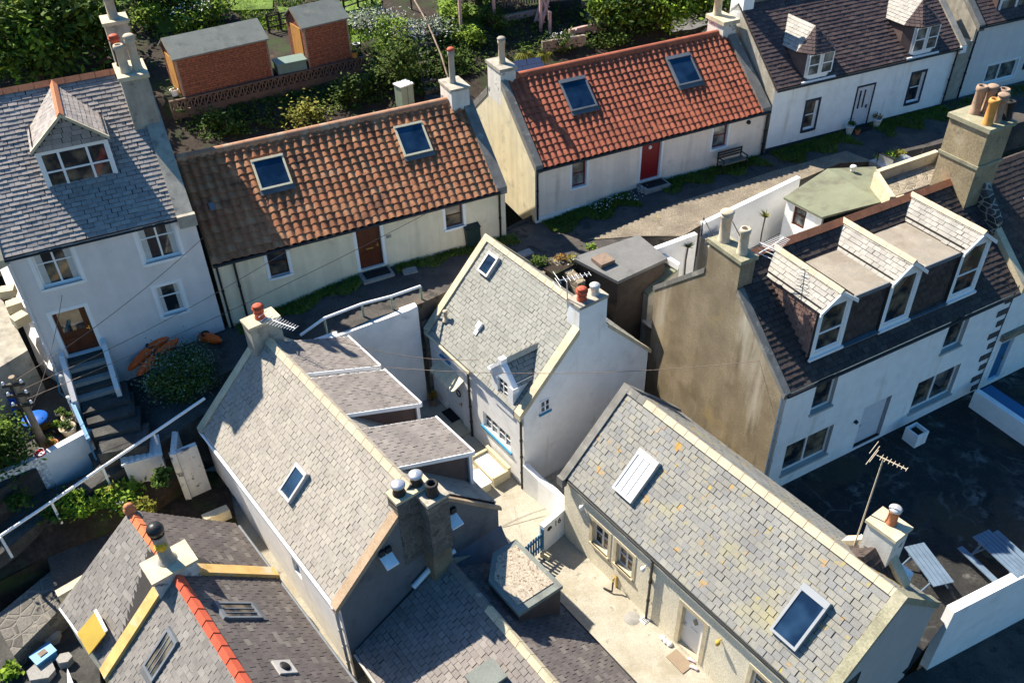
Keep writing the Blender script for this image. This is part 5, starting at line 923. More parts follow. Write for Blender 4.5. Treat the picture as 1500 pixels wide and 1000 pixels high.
# ---- hillside behind the cottages
LWa, LWb = at(248, 150, 7.72), at(540, 82, 7.72); LWd = LWb - LWa; LWd.z = 0; LWd.normalize(); LWn = V((-LWd.y, LWd.x, 0))
def hz_(X):
    q = V(X) - fB.o; u, v = q.dot(fB.ax[0]), q.dot(fB.ax[1]); e = (V(X) - LWa); s_ = e.dot(LWd); e = e.dot(LWn)
    zl = interp(e, [(-9, 4.9), (-7.5, 5.0), (.12, 6.75), (.5, 7.7), (6, 7.9), (16, 9.5), (46, 15), (190, 40)])
    z2 = interp(v, [(0, 4.9), (6.5, 5.2), (9, 6.4), (10, 6.6), (15, 8.1), (20, 8.6), (30, 10.5), (60, 16), (200, 40)])
    k_ = min(1, max(0, (s_ - 9.3) / 4)); return zl * (1 - k_) + z2 * k_
mb = MB(); us = [-60 + 2.5 * i for i in range(17)] + [-18 + .7 * i for i in range(70)] + [31 + 2.5 * i for i in range(30)]; vs2 = [6.45 + .45 * i for i in range(40)] + [24.5 + 2 * i for i in range(20)] + [70, 90, 130, 200]
G_ = []
for v in vs2:
    for u in us: X = fB.pt(u, v, 0); X.z = hz_(X) + .12 * NZ.noise(X * .6) + .05 * NZ.noise(X * 2.1); G_.append(X)
nu = len(us); mb.add(G_, [(j * nu + i, j * nu + i + 1, (j + 1) * nu + i + 1, (j + 1) * nu + i) for j in range(len(vs2) - 1) for i in range(nu - 1)], 0, True)
struct(mb, 'hillside', M['soil'])
def hp(px, py, dz=0.):
    z = 8.
    for _ in range(12): X = at(px, py, z); z = z * .4 + hz_(X) * .6
    return at(px, py, z) + V((0, 0, dz))
def region(pts):                                    # random hillside point inside a quad of pixels
    Q = [V(p) for p in pts]
    def f():
        s, t_ = rng.random(), rng.random(); p = Q[0].lerp(Q[1], s).lerp(Q[3].lerp(Q[2], s), t_); return hp(p.x, p.y)
    return f
mb = MB()
for reg, n in ((((330, 0), (560, 0), (540, 70), (360, 40)), 5200), (((510, 45), (570, 40), (565, 75), (515, 80)), 900), (((640, 0), (720, 0), (700, 60), (650, 60)), 1500), (((180, 5), (330, 0), (330, 40), (230, 60)), 1500)): blades(mb, region(reg), n, .12, 0, .09, lean=.8)
for i, reg in enumerate((((405, 12), (560, 0), (545, 40), (420, 40)), ((515, 55), (575, 42), (560, 70), (522, 80)), ((640, 0), (720, 0), (700, 45), (650, 45)), ((200, 20), (300, 8), (320, 30), (240, 50)), ((330, 0), (400, 0), (400, 16), (340, 18)))):
    P = [hp(*q, .02) for q in reg]; sheet(P, 'lawn', M['lawn'], .6, 0, 0, zf=lambda c: hz_(c) + .12 * NZ.noise(V((c.x, c.y, hz_(c))) * .6) + .09)
tag(mb.build('garden_grass', M['leaf']), 'sunlit grass of the gardens behind the sheds', 'grass', kind='stuff')
mb = MB()
for reg, n in ((((640, 20), (1000, 0), (1010, 40), (690, 110)), 900), (((250, 170), (560, 110), (660, 130), (300, 210)), 700), (((560, 60), (680, 30), (700, 110), (600, 120)), 700)):
    f = region(reg)
    for _ in range(n): foliage(mb, f() + V((0, 0, .1)), (.22, .22, .16), 9, .075, 0, 3)
tag(mb.build('ground_cover', M['leafdark']), 'dark leafy ground cover over the shaded garden slope', 'ground cover', kind='stuff')
def bush(px, py, rad, n, size, m, label, name='garden_shrub', **k): return plant(name, label, 'shrub', hp(px, py, -.1), rad, n, size, m, 'garden shrubs on the slope', **k)
bush(590, 120, (1.5, 1.3, 1.3), 2600, .10, 'leafdark', 'dark rounded shrub beside the garden steps', extra=('leafyel', .06, .8))
bush(440, 185, (1.1, 1., .7), 700, .10, 'leafyel', 'yellow tipped shrub above the ridge of the brown pantile cottage')
bush(575, 65, (.9, .8, .8), 900, .09, 'leaf', 'bright green shrub behind the right hand shed'); 
bush(300, 35, (1.6, 1.3, .8), 1600, .12, 'leaf', 'tall bright grass clump behind the long shed', extra=('petal', .25, .5))
for px, py, lab in ((545, 40, 'left'), (615, 55, 'right')): bush(px, py, (1.5, 1.1, .5), 1000, .09, 'leafgrey', 'silvery white flowering shrub by the garden handrail, %s of two' % lab, extra=('petal', .6, .55))
bush(817, 70, (.8, .6, .5), 400, .09, 'leafdark', 'shrub covered in white round flowers below the deck stair', extra=('petal', .35, .6))
for px, lab in ((770, 'left'), (798, 'right')): 
    c = hp(px, 98, .2); t = thing('spiky_plant', 'straw coloured spiky plant beside the slate shed roof, %s of two' % lab, 'plant', c, 0, 'spiky plants'); mb = MB()
    for _ in range(90): a = rng.uniform(0, 6.28); r_ = rng.uniform(.25, .75); d = V((math.cos(a), math.sin(a), 0)); s = V((-d.y, d.x, 0)) * .025; mb.add([c - s, c + s, c + d * r_ * .5 + V((0, 0, .55)) + s * .7, c + d * r_ * .5 + V((0, 0, .55)) - s * .7, c + d * r_ + V((0, 0, .3 * rng.random()))], [(0, 1, 2, 3), (3, 2, 4)])
    mb.build('leaves', M['leafyel'], t)
for i, (px, py, h, rx, n, m, lab) in enumerate(((60, 125, 2.6, 2.9, 9000, 'leafdark', 'big dark leafy tree behind the slate ridge at the top left corner'), (150, 90, 2.2, 1.9, 4500, 'leafdark', 'dark tree close behind the tall chimney stack'), (0, 60, 3., 3., 6000, 'leaf', 'bright green tree at the very top left edge'), (235, 10, 1.6, 2.2, 3000, 'leafdark', 'dark tree above the long garden shed'))):
    c = hp(px, py); tree('garden_tree', lab, c, h, (rx, rx * .9, rx * .75), n, .19, m, 'trees at the top of the garden', 34)
for i, (px, py, h, rx, n, m, lab) in enumerate(((905, 45, 1.2, 1.7, 3600, 'leafdark', 'dark tree behind the red ridge, left of three'), (965, 38, 1.3, 1.8, 3800, 'leaf', 'bright green tree behind the red ridge, middle of three'), (1020, 30, 1.2, 1.6, 3200, 'leafdark', 'dark tree behind the red ridge by the paling fence'), (700, 8, 1.6, 1.6, 2400, 'leafdark', 'dark tree left of the pink deck stair'), (1075, 5, 1.4, 1.5, 2200, 'leafdark', 'dark tree behind the white chimney'))):
    tree('garden_tree', lab, hp(px, py), h, (rx, rx, rx * .75), n, .15, m, 'trees at the top of the garden', 26)
for px, py, rad, n, m, lab in ((285, 22, (.9, .8, .6), 900, 'leaf', 'bright green clump left of the white flowers behind the long shed'), (215, 42, (1.0, .9, .7), 900, 'leaf', 'sunlit shrub beside the tall rear chimney'), (662, 95, (.6, .5, .4), 420, 'leafdark', 'low shrub on the slope right of the timber handrail'), (690, 62, (.8, .7, .5), 600, 'leaf', 'bright shrub below the brown board fence'), (722, 40, (.8, .7, .5), 600, 'leafdark', 'dark shrub left of the deck posts'), (668, 30, (.9, .8, .6), 700, 'leaf', 'bright shrub at the top of the garden steps'), (330, 190, (.9, .7, .5), 600, 'leafdark', 'dark shrub on the bank above the brown pantile ridge'), (520, 150, (1.0, .8, .7), 900, 'leafdark', 'dark shrub on the bank left of the green cabinet'), (560, 190, (.7, .6, .4), 400, 'leafdark', 'low dark shrub in front of the green cabinet'), (890, 70, (.9, .7, .5), 600, 'leafdark', 'dark shrub just behind the red ridge')): bush(px, py, rad, n, .10, m, lab)
# sheds
def shed(lab, f0, f1, D, h0, h1, hr, dooru=None):
    """front wall from f0 to f1 on the terrace, D deep"""
    d = (f1 - f0); L = d.length; yaw = math.degrees(math.atan2(d.y, d.x)); f = plan((f0.x, f0.y), yaw); z = min(f0.z, f1.z) - .05
    t = thing('garden_shed', lab, 'shed', f.pt(0, 0, z), yaw, 'garden sheds')
    mb = MB().prism([f.pt(0, 0, z), f.pt(0, D, z), f.pt(0, D, z + h1), f.pt(0, D * .5, z + hr), f.pt(0, 0, z + h0)], f.ax[0] * L); mb.build('wall', M['brickshed'], t)
    mb = MB(); e = .12
    mb.prism([f.pt(-e, -.1, z + h0 - .0), f.pt(-e, D * .5, z + hr + .04), f.pt(-e, D * .5, z + hr + .1), f.pt(-e, -.1, z + h0 + .07)], f.ax[0] * (L + 2 * e)); mb.prism([f.pt(-e, D + .1, z + h1 - .0), f.pt(-e, D * .5 + .003, z + hr + .04), f.pt(-e, D * .5 + .003, z + hr + .1), f.pt(-e, D + .1, z + h1 + .07)], f.ax[0] * (L + 2 * e)); mb.build('roof', M['felt'], t)
    MB().box(f, -.03, -.003, D * .2, D * .75, z + .05, z + h0 - .1).build('door', M['potorange'], t)
    MB().box(f, -.02, .06, -.02, -.002, z, z + h0).build('corner_board', M['timber'], t); MB().box(f, L - .06, L + .02, -.02, -.002, z, z + h0).build('corner_board', M['timber'], t); mb = MB().prism([f.pt(-e - .03, -.1, z + h0 - .08), f.pt(-e - .03, D * .5, z + hr - .03), f.pt(-e - .03, D * .5, z + hr + .1), f.pt(-e - .03, -.1, z + h0 + .06)], f.ax[0] * .028); mb.build('bargeboard', M['timber'], t); return t, f, z
zt_ = 7.75
shed('long orange timber shed with grey felt roof on the terrace', at(270, 142, zt_), at(400, 110.7, zt_), 2.3, 1.85, 1.85, 2.5)
shed('short orange timber shed with grey felt roof beside the green storage box', at(*T(370, 0, 310, 370), zt_), at(*T(370, 0, 538, 312), zt_), 2.2, 2.05, 2.05, 2.75)
# lattice block wall along the terrace
a, b = LWa.copy(), LWb.copy(); d = (b - a); L = d.length; f = plan((a.x, a.y), math.degrees(math.atan2(d.y, d.x))); t = thing('lattice_wall', 'pierced block wall along the edge of the shed terrace', 'wall', f.pt(0, 0, 6.3), math.degrees(math.atan2(d.y, d.x)))
mb = MB().box(f, 0, L, 0, .14, 6.2, 7.2).box(f, 0, L, -.02, .16, 7.66, 7.74); mb.build('base_wall', M['terracotta'] if False else mat('dull_brown_masonry', (.13, .085, .06), .2, 2, .9, .3, 30), t)
mb = MB(); n = int(L / .32)
for k in range(n):
    x0 = k * L / n; x1 = x0 + L / n; mb.box(f, x0, x0 + .05, 0, .12, 7.203, 7.657); mb.prism([f.pt(x0 + .05, .02, 7.22), f.pt(x0 + .11, .02, 7.203), f.pt(x1, .02, 7.64), f.pt(x1 - .06, .02, 7.655)], f.ax[1] * .05); mb.prism([f.pt(x1 - .06, .08, 7.203), f.pt(x1, .08, 7.22), f.pt(x0 + .11, .08, 7.655), f.pt(x0 + .05, .08, 7.64)], f.ax[1] * .035)
mb.build('lattice', mat('dull_pink_block', (.17, .115, .085), .2, 2, .9, .2, 30), t)
c = at(*T(370, 0, 210, 375), 7.8); f = plan((c.x, c.y), 27); t = thing('storage_box', 'low grey green storage box between the two sheds', 'box', c, 27); MB().box(f, -.75, .75, -.3, .4, 7.7, 8.2).build('body', M['boxgreen'], t); MB().prism([f.pt(-.8, -.36, 8.2), f.pt(-.8, .46, 8.26), f.pt(-.8, .46, 8.33), f.pt(-.8, -.36, 8.27)], f.ax[0] * 1.6).build('lid', M['boxgreen'], t)
c = hp(595, 165); f = plan((c.x, c.y), 40); z = c.z; t = thing('green_cabinet', 'tall pale green cabinet with a white lid behind the brown pantile ridge', 'cabinet', c, 40); zc = zover(c, 590, 122); MB().box(f, -.36, .36, -.3, .3, z - .2, zc - .06).build('body', M['cabgreen'], t); MB().box(f, -.4, .4, -.34, .34, zc - .06, zc).build('lid', M['white'], t); MB().box(f, -.02, .02, -.315, -.302, z, zc - .1).build('door_joint', M['lead'], t)
for i, (px, py, lab, m) in enumerate(((257, 140, 'white round tub by the corner of the long shed', 'white'), (523, 72, 'grey bucket behind the short shed', 'steel'), (520, 84, 'yellow tub at the right end of the short shed', 'potorange'))):
    c = at(px, py, 7.75); t = thing('garden_tub', lab, 'tub', c, 0, 'tubs by the sheds'); MB().lathe(c, [(.14, 0), (.2, .28), (.22, .3), (.18, .3), (.15, .22), (.001, .2)], 14).build('tub_body', M[m], t); foliage(MB(), c + V((0, 0, .3)), (.12, .12, .06), 70, .05, 0, 6, spread=.5).build('plant', M['leafdry' if i == 0 else 'leafdark'], t)
# garden steps and their handrail
mb = MB()
for k in range(9):
    a = hp(640 - 3 * k * 1.0, 143 - k * 12.5); f = plan((a.x, a.y), 25); mb.box(f, -.55, .55, -.2, .35, a.z - .3, a.z + .06 + .02 * k)
o_ = mb.build('garden_steps', M['stepstone']); o_['kind'] = 'structure'
P = [hp(660, 143, .75), hp(648, 105, .85), hp(628, 58, .9), hp(603, 14, .9)]; t = thing('garden_handrail', 'grey timber handrail beside the steep garden steps', 'railing', P[0] - V((0, 0, .8)), 0, 'pipe rails' if False else None); MB().tube(P, .045, 8).build('rail', M['timber'], t)
for p in P: MB().tube([p, p - V((0, 0, 1.0))], .05, 6).build('post', M['timberdark'], t)
# slate shed roof behind the red cottage, deck, low walls, fences
z = 7.7; P = [at(752, 108, z), at(800, 100, z), at(790, 84, z + .5), at(752, 90, z + .5)]; t = thing('lean_to_shed', 'small lean to with blue grey slates behind the left chimney of the red roofed cottage', 'shed', P[0] - V((0, 0, 2)), 25)
mb = MB(); slates(mb, P, P[1] - P[0], .4, .3); mb.build('roof', [M['solar'], M['under']], t); MB().prism([p - V((0, 0, .2)) for p in P], V((0, 0, -1.8))).build('wall', M['rubbledark'], t)
c0, c1 = hp(792, 45), hp(860, 28); t = thing('timber_deck', 'raised pinkish timber deck with a braced stair at the top edge', 'deck', c0, 25); mb = MB(); f = plan((c0.x, c0.y), 25)
fl = MB().box(f, -4.4, 3.6, 1.4, 4.4, c0.z + 2.5, c0.z + 2.62).build('floor', M['deck'], t)
for u, v, h in ((0, 0, 2.6), (.35, -.4, 1.1), (1.0, 1.4, 2.6), (3.4, 1.3, 2.6), (-2.2, 1.3, 2.6), (-4.2, 1.3, 2.6), (4.6, 1.6, 2.6)): MB().box(f, u - .07, u + .07, v - .07, v + .07, c0.z - .3, c0.z + h).build('post', M['deck'], t)
mb = MB().tube([f.pt(0, 0, c0.z + .2), f.pt(1.6, 1.2, c0.z + 2.6)], .09, 6).tube([f.pt(0, .7, c0.z + .2), f.pt(1.6, 1.9, c0.z + 2.6)], .09, 6).tube([f.pt(0, -.05, c0.z + 2.), f.pt(.7, .1, c0.z + .4)], .05, 6)
for k in range(7): mb.box(f, .1 + k * .22, .35 + k * .22, .1 + k * .17, .9 + k * .17, c0.z + .35 + k * .33, c0.z + .4 + k * .33)
mb.build('stair', M['deck'], t)
mb = MB()
for k in range(5): mb.box(f, .05 + k * .22, .09 + k * .22, -.05 + k * .14, -.01 + k * .14, c0.z + 1.2 + k * .3, c0.z + 2.3 + k * .3)
mb.build('baluster', M['deck'], t)
for px0, py0, px1, py1, h, lab, m in ((835, 58, 888, 44, .5, 'low pinkish garden wall below the deck', 'deck'), (738, 32, 790, 22, .3, 'low grey kerb wall left of the deck posts', 'greyconc'), (985, 48, 1062, 30, .9, 'long white garden wall behind the red ridge', 'white'), (795, 78, 858, 68, .6, 'brown rubble wall behind the ridge of the red cottage', 'rubble'), (858, 25, 872, 45, .5, 'short pale stepped wall beside the deck', 'greyconc')):
    a, b = hp(px0, py0), hp(px1, py1); d = (b - a).normalized(); nn = V((-d.y, d.x, 0)) * .2; tag(MB().prism([a - V((0, 0, .3)), b - V((0, 0, .3)), b + V((0, 0, h)), a + V((0, 0, h))], nn).build('garden_wall', M[m]), lab, 'wall', 'low garden walls')
def palings(lab, a, b, h, m='timberdark', step=.16, posts=True):
    d = b - a; L = d.length; yaw = math.degrees(math.atan2(d.y, d.x)); f = plan((a.x, a.y), yaw); t = thing('paling_fence', lab, 'fence', a, yaw, 'paling fences'); mb = MB(); k_ = (b.z - a.z) / L
    for i in range(int(L / step)): x = i * step; z = a.z + k_ * x; mb.box(f, x, x + step * .55, 0, .025, z + .08, z + h)
    mb.build('palings', M[m], t); mb = MB()
    for q in (.25, .8): mb.prism([f.pt(0, .03, a.z + h * q), f.pt(L, .03, b.z + h * q), f.pt(L, .03, b.z + h * q + .08), f.pt(0, .03, a.z + h * q + .08)], f.ax[1] * .04)
    mb.build('fence_rail', M[m], t); return t
palings('dark paling fence beside the chimney of the red roofed cottage', hp(1032, 28), hp(1068, 18), 1.5); palings('brown board fence under the deck at the top edge', hp(735, 12), hp(860, 0), 1.5, 'timber')
for px0, py0, px1, py1, lab in ((505, 20, 545, 6, 'dark three rail fence behind the right hand shed'), (395, 50, 430, 42, 'dark rail fence between the two sheds')):
    a, b = hp(px0, py0), hp(px1, py1); t = thing('rail_fence', lab, 'fence', a, 0, 'dark rail fences')
    for q in (0, .5, 1): p = a.lerp(b, q); MB().tube([p - V((0, 0, .2)), p + V((0, 0, 1.1))], .07, 6).build('post', M['timberdark'], t)
    for h in (.35, .65, .95): MB().tube([a + V((0, 0, h)), b + V((0, 0, h))], .05, 6).build('rail', M['timberdark'], t)
# ------------------------------------------------------------------ left side: stair, path, garden
def pz(px, py): return interp(px * .80 - py * .55, [(-450, 1.55), (-330, 2.1), (-240, 2.75), (-150, 3.15), (-60, 3.6), (0, 3.9), (40, 4.1)])
def pp(px, py): return at(px, py, pz(px, py))
sheet([pp(*q) for q in ((445, 505), (352, 476), (336, 470), (200, 520), (120, 560), (118, 640), (140, 690), (60, 720), (0, 760), (-60, 800), (-60, 840), (0, 812), (60, 762), (150, 705), (225, 655), (300, 605), (330, 575))], 'path', M['stepstone'], .8, .02, 2.5)
# garden steps in front of the path
mb = MB(); 
for k, (px, py) in enumerate(((155, 588), (162, 605), (170, 625), (180, 650))):
    z = 3.85 - .15 * k; c = at(px, py, z); f = plan((c.x, c.y), 25 - 4 * k); mb.box(f, -.8, .8, -.3, .9, z - 1.2, z)
o_ = mb.build('path_steps', M['stepstone']); o_['kind'] = 'structure'
# A's entrance stair
o = opA[3]; t = thing('entrance_stair', 'steep dark stone stair between pale side walls up to the glazed door', 'stair', fA.pt((o[0] + o[1]) / 2, -.8, 3.4), YA)
for k in range(7): MB().box(fA, o[0] - .08, o[1] + .08, -.32 - .24 * k, -.02 if k == 0 else -.32 - .24 * (k - 1) - .0, 2.4, o[2] - .03 - .155 * k).build('tread', M['greyconc'] if k % 2 else M['stepstone'], t)
for x in (o[0] - .26, o[1] + .09): MB().prism([fA.pt(x, -.003, 2.4), fA.pt(x, -.003, o[2] + .42), fA.pt(x, -.35, o[2] + .38), fA.pt(x, -1.8, o[2] - .62), fA.pt(x, -1.8, 2.4)], fA.ax[0] * .17).build('side_wall', M['lilac'], t)
z = o[2] - .3; X = fA.pt(.35, -.45, 0); X.z = 3.2; t = thing('water_tank', 'grey upright cylinder with a hose, by the corner of the tall grey house', 'tank', X, 0)
MB().lathe(X, [(.001, 0), (.22, 0), (.22, 1.3), (.19, 1.36), (.001, 1.4)], 16).build('body', M['greyband'], t); MB().tube([X + V((-.2, -.1, .1)), X + V((-.35, -.2, .6)), X + V((-.25, -.1, 1.3)), X + V((0, 0, 1.5)), X + V((.15, 0, 1.3))], .03, 6).build('hose', M['gateblue'], t)
# heather bush and kayaks
c = at(275, 572, 3.3); plant('heather_bush', 'big round grey green bush in front of the tall grey house', 'shrub', c, (1.2, 1.1, .85), 8000, .05, 'leafdark', clumps=70, flat=.9, spread=.19, extra=('leafgrey', .55, .75))
for (a, b, lab) in (((190, 540), (226, 508), 'orange kayak, upper of the two by the grey bush'), ((203, 548), (232, 522), 'orange kayak, lower of the two by the grey bush'), ((282, 490), (318, 498), 'orange kayak sticking out behind the grey bush')):
    A_, B_ = at(*a, 3.95), at(*b, 4.3); d = (B_ - A_).normalized(); A_ = A_ - d * .1; L = (B_ - A_).length + (1.0 if 'behind' not in lab else .3)
    t = thing('kayak', lab, 'kayak', A_, 0, 'orange kayaks'); MB().lathe(A_, [(.001, 0), (.09, .12), (.17, .45), (.21, .9), (.21, L * .6), (.16, L * .85), (.001, L)], 12, 0, d).build('hull', M['kayak'], t); MB().lathe(A_ + d * L * .5 + V((0, 0, .17)), [(.16, 0), (.16, .06), (.12, .06), (.12, 0)], 12).build('cockpit', M['black'], t)
# left garden
GZ = 3.05
sheet([at(*q, GZ) for q in ((-40, 560), (70, 520), (112, 570), (140, 640), (60, 680), (-40, 740))], 'garden_terrace', M['stepstone'], .7, .02, 2.)
P0, P1, P2 = at(-30, 708, 3.3), at(62, 668, 3.4), at(137, 628, 3.5)
for i, (a, b, lab) in enumerate(((P0, P1, 'white painted block garden wall at the left edge, lower part'), (P1, P2, 'white rendered garden wall below the flower pots'))):
    d = (b - a).normalized(); nn = V((-d.y, d.x, 0)) * .25; tag(MB().prism([a - V((0, 0, 2.2)), b - V((0, 0, 2.2)), b, a], nn).build('garden_wall', M['block' if i == 0 else 'white_dirty']), lab, 'wall', 'white garden walls')
a, b = at(103, 590, 4.0), at(137, 668, 3.1); a.z, b.z = 3.1, 2.9; t = thing('blue_gate', 'blue panel gate standing open at the end of the white garden wall', 'gate', b, 0); d = b - a; MB().prism([a, b, b + V((0, 0, 1.0)), a + V((0, 0, 1.05))], V((.06, .03, 0))).build('panel', M['gateblue'], t); MB().prism([a + V((.062, .031, .95)), b + V((.062, .031, .9)), b + V((.062, .031, 1.02)), a + V((.062, .031, 1.07))], V((.05, .03, 0))).build('top_rail', M['bluepaint'], t)
MB().tube([a, a + V((0, 0, 1.2))], .06, 8).build('post', M['white'], t)
c = at(61, 634, GZ); t = thing('garden_table', 'small round bright blue garden table', 'table', c, 0); MB().lathe(c, [(.001, .68), (.42, .68), (.44, .7), (.42, .73), (.001, .73)], 20).build('tabletop', M['bluetable'], t)
for k in range(4): a = k * 1.57 + .4; MB().tube([c + V((math.cos(a) * .33, math.sin(a) * .33, 0)), c + V((math.cos(a) * .28, math.sin(a) * .28, .68))], .025, 6).build('leg', M['bluetable'], t)
c = at(33, 605, GZ); t = thing('garden_chair', 'bright blue garden chair behind the telegraph pole', 'chair', c, 0); MB().box(plan((c.x, c.y), 30), -.24, .24, -.24, .24, .42 + GZ, .46 + GZ).build('seat', M['bluetable'], t); f = plan((c.x, c.y), 30); MB().box(f, -.24, .24, .2, .24, .46 + GZ, .9 + GZ).build('backrest', M['bluetable'], t)
for a in (-.21, .21):
    for b in (-.21, .21): MB().box(f, a - .02, a + .02, b - .02, b + .02, GZ, GZ + .42).build('leg', M['bluetable'], t)
for i, (px, py, r_, m, fol, lab) in enumerate(((104, 620, .22, 'potbuff', 'leafdark', 'wide pale green bowl pot, nearest the blue gate'), (104, 637, .26, 'potbuff', 'leafdark', 'big cream rimmed pot beside the garden wall'), (88, 632, .2, 'potdark', 'leaf', 'dark pot between the blue table and the cream rimmed pot'), (80, 658, .2, 'terracotta', 'leafdry', 'terracotta pot nearest the red bucket'), (72, 636, .19, 'potdark', 'leafdry', 'dark pot with dry orange plant by the pole'), (92, 612, .17, 'potdark', 'leafdark', 'dark pot at the back of the group'), (75, 650, .16, 'potbrown', 'leafdark', 'small brown pot beside the pole foot'))):
    c = at(px, py, GZ); t = thing('flower_pot', lab, 'flower pot', c, 0, 'pots in the left garden'); MB().lathe(c, [(r_ * .7, 0), (r_, r_ * 1.3), (r_ * 1.1, r_ * 1.35), (r_ * 1.1, r_ * 1.55), (r_ * .95, r_ * 1.55), (r_ * .9, r_ * 1.3), (.001, r_ * 1.28)], 16).build('pot', M[m], t); foliage(MB(), c + V((0, 0, r_ * 1.9)), (r_ * .8, r_ * .8, r_ * .6), 160, .055, 0, 6).build('plant', M[fol], t)
c = at(63, 672, GZ + .1); t = thing('bucket', 'bright red bucket by the white garden wall', 'bucket', c, 0); MB().lathe(c, [(.12, 0), (.17, .3), (.18, .31), (.15, .3), (.1, .05), (.001, .04)], 14).build('bucket_body', M['redpl'], t); MB().tube([c + V((-.17, 0, .29)), c + V((-.1, .1, .42)), c + V((.1, .1, .42)), c + V((.17, 0, .29))], .012, 6).build('handle', M['whitepaint'], t)
c = at(129, 632, 2.9); f = plan((c.x, c.y), 30); t = thing('jerrycan', 'small white plastic can by the blue gate', 'container', c, 30); MB().box(f, -.15, .15, -.1, .1, 2.9, 3.3).build('can_body', M['whitepaint'], t); MB().tube([f.pt(-.1, 0, 3.3), f.pt(-.08, 0, 3.38), f.pt(.08, 0, 3.38), f.pt(.1, 0, 3.3)], .02, 6).build('handle', M['whitepaint'], t)
c = at(2, 690, 2.9); tree('hedge_tree', 'dense green garden tree at the left edge beside the white wall', c, 1.3, (1.05, .95, 1.0), 6500, .085, 'leafdark', None, 40)
c = at(67, 655, GZ); t = thing('telegraph_pole', 'leaning brown telegraph pole with white insulators at the left edge', 'pole', c, 0)
h_ = zover(c, 8, 555); MB().tube([c - V((0, 0, .2)), V((c.x, c.y, h_))], [.13, .1], 10).build('pole_shaft', M['timber'], t)
for k, zz in enumerate((.25, .7, 1.15)): f = plan((c.x, c.y), 10); MB().box(f, -.35, .35, -.16, -.08, h_ - zz - .05, h_ - zz + .05).build('cross_arm', M['timberdark'], t); [MB().lathe(f.pt(x, -.12, h_ - zz + .05), [(.035, 0), (.05, .06), (.03, .12), (.001, .13)], 8).build('insulator', M['whitepaint'], t) for x in (-.28, .28)]
top = V((c.x, c.y, h_ - .2)); mb = MB().tube([top + V((-.1, -.1, 0)), V((c.x - .12, c.y - .15, GZ + 1.6)), V((c.x - .05, c.y - .2, GZ + .3))], .04, 6); mb.build('cable_guard', M['black'], t)
def wire(lab, A, B, sag=.3, r=.011):
    P = [A.lerp(B, i / 12) - V((0, 0, sag * (1 - (2 * i / 12 - 1) ** 2))) for i in range(13)]; return tag(MB().tube(P, r, 5).build('overhead_wire', M['potbrown']), lab, 'wire', 'thin overhead wires')
for k, (tgt, lab) in enumerate(((fA.pt(LA + .1, -.15, 8.3), 'overhead wire from the pole to the wall between the grey and cream houses'), (fB.pt(3., -.1, 7.0), 'overhead wire from the pole to the cream cottage eave, left end'), (fB.pt(8.5, -.12, 7.0), 'overhead wire from the pole past the grey house to the cream cottage'), (fA.pt(1.2, -.05, 7.4), 'overhead wire from the pole to the grey house by its door'))): wire(lab, top + V((.05 * k, 0, -.4 * k)), tgt, .25)
wire('thin overhead wire crossing the courtyard to the brown gable', fG.pt(3.5, WG / 2 + 1, 6.3), fE.pt(.0, 1.2, 5.6), .5); wire('thin overhead wire from the dormer roofs to the small white cottage', fG.pt(2.2, WG / 2 + 1.5, 6.3), fF.pt(3.6, -.05, 4.6), .3)
# storage box, concrete block walls and the planted bank beside the rail
f0 = at(222, 706, 1.75); f = plan((f0.x, f0.y), 22); t = thing('garden_store', 'pale grey plastic garden store with ribbed lid beside the handrail', 'box', f0, 22)
zt = 2.95; MB().box(f, -.62, .62, -.1, .75, 1.3, zt).build('body', M['greybox'], t); mb = MB().prism([f.pt(-.67, -.16, zt), f.pt(-.67, .8, zt + .12), f.pt(-.67, .8, zt + .18), f.pt(-.67, -.16, zt + .06)], f.ax[0] * 1.34)
for k in range(6): mb.prism([f.pt(-.58 + .2 * k, -.1, zt + .07), f.pt(-.58 + .2 * k, .74, zt + .175), f.pt(-.58 + .2 * k, .74, zt + .2), f.pt(-.58 + .2 * k, -.1, zt + .095)], f.ax[0] * .14)
mb.build('lid', M['greybox'], t)
for k in range(5): MB().box(f, -.5 + .24 * k, -.46 + .24 * k, -.115, -.102, 1.5, zt - .05).build('rib', M['greybox'], t)
q0, q1, q2 = at(252, 632, 3.2), at(288, 652, 3.15), at(249, 668, 3.15)
t = thing('concrete_wall', 'pale weathered concrete return wall beside the alley, stained brown at its foot', 'wall', V((q1.x, q1.y, .5)), 0)
for a, b in ((q0, V((q2.x, q2.y, 3.2))), (q2, q1)): d = (b - a); d.z = 0; d.normalize(); nn = V((-d.y, d.x, 0)) * .2; MB().prism([V((a.x, a.y, .3)), V((b.x, b.y, .3)), b, a], nn).build('wall_panel', M['stackwhite'], t)
d = (q1 - q0); sheet([at(*q, .95) for q in ((180, 740), (250, 690), (330, 690), (345, 760), (300, 790), (200, 790))], 'dark_patio', M['soil'], .6, .02, 1.)
sheet([at(*q, z) for q, z in (((-40, 800), 1.3), ((70, 745), 1.9), ((180, 690), 2.4), ((250, 640), 2.7), ((262, 700), 1.7), ((200, 760), 1.2), ((100, 800), 1.0), ((0, 850), .8), ((-40, 870), .8))], 'planted_bank', M['soil'], .5, .08, 1.5)
sheet([at(*q, z) for q, z in (((60, 780), .9), ((170, 730), 1.0), ((215, 790), 1.0), ((130, 870), .9), ((80, 860), .9))], 'back_patio', M['stepstone'], .6, .02, 1.)
sheet([at(*q, -.6) for q in ((-60, 830), (60, 790), (140, 900), (150, 1040), (-60, 1060))], 'back_garden', M['stepstone'], .6, .08, 1.)
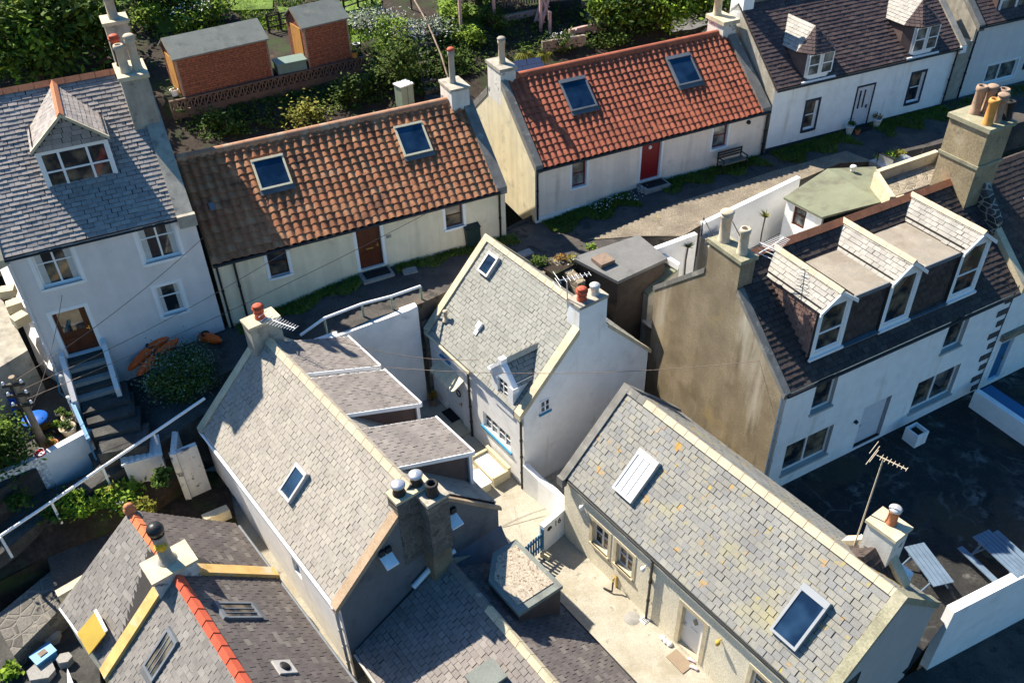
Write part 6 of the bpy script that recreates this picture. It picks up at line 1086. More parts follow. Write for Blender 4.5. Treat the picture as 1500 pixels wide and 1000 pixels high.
for i, (px, py, rad, n, m, lab, ex) in enumerate(((165, 725, (.75, .5, .4), 1500, 'leaf', 'bright green shrub in the bank, middle of the row', ('leafyel', .1, .9)), (180, 745, (.5, .4, .3), 900, 'leaf', 'green shrub with white flowers below the storage box', ('petal', .06, .6)), (120, 745, (.7, .5, .35), 1100, 'leaf', 'leafy green shrub beside the handrail, left of the row', None), (85, 755, (.5, .4, .25), 500, 'leafdark', 'low dark shrub at the left end of the bank', None), (212, 748, (.35, .3, .2), 350, 'leafyel', 'yellow flowered plant at the right end of the bank', None), (240, 705, (.35, .3, .25), 350, 'leafdark', 'dark shrub between the storage box and the concrete wall', None), (30, 740, (.4, .3, .2), 300, 'leafdark', 'dark weeds at the foot of the white block wall', None))):
    z = 1.75 if i < 5 else 2.4; plant('bank_shrub', lab, 'shrub', at(px, py, z), rad, n, .09, m, 'shrubs on the planted bank', extra=ex)
a, b = at(5, 850, 1.0), at(150, 760, 1.2)
tag(MB().prism([at(-10, 905, .2), at(118, 800, .6), at(130, 850, .6), at(20, 960, .0)], V((0, 0, -1.5))).build('rubble_wall', M['rubbledark']), 'broken dark rubble wall at the left edge of the back garden', 'wall')
for i, (px, py, s, m, lab) in enumerate(((70, 915, .42, 'stackgrey', 'pale square stone slab, upper of the pile'), (75, 935, .3, 'stackgrey', 'brown square slab in the rubble pile'), (35, 935, .55, 'rubbledark', 'big dark boulder in the rubble pile'), (60, 985, .45, 'greyconc', 'grey broken slab next to the blue tub'), (25, 905, .4, 'stackgrey', 'long pale stone against the rubble wall'), (95, 968, .25, 'greyconc', 'small grey stone right of the blue tub'))):
    c = at(px, py, -.5); mb = MB(); f = plan((c.x, c.y), rng.uniform(0, 90)); P = [f.pt(s * math.cos(k * 1.05 + rng.random() * .3), s * .8 * math.sin(k * 1.05 + rng.random() * .3), -.62) for k in range(6)]; mb.prism(P, V((.04, .02, .22 + .1 * rng.random()))); tag(mb.build('stone_slab', M[m]), lab, 'stone', 'stones in the back garden')
c = at(68, 965, -.55); f = plan((c.x, c.y), 50); t = thing('blue_tub', 'sky blue plastic tub lying among rubble, bottom left', 'tub', c, 50); MB().box(f, -.3, .3, -.22, .22, -.6, -.25).build('body', M['bluetub'], t); MB().box(f, -.34, .34, -.26, .26, -.25, -.2).build('rim', M['bluetub'], t); MB().box(f, -.12, .12, -.1, .1, -.199, -.17).build('lid', M['potbrown'], t)
plant('weed', 'bright leafy weed at the bottom left corner', 'plant', at(15, 985, -.6), (.35, .3, .2), 300, .1, 'leaf', stem=False)
t = tag(MB().prism([at(98, 985, -.5), at(108, 1010, -.5), at(100, 1020, -.5)], V((.1, 0, .25))).build('polythene_sheet', M['white']), 'crumpled white sheet at the bottom edge', 'sheet')
# far left neighbour
t = thing('garden_outbuilding', 'low beige outbuilding with pale stones beside it, at the left edge', 'outbuilding', at(10, 560, 2.9), 25); P = [at(-60, 470, 5.2), at(0, 432, 5.2), at(42, 516, 4.9), at(-30, 560, 4.9)]; MB().prism(P, V((0, 0, -2.6))).build('wall', M['stackgrey'], t); MB().prism([p + V((0, 0, .003)) for p in P], V((0, 0, .1))).build('roof_slab', M['stackgrey'], t)
a, b = at(38, 410, 4.6), at(82, 548, 3.3); tag(MB().prism([at(0, 395, 5.4), at(14, 388, 5.4), at(68, 515, 4.2), at(80, 545, 3.6), at(55, 530, 3.6)], V((0, 0, -1.6))).build('boundary_wall', M['white_dirty']), 'sunlit cream boundary wall beside the tall grey house', 'wall')
for i, (px, py, lab) in enumerate(((12, 430, 'top'), (22, 450, 'middle'), (30, 470, 'bottom'))): c = at(px, py, 5.3); f = plan((c.x, c.y), 20 + 20 * i); tag(MB().prism([f.pt(-.3, -.2, 5.2), f.pt(.25, -.25, 5.2), f.pt(.3, .2, 5.2), f.pt(-.2, .25, 5.2)], V((0, 0, .35))).build('pale_stone', M['cope']), 'pale lichened stone on the outbuilding, %s of three' % lab, 'stone', 'pale stones at the left edge')
# ------------------------------------------------------------------ lane furniture
c = lpt(694, 362); f = plan((c.x, c.y), 25); t = thing('wheelie_bin', 'dark green wheelie bin under the right window of the brown pantile cottage', 'bin', c, 25); z = c.z
MB().prism([f.pt(-.28, -.02, z), f.pt(.28, -.02, z), f.pt(.28, .5, z), f.pt(-.28, .5, z)], V((0, 0, .001))).prism([f.pt(-.33, -.1, z + .95), f.pt(-.26, 0, z + .05), f.pt(-.26, .5, z + .05), f.pt(-.33, .6, z + .95)], f.ax[0] * .62).build('body', M['bingreen'], t); MB().prism([f.pt(-.36, -.14, z + .96), f.pt(-.36, .3, z + 1.07), f.pt(-.36, .64, z + 1.02), f.pt(-.36, .64, z + .955), f.pt(-.36, -.14, z + .952)], f.ax[0] * .68).build('lid', M['bingreen'], t)
for x in (-.3, .24): MB().lathe(f.pt(x, .52, z + .1), [(.001, 0), (.1, 0), (.1, .06), (.001, .06)], 14, 0, f.ax[0]).build('wheel', M['black'], t)
c = fC.pt(10.1, -.35, 0); c.z = lane_u(c); t = thing('garden_bench', 'slatted bench against the wall of the red roofed cottage', 'bench', c, YC); f = plan((c.x, c.y), YC); z = c.z
for k in range(4): MB().box(f, -.7, .7, -.4 + k * .12, -.31 + k * .12, z + .42, z + .45).build('seat_slat', M['timber'], t)
for k in range(3): MB().box(f, -.7, .7, .08, .11, z + .55 + k * .13, z + .63 + k * .13).build('back_slat', M['timberdark'], t)
for x in (-.68, .64): MB().box(f, x, x + .04, .05, .1, z, z + .9).build('leg', M['black'], t); MB().box(f, x, x + .04, -.4, -.35, z, z + .62).build('leg', M['black'], t); MB().box(f, x, x + .04, -.4, .1, z + .62, z + .66).build('armrest', M['black'], t)
o = opD[2]
for k, (u, lab) in enumerate(((o[0] - .35, 'white flower pot with dark flowers, left of the white house door'), (o[1] + .4, 'white flower pot with pink flowers, right of the white house door'))):
    c = fD_.pt(u, -.35, 0); c.z = lane_u(c); t = thing('flower_pot', lab, 'flower pot', c, 0, 'pots at the white house door'); MB().lathe(c, [(.13, 0), (.2, .36), (.22, .37), (.22, .42), (.18, .42), (.15, .34), (.001, .33)], 16).build('pot', M['white'], t); foliage(MB(), c + V((0, 0, .55)), (.2, .2, .14), 130, .06, 0, 8).build('plant', M['leafdark' if k == 0 else 'leafdry'], t)
c = fD_.pt(o[0] - .05, -.6, 0); c.z = lane_u(c) + .01; t = thing('small_pot', 'small terracotta pot beside the left white pot', 'flower pot', c); MB().lathe(c, [(.09, 0), (.13, .2), (.14, .22), (.1, .22), (.001, .2)], 12).build('pot', M['terraorange'], t); foliage(MB(), c + V((0, 0, .26)), (.08, .08, .05), 80, .04, 0, 5, spread=.5).build('plant', M['leafdark'], t)
# ------------------------------------------------------------------ between lane and the white house: sheds and the rear yard
P = [at(838, 377, 5.15), at(936, 344, 5.2), at(978, 378, 5.05), at(905, 412, 5.0)]
t = thing('felt_roofed_shed', 'dark stone shed with flat grey felt roof and a hatch, below the lane', 'shed', V((P[0].x, P[0].y, 1.5)), 25); mb = MB().prism([p - V((0, 0, .14)) for p in P], V((0, 0, .14))); mb.build('roof', M['feltdark'], t); cc = sum(P, V((0, 0, 0))) / 4; MB().prism([cc + (p - cc) * .95 - V((0, 0, .141)) for p in P], V((0, 0, -3.6))).build('wall', M['timberdark'], t)
hq = [at(866, 378, 5.25), at(886, 370, 5.25), at(901, 381, 5.25), at(881, 389, 5.25)]; MB().prism([h - V((0, 0, .12)) for h in hq], V((0, 0, .14))).build('hatch', M['potbrown'], t)
a, b = at(806, 380, 4.95), at(846, 428, 4.3); d = (b - a); d.z = 0; d.normalize(); nn = V((-d.y, d.x, 0)) * .4; tag(MB().prism([V((a.x, a.y, .5)), V((b.x, b.y, .5)), V((b.x, b.y, 4.7)), a], nn).build('rubble_wall', M['rubble']), 'short rubble wall beside the felt roofed shed', 'wall')
P = [at(795, 392, 4.9), at(838, 374, 4.9), at(850, 384, 4.9), at(812, 402, 4.9)]; sheet(P, 'flower_bed', M['soil'], .5, .05, .3)
plant('orange_shrub', 'orange leaved low plant by the felt roofed shed', 'plant', at(826, 383, 4.9), (.4, .25, .12), 160, .06, 'leafdry', stem=False); plant('fern', 'bright fern at the back edge of the felt roofed shed', 'plant', at(866, 366, 5.0), (.22, .2, .14), 80, .08, 'leaf', stem=False); plant('dark_shrub', 'dark green shrub by the ridge of the small white cottage', 'shrub', at(790, 386, 4.85), (.32, .25, .16), 220, .07, 'leafdark', stem=False); plant('tall_weed', 'tall pale flowered weed against the rubble wall', 'plant', at(838, 400, 4.4), (.2, .2, .4), 160, .06, 'leafyel', extra=('petal', .3, .6), stem=False)
# outhouse with sloping roof against the brown gable
P = [at(928, 412, 3.9), at(972, 378, 4.5), at(995, 392, 4.5), at(950, 432, 3.9)]
t = thing('outhouse', 'small outhouse with mossy sloping roof between the felt shed and the brown gable', 'shed', V((P[0].x, P[0].y, .5)), 25); mb = MB().prism([p - V((0, 0, .1)) for p in P], V((0, 0, .1))); mb.build('roof', M['feltgreen'], t); MB().prism([p - V((0, 0, .12)) for p in P], V((0, 0, -3.6))).build('wall', M['stackgrey'], t)
mb = MB().prism([P[1], P[2], P[2] + V((0, 0, .25)), P[1] + V((0, 0, .25))], V((-.1, -.2, 0))); mb.build('roof_kerb', M['white'], t); MB().prism([P[0].lerp(P[1], .55) + V((0, 0, .01)), P[1] + V((0, 0, .01)), P[1] + V((0, 0, .3)), P[0].lerp(P[1], .55) + V((0, 0, .3))], V((-.12, .1, 0))).build('roof_kerb', M['white'], t)
# white yard walls
YZ = 2.6
sheet([at(*q, YZ) for q in ((940, 470), (1000, 400), (1130, 330), (1260, 330), (1200, 420), (1000, 520))], 'rear_yard', M['greyconc'], .8, .02, 0)
w_a, w_b = lpt(1031, 332), lpt(1172, 264)
for a, b, lab in ((at(962, 365, 5.1), at(1022, 343, 5.2), 'white wall between the felt shed and the rear yard steps'), (w_a + V((0, 0, .14)), w_b + V((0, 0, .14)), 'long white yard wall along the lane with a young palm before it')):
    d = b - a; d.z = 0; d.normalize(); nn = V((-d.y, d.x, 0)) * .22; tag(MB().prism([a - V((0, 0, 3)), b - V((0, 0, 3)), b, a], nn).build('yard_wall', M['white']), lab, 'wall', 'white yard walls')
c0 = at(1030, 345, 4.7); mb = MB()
for k in range(5): f = plan((c0.x, c0.y), 25); mb.box(f, -.1, 1.1, -.3 * k - .3, -.3 * k, 2.4, 4.7 - .22 * k)
o_ = mb.build('yard_steps', M['stackgrey']); o_['kind'] = 'structure'
t = thing('step_railing', 'thin black iron rail beside the rear yard steps', 'railing', c0, 25); f = plan((c0.x, c0.y), 25)
for x in (-.1, 1.1): MB().tube([f.pt(x, 0, 4.7), f.pt(x, 0, 5.6), f.pt(x, -1.5, 4.6), f.pt(x, -1.5, 3.6)], .025, 6).build('rail', M['black'], t)
for px, py, h, lab in ((1008, 362, 1.2, 'young palm in front of the white wall near the yard steps'), (1121, 318, 1.6, 'young palm in front of the long white yard wall')):
    c = at(px, py, 4.75); t = thing('young_palm', lab, 'palm', c - V((0, 0, h)), 0, 'young palms in the rear yard'); MB().tube([c - V((0, 0, h + .6)), c - V((0.03, 0, h * .5)), c], .03, 6).build('trunk', M['bark'], t); mb = MB()
    for _ in range(34): a = rng.uniform(0, 6.28); r_ = rng.uniform(.15, .4); d = V((math.cos(a), math.sin(a), rng.uniform(.2, 1.6))); d.normalize(); s = V((-d.y, d.x, 0)) * .06; mb.add([c - s, c + s, c + d * r_ * 1.2], [(0, 1, 2)])
    mb.build('crown', M['leafyel'], t)
# green felt extension
z = 5.35; P = [at(1148, 289, z), at(1202, 249, z), at(1270, 262, z + .1), at(1206, 317, z)]; R1 = [at(1202, 249, z), at(1220, 247, z + .1), at(1286, 290, z + .1)]
t = thing('rear_extension', 'white rear extension with green felt roof and brown window', 'extension', V((P[0].x, P[0].y, 2.6)), 25)
Q = [at(1148, 289, 5.2), at(1212, 247, 5.55), at(1290, 296, 5.55), at(1204, 318, 5.2)]; mb = MB().prism([q - V((0, 0, .1)) for q in Q], V((0, 0, .1))); Q2 = [at(1212, 247, 5.55) , at(1283, 244, 5.25), at(1300, 275, 5.25), at(1290, 296, 5.55)]; mb2 = MB().prism([q - V((0, 0, .1)) for q in Q2], V((0, 0, .1))); mb.build('roof', M['feltgreen'], t); mb2.build('rear_roof', M['feltgreen'], t)
fw = (Q[3] - Q[0]); fw.z = 0; fl = fw.length; fw.normalize(); fX = Fr(V((Q[0].x, Q[0].y, 0)) + fw.cross(V((0, 0, 1))) * -.12, fw, V((0, 0, 1)).cross(fw), V((0, 0, 1)))
r = fX.rect([T(1100, 250, *q) for q in ((235, 185), (300, 225), (290, 300), (215, 310))], 1); mb = MB(); facade(mb, fX, .1, fl - .05, 2.4, 5.09, [r], .12); mb.poly([fX.pt(.1, 0, 2.4), fX.pt(.1, 3, 2.4), fX.pt(.1, 3, 5.2), fX.pt(.1, 0, 5.09)]); mb.build('wall', M['white'], t)
window(t, fX, r, .05, .09, (), (.62,), fm='mahog', gm='glasspale'); c = at(1250, 246, 5.6); MB().lathe(c - V((0, 0, .15)), [(.1, 0), (.1, .15), (.16, .18), (.12, .26), (.001, .28)], 12).build('roof_vent', M['white'], t)
# raised stone planter behind the big chimney
a0 = at(1290, 252, 6.3); t = thing('stone_parapet', 'rubble stone parapet with pale coping beside the six pot chimney', 'parapet', a0 - V((0, 0, 2)), 25)
P = [at(1288, 252, 6.2), at(1376, 222, 6.2), at(1392, 262, 6.2), at(1312, 288, 6.2)]; MB().prism([p - V((0, 0, .8)) for p in P], V((0, 0, .3))).build('rubble_fill', M['rubble'], t)
for a, b in zip(P, P[1:] + P[:1]): d = (b - a).normalized(); nn = V((-d.y, d.x, 0)) * .22; MB().prism([a - V((0, 0, .9)), b - V((0, 0, .9)), b, a], nn).build('coping', M['cope'], t)
c = at(1308, 240, 5.1); t = thing('raised_planter', 'grey raised planter holding a green and a yellow shrub', 'planter', c, 25); f = plan((c.x, c.y), 25); MB().box(f, -1.0, .9, -.4, .5, 4.6, 5.3).build('trough', M['steel'], t); foliage(MB(), f.pt(-.45, .1, 5.5), (.35, .3, .22), 350, .06, 0, 8).build('shrub', M['leaf'], t); foliage(MB(), f.pt(.35, .15, 5.5), (.35, .3, .2), 350, .06, 0, 8).build('shrub', M['leafyel'], t)
c = at(1352, 226, 5.3); tag(MB().lathe(c, [(.09, -.4), (.1, .1), (.05, .18), (.07, .26), (.001, .34)], 10).build('lane_bollard', M['black']), 'small black finial post beyond the stone parapet', 'post')
c = at(1283, 240, 5.2); f = plan((c.x, c.y), -60); t = thing('iron_gate', 'small black framed gate at the lane by the grey planter', 'gate', c, -60)
MB().box(f, 0, .9, 0, .04, 4.9, 4.95).box(f, 0, .9, 0, .04, 5.75, 5.8).box(f, 0, .04, 0, .04, 4.95, 5.75).box(f, .86, .9, 0, .04, 4.95, 5.75).build('frame', M['black'], t); MB().box(f, .042, .858, .01, .02, 4.952, 5.748).build('panel', M['steel'], t)
# ------------------------------------------------------------------ houses at the right edge
fN = plan((fE.pt(LE + .02, -.03, 0).x, fE.pt(LE + .02, -.03, 0).y), YE); LN = 7
hN = thing('stone_house', 'neighbouring house with blue window and dark rubble gable wall, at the right edge', 'house', fN.pt(0, 0, 0), YE)
q = fN.rect([(1459, 543), (1498, 490), (1496, 505), (1461, 545)], 1); opN = [(.45, 1.25, .25, 2.3), (1.9, 2.9, 3.1, 4.4)]
walls(hN, fN, LN, 7, -.2, 5.3, 8.3, opN, 'white', 'rubble', depth=.2, gl=False)
door(hN, fN, opN[0], 'gateblue', .12, ((.15, .85, .5, .92),), marg=.18, margm='white'); window(hN, fN, opN[1], .1, .07, (.5,), (.5,), sill=.05)
roofs(hN, fN, LN, 7., 5.35, 8.35, 'slateE', .14, -.3, 0, .3, .2); mb = MB(); skew(mb, fN, .02, .34, -.2, 5.1, 3.5, 8.35, .2); mb.build('gable_coping', M['cope'], hN)
mb = MB(); mb.prism([fN.pt(-.02, 1.6, 6.6), fN.pt(-.02, 3.0, 7.7), fN.pt(-.02, 3.0, 8.8), fN.pt(-.02, 1.6, 7.2)], fN.ax[0] * .3); mb.build('rubble_gable', M['rubblequoin'], hN); MB().box(fN, .2, 2.2, -.16, -.002, 2.55, 2.85).build('stone_lintel', M['rubble'], hN)
dmf = Fr(fN.pt(2.2, .6, 0), *fN.ax); MB().box(dmf, 0, 1.4, 0, 1.8, 6.0, 7.3).build('dormer', M['white'], hN)
P = [at(1428, 572, .9), at(1510, 628, .9)]; d = P[1] - P[0]; d.normalize(); nn = V((-d.y, d.x, 0)) * .25; tag(MB().prism([V((P[0].x, P[0].y, -.1)), V((P[0].x, P[0].y, -.1)) + d * 5, P[0] + d * 5, P[0]], nn).build('yard_wall', M['white']), 'low white wall closing the right side of the black yard', 'wall', 'white yard walls')
tag(MB().prism([P[0] + nn * 1.1 + V((0, 0, -.25)), P[0] + d * 5 + nn * 1.1 + V((0, 0, -.25)), P[0] + d * 5 + nn * 4 + V((0, 0, -.25)), P[0] + nn * 4 + V((0, 0, -.25))], V((0, 0, .12))).build('blue_landing', M['gateblue']), 'blue painted landing behind the low white wall', 'landing')
fP = plan((fD_.pt(LD + 1.3, .35, 0).x, fD_.pt(LD + 1.3, .35, 0).y), 24.1); hP = thing('grey_house', 'pale grey house with big white framed windows at the top right corner', 'house', fP.pt(0, 0, 5.1), 24.1)
opP = [fP.rect([(1280 + a / 3.705, b / 3.705) for a, b in ((605, 385), (755, 305), (730, 410), (595, 470))], 1)]; opP[0] = (opP[0][0], opP[0][1] + .5, opP[0][2], opP[0][3])
walls(hP, fP, 9, 7, 4.8, 9.1, 12.1, opP, 'stackgrey' if False else 'lilac', 'stackgrey', depth=.15, ri='whitepaint'); window(hP, fP, opP[0], .08, .08, (.45,), (), marg=.1, gm='glasspale'); roofs(hP, fP, 9, 7, 9.1, 12.1, 'slateD', .14, -.3, 0, .3, .2)
mb = MB(); skew(mb, fP, -.05, .35, -.2, 8.9, 3.5, 12.1, .2); mb.build('gable_coping', M['copedark'], hP); pipe(hP, [fP.pt(.05, -.12, 9.), fP.pt(.05, -.08, 5.)], .05); gutter(hP, fP, 0, 9, -.2, 8.95)
a0 = fP.hit((1280 + 640 / 3.705, 150 / 3.705), 1, .4); dn = Fr(fP.pt(0, .4, 0), *fP.ax); u0, z0 = a0[0], a0[2]; mb = MB().box(dn, u0 - .1, u0 + 3.2, 0, 2.5, z0 - .2, z0 + 1.7); d = mb.build('dormer', M['slateD'], hP); window(hP, dn, (u0, u0 + 2.4, z0, z0 + 1.45), -.08, .12, (.5,), (), gm='glasspale', name='dormer_window'); MB().box(dn, u0 - .25, u0 + 3.3, -.2, 2.7, z0 + 1.72, z0 + 1.85).build('dormer_roof', M['felt'], d)
MB().box(fP, opP[0][1] + .5, opP[0][1] + 1.2, -.06, -.003, opP[0][2] + .3, opP[0][2] + .65).build('name_board', M['black'], hP)
# passage wall between D and P
a = fD_.pt(LD + .02, 0, 0); MB().box(fD_, LD + .32, LD + 1.25, .3, 5., 4.8, 8.3).build('passage_wall', M['stackgrey'], hP)
# ------------------------------------------------------------------ black yard
c = at(1338, 645, .04); f = plan((c.x, c.y), 28); t = thing('square_planter', 'square white planter by the white house door', 'planter', c, 28); z = .03
MB().prism([f.pt(-.26, -.26, z), f.pt(.26, -.26, z), f.pt(.26, .26, z), f.pt(-.26, .26, z)], V((0, 0, .1))).build('base', M['white'], t); mb = MB()
for (a, b, cc, dd) in ((-.3, .3, -.3, -.24), (-.3, .3, .24, .3), (-.3, -.24, -.24, .24), (.24, .3, -.24, .24)): mb.box(f, a, b, cc, dd, z, z + .62)
mb.build('side_panels', M['white'], t); MB().box(f, -.238, .238, -.238, .238, z + .1, z + .45).build('soil', M['soil'], t)
def picnic(px0, px1, lab, seats):
    a, b = at(*px0, .78), at(*px1, .78); d = b - a; L = d.length; yaw = math.degrees(math.atan2(d.y, d.x)); f = plan((a.x, a.y), yaw); t = thing('picnic_bench' if seats else 'slatted_bench', lab, 'bench', V((a.x, a.y, .03)), yaw, 'grey blue yard benches')
    for k in range(5): MB().box(f, 0, L, k * .15, k * .15 + .13, .73, .77).build('top_slat', M['benchblue'], t)
    for x in (.25, L - .3): MB().box(f, x, x + .07, .02, .7, .65, .725).build('bearer', M['benchblue'], t); [MB().tube([f.pt(x + .03, .36 + s * .12, .7), f.pt(x + .03, .36 + s * .55, .03)], .04, 6).build('leg', M['benchblue'], t) for s in (-1, 1)]
    if seats:
        for v in (-.55, 1.05): MB().box(f, 0, L, v, v + .22, .42, .46).build('seat', M['benchblue'], t)
        for x in (.25, L - .3): MB().box(f, x + .08, x + .13, -.5, 1.2, .36, .415).build('seat_bearer', M['benchblue'], t)
picnic((1425, 785), (1490, 845), 'grey blue picnic table with side seats in the black yard', True); picnic((1325, 800), (1368, 858), 'grey blue slatted bench by the small chimney, one corner sunlit', False)
P = [at(1398, 897, .75), at(1515, 837, .75)]; d = P[1] - P[0]; d.z = 0; d.normalize(); nn = V((-d.y, d.x, 0)) * .3; tag(MB().prism([P[0] - V((0, 0, 4)), P[0] + d * 7 - V((0, 0, 4)), P[0] + d * 7, P[0]], nn).build('boundary_wall', M['white']), 'tall white boundary wall at the bottom right corner', 'wall')
yardP = [fE.pt(-.5, .3, .03), fE.pt(LE + 8, .3, .03), P[0] + d * 7 + nn * .5, P[0] + nn * .5, fH.pt(LH + .1, WH - .3, .03), fH.pt(0, WH - .4, .03)]
for q in yardP: q.z = .03
sheet(yardP, 'yard', M['yard'], 1.2, .02)
q = P[0] - V((0, 0, 3.2)); sheet([q - d * 3 - nn * 2, q - d * 2 + nn * .5, q + d * 8 + nn * .5, q + d * 8 - nn * 40, q - d * 3 - nn * 40], 'road', M['asphalt'], 1., .01, 0)
# ------------------------------------------------------------------ courtyard things
w0, w1 = V((.9, 19.52, 0)), V((1.9, 20.52, 0)); d = (w1 - w0).normalized(); yaw = math.degrees(math.atan2(d.y, d.x)); L = (w1 - w0).length; f = plan((w0.x, w0.y), yaw); t = thing('courtyard_wall', 'white courtyard wall with the black number 16, beside the blue gate', 'wall', w0, yaw)
MB().box(f, 0, L, 0, .2, -.1, 1.32).build('wall_panel', M['white'], t)
fc = bpy.data.curves.new('n', 'FONT'); fc.body = '16'; fc.size = .36; fc.extrude = .008; tmp = bpy.data.objects.new('n', fc); SC.collection.objects.link(tmp); bpy.context.view_layer.update()
me = tmp.evaluated_get(bpy.context.evaluated_depsgraph_get()).to_mesh(); mb = MB(); mb.add([f.pt(L * .36 + p.co.x, -.006 - p.co.z, 0.90 + p.co.y) for p in me.vertices], [list(q.vertices) for q in me.polygons]); bpy.data.objects.remove(tmp); mb.build('house_number', M['black'], t)
X = f.pt(.27, 0, 1.03); MB().lathe(X, [(.001, -.0), (.001, .012), (.1, .012), (.1, .0)], 18, 0, -f.ax[1]).prism([f.pt(.17, -.015, .98), f.pt(.38, -.015, .98), f.pt(.38, -.015, 1.08), f.pt(.17, -.015, 1.08)], -f.ax[1] * .01).build('name_plate', M['black'], t)
a, b = f.pt(L, .0, 0), fF.pt(LF + .05, .1, 0); d2 = (b - a); ll = d2.length; d2.normalize(); n2 = V((-d2.y, d2.x, 0)) * -.22
P = [a, a.lerp(b, .35), a.lerp(b, .7), b]; H = [1.32, 1.3, 1.25, 1.5]; t2 = thing('curved_wall', 'low white curved wall running from the courtyard wall to the small cottage corner', 'wall', a, 0)
off = [V((0, 0, 0)), V((.08, .05, 0)), V((.08, .05, 0)), V((0, 0, 0))]; mb = MB()
for i in range(3): p, q = P[i] + off[i], P[i + 1] + off[i + 1]; mb.prism([p - V((0, 0, .1)), q - V((0, 0, .1)), q + V((0, 0, H[i + 1])), p + V((0, 0, H[i]))], n2 * -1)
mb.build('wall_body', M['white'], t2)
g = thing('picket_gate', 'blue picket gate between the courtyard wall and the low cottage', 'gate', f.pt(-1.0, .05, 0), yaw)
for k in range(8): MB().box(f, -1.0 + k * .125, -1.0 + k * .125 + .075, .04, .065, .12, 1.0 + .08 * math.sin(k / 7 * math.pi)).build('picket', M['gateblue'], g)
for z in (.3, .8): MB().box(f, -1.02, -.02, .067, .1, z, z + .09).build('gate_rail', M['gateblue'], g)
MB().box(f, -.03, -.003, .0, .12, 0, 1.2).build('gate_post', M['gateblue'], g); MB().box(f, -1.22, -1.04, .0, .2, -.1, 1.25).build('gate_post', M['white'], g); MB().box(f, -.2, .0, -.35, -.002, -.05, .18).build('threshold', M['cope'], g)
def frp(fr, px, py, z): X = at(px, py, z); q = X - fr.o; return q.dot(fr.ax[0]), q.dot(fr.ax[1])
u, v = frp(fF, 722, 690, .1); u0, u1 = u - .75, u + .72; t = thing('patio_sofa', 'cream slatted garden sofa box under the cottage window', 'bench', fF.pt(u, -.5, .1), YF)
MB().box(fF, u0, u1, -.86, -.12, .08, .42).build('base', M['sofa'], t); MB().box(fF, u0 + .12, u1 - .12, -.84, -.24, .42, .5).build('seat_cushion', M['white'], t); MB().box(fF, u0, u1, -.22, -.1, .42, .72).build('backrest', M['sofa'], t); [MB().box(fF, x, x + .1, -.86, -.22, .42, .6).build('armrest', M['sofa'], t) for x in (u0, u1 - .1)]
for k in range(3): MB().box(fF, u0 - .004, u1 + .004, -.865, -.861, .12 + k * .1, .18 + k * .1).build('slat', M['cope'], t)
u, v = frp(fF, 704, 712, .1); t = thing('storage_chest', 'pale storage chest beside the flat dormer, opposite the sofa', 'box', fF.pt(u, v, .05), YF); MB().box(fF, u - .4, u + .4, v - .2, v + .2, .05, .5).build('body', M['sofa'], t); MB().box(fF, u - .43, u + .43, v - .23, v + .23, .5, .56).build('lid', M['white'], t)
u, v = frp(fF, 662, 608, .26); tag(MB().box(fF, u - .4, u + .4, v - .25, v + .28, .27, .3).build('doormat', M['mat']), 'black rubber doormat at the small white cottage door', 'doormat', 'doormats at cottage doors')
t = thing('doorstep_slab', 'pale stone doorstep between doormat and sofa', 'step', fF.pt(u + .9, -.4, .1), YF); MB().box(fF, u + .5, u + 1.3, -.75, -.01, .05, .34).build('slab', M['cope'], t)
c = at(634, 592, .28); t = thing('flower_pot', 'pot of red and yellow flowers in the corner below the white retaining wall', 'flower pot', c); MB().lathe(c, [(.14, 0), (.2, .3), (.22, .31), (.22, .36), (.17, .36), (.001, .3)], 14).build('pot', M['potbrown'], t); foliage(MB(), c + V((0, 0, .5)), (.2, .2, .14), 160, .06, 0, 8).build('plant', M['leafdry'], t)
X = fF.pt(dF[1] - .12, -.0, 2.0); t = tag(MB().lathe(X + V((0, 0, -.1)) - fF.ax[1] * .06, [(.13, -.03), (.17, 0), (.13, .03), (.09, 0), (.13, -.03)], 16, 0, fF.ax[1]).build('door_wreath', M['black']), 'dark round wreath hanging by the small white cottage door', 'wreath')
c = at(926, 905, .02); tag(MB().lathe(c, [(.001, .005), (.26, .005), (.27, .0)], 26).build('manhole_cover', M['greyconc']), 'round grey manhole cover in the pale courtyard paving', 'manhole cover')
c = at(944, 908, .02); f = plan((c.x, c.y), YH); t = thing('drain', 'small square drain at the foot of the black downpipe', 'drain', c, YH); MB().box(f, -.12, .12, -.12, .12, .02, .05).build('surround', M['white'], t); [MB().box(f, -.07 + .05 * k, -.045 + .05 * k, -.07, .07, .051, .056).build('grate_bar', M['black'], t) for k in range(4)]
u, v = frp(fH, 1000, 968, .03); t = tag(MB().box(fH, u - .42, u + .3, v - .3, v + .15, .03, .05).build('doormat', M['timber']), 'brown doormat with slippers at the pebble dashed cottage door', 'doormat', 'doormats at cottage doors')
for k, (px, py) in enumerate(((1007, 963), (1010, 974))):
    c = at(px, py, .06); f = plan((c.x, c.y), YH + 20); tag(MB().lathe(c, [(.001, 0), (.05, .02), (.055, .1), (.04, .17), (.055, .25), (.001, .3)], 10, 0, f.ax[0]).build('slipper', M['pink']), 'pale pink slipper on the brown doormat, %s of the pair' % ('upper' if k == 0 else 'lower'), 'slipper', 'pair of slippers')
for k, (px, py) in enumerate(((971, 934), (976, 939), (981, 943))): c = at(px, py, .05); tag(MB().lathe(c, [(.001, -.05), (.09, -.02), (.1, .04), (.05, .1), (.001, .11)], 8).build('white_stone', M['white']), 'white stone by the door of the pebble dashed cottage, %s of three' % ('left', 'middle', 'right')[k], 'stone', 'white stones at the door')
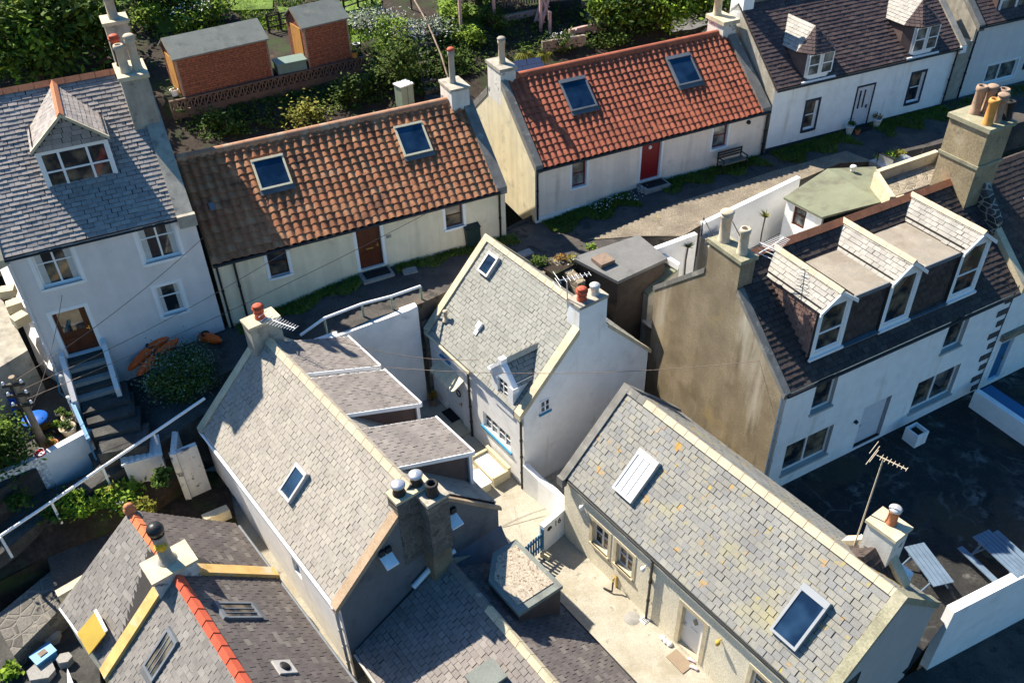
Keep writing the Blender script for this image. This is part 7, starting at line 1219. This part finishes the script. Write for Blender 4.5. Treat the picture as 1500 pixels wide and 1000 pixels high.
c = at(903, 858, .04); t = thing('garden_tap', 'brass tap with dark hose end at the foot of the pebble dashed wall', 'tap', c, YH); q = lo(fH, c); MB().tube([fH.pt(q[0], -.02, .0), fH.pt(q[0], -.02, .55), fH.pt(q[0], -.16, .55), fH.pt(q[0], -.18, .42)], .035, 8).build('pipe', M['brass'], t); MB().tube([fH.pt(q[0] - .08, -.14, .64), fH.pt(q[0] + .08, -.14, .64)], .025, 6).build('handle', M['brass'], t); MB().tube([fH.pt(q[0], -.18, .42), fH.pt(q[0] + .1, -.3, .1), fH.pt(q[0] - .2, -.4, .06)], .03, 6).build('hose', M['black'], t)
for k, (q0, q1) in enumerate((((890, 800), (1010, 960)), ((742, 700), (765, 790)), ((800, 755), (735, 772)))):
    a, b = at(*q0, .05), at(*q1, .05); a.z, b.z = cz(a) + .012, cz(b) + .012; d = (b - a).normalized(); n_2 = V((-d.y, d.x, 0)) * .012; struct(MB().poly([a - n_2, b - n_2, b + n_2, a + n_2]), 'paving_joint', M['stackgrey'])
for k, (px, py, lab) in enumerate(((600, 398, 'flat stone slab by the lane right of the mahogany door'), (770, 372, 'flat stone slab at the mouth of the passage beside the yellow gable'))):
    c = lpt(px, py); f = plan((c.x, c.y), 25 + 8 * k); tag(MB().prism([f.pt(-.3, -.2, c.z), f.pt(.28, -.22, c.z), f.pt(.32, .2, c.z), f.pt(-.26, .22, c.z)], V((0, 0, .07))).build('stone_slab', M['greyconc']), lab, 'stone', 'slabs by the lane')
# floodlights on G's gable
gG = Fr(fG.pt(LG, 0, 0), fG.ax[1], -fG.ax[0], fG.ax[2])
for (px, py, lab, dd) in ((569, 820, 'white tilted floodlight on the dark gable, lower left', -.25), (664, 762, 'white tilted floodlight beside the chimney breast', -.3)):
    q = gG.hit((px, py), 1, -.2); X = gG.pt(q[0], -.2, q[2]); t = thing('floodlight', lab, 'lamp', X, YG, 'floodlights on the dark gable'); mb = MB().prism([gG.pt(q[0] - .2, -.05, q[2] + .1), gG.pt(q[0] + .2, -.05, q[2] + .1), gG.pt(q[0] + .2, -.45, q[2] - .08), gG.pt(q[0] - .2, -.45, q[2] - .08)], V((0, 0, .05))); mb.build('lamp_panel', M['white'], t); MB().tube([gG.pt(q[0], 0, q[2]), gG.pt(q[0], -.2, q[2] - .02)], .04, 6).build('bracket', M['black'], t); [MB().box(gG, q[0] + s - .09, q[0] + s + .09, -.12, -.02, q[2] + .16, q[2] + .36).build('lamp_head', M['black'], t) for s in (-.11, .11)]
# aerials
def aerial(lab, base, top, d, L, n=9, el=.3, refl=True, m='steel'):
    base, top = V(base), V(top); t = thing('tv_aerial', lab, 'aerial', base, 0, 'television aerials'); MB().tube([base, top], .022, 6).build('mast', M[m], t); d = V(d).normalized(); s = V((-d.y, d.x, 0)).normalized(); MB().tube([top - d * L * .25, top + d * L * .75], .016, 6).build('boom', M[m], t)
    for k in range(n): c = top + d * (L * (.75 - k * .95 / n)); l = el * (.7 + .5 * k / n); MB().tube([c - s * l, c + s * l], .009, 5).build('element', M[m], t)
    if refl:
        c = top - d * L * .25
        for z in (-.2, -.07, .07, .2): MB().tube([c - s * .28 + V((0, 0, z)) - d * abs(z) * .5, c + s * .28 + V((0, 0, z)) - d * abs(z) * .5], .01, 5).build('reflector', M[m], t)
X = at(402, 470, 6.9); aerial('television aerial on the far chimney of the long slate cottage', fG.pt(.5, WG / 2 + .6, 6.6), X, at(436, 482, 6.9) - X, 1.2, 10, .22, m='whitepaint')
X = fF.pt(LF - .6, WF / 2 - .6, 8.2); aerial('television aerial strapped to the chimney of the small white cottage', fF.pt(LF - .64, WF / 2 - .5, 6.9), X, fF.ax[0] * .3 + fF.ax[1], 1.1, 7, .16)
X = at(1084, 400, 9.3); aerial('white television aerial against the dark roof beside the brown gable', fE.pt(.75, WE / 2 - .6, 8.6), fE.pt(.95, WE / 2 - 1.0, 9.1), at(1110, 388, 9.) - at(1075, 412, 9.), 1.0, 9, .3, m='whitepaint')
b_ = fH.pt(cu - .62, cv + .1, 4.2); zt = zover(b_, 1285, 668); aerial('tall rusty mast with a television aerial beside the black yard', b_, V((b_.x, b_.y, zt)), at(1318, 678, zt) - at(1280, 660, zt), .8, 7, .11, m='potbuff')
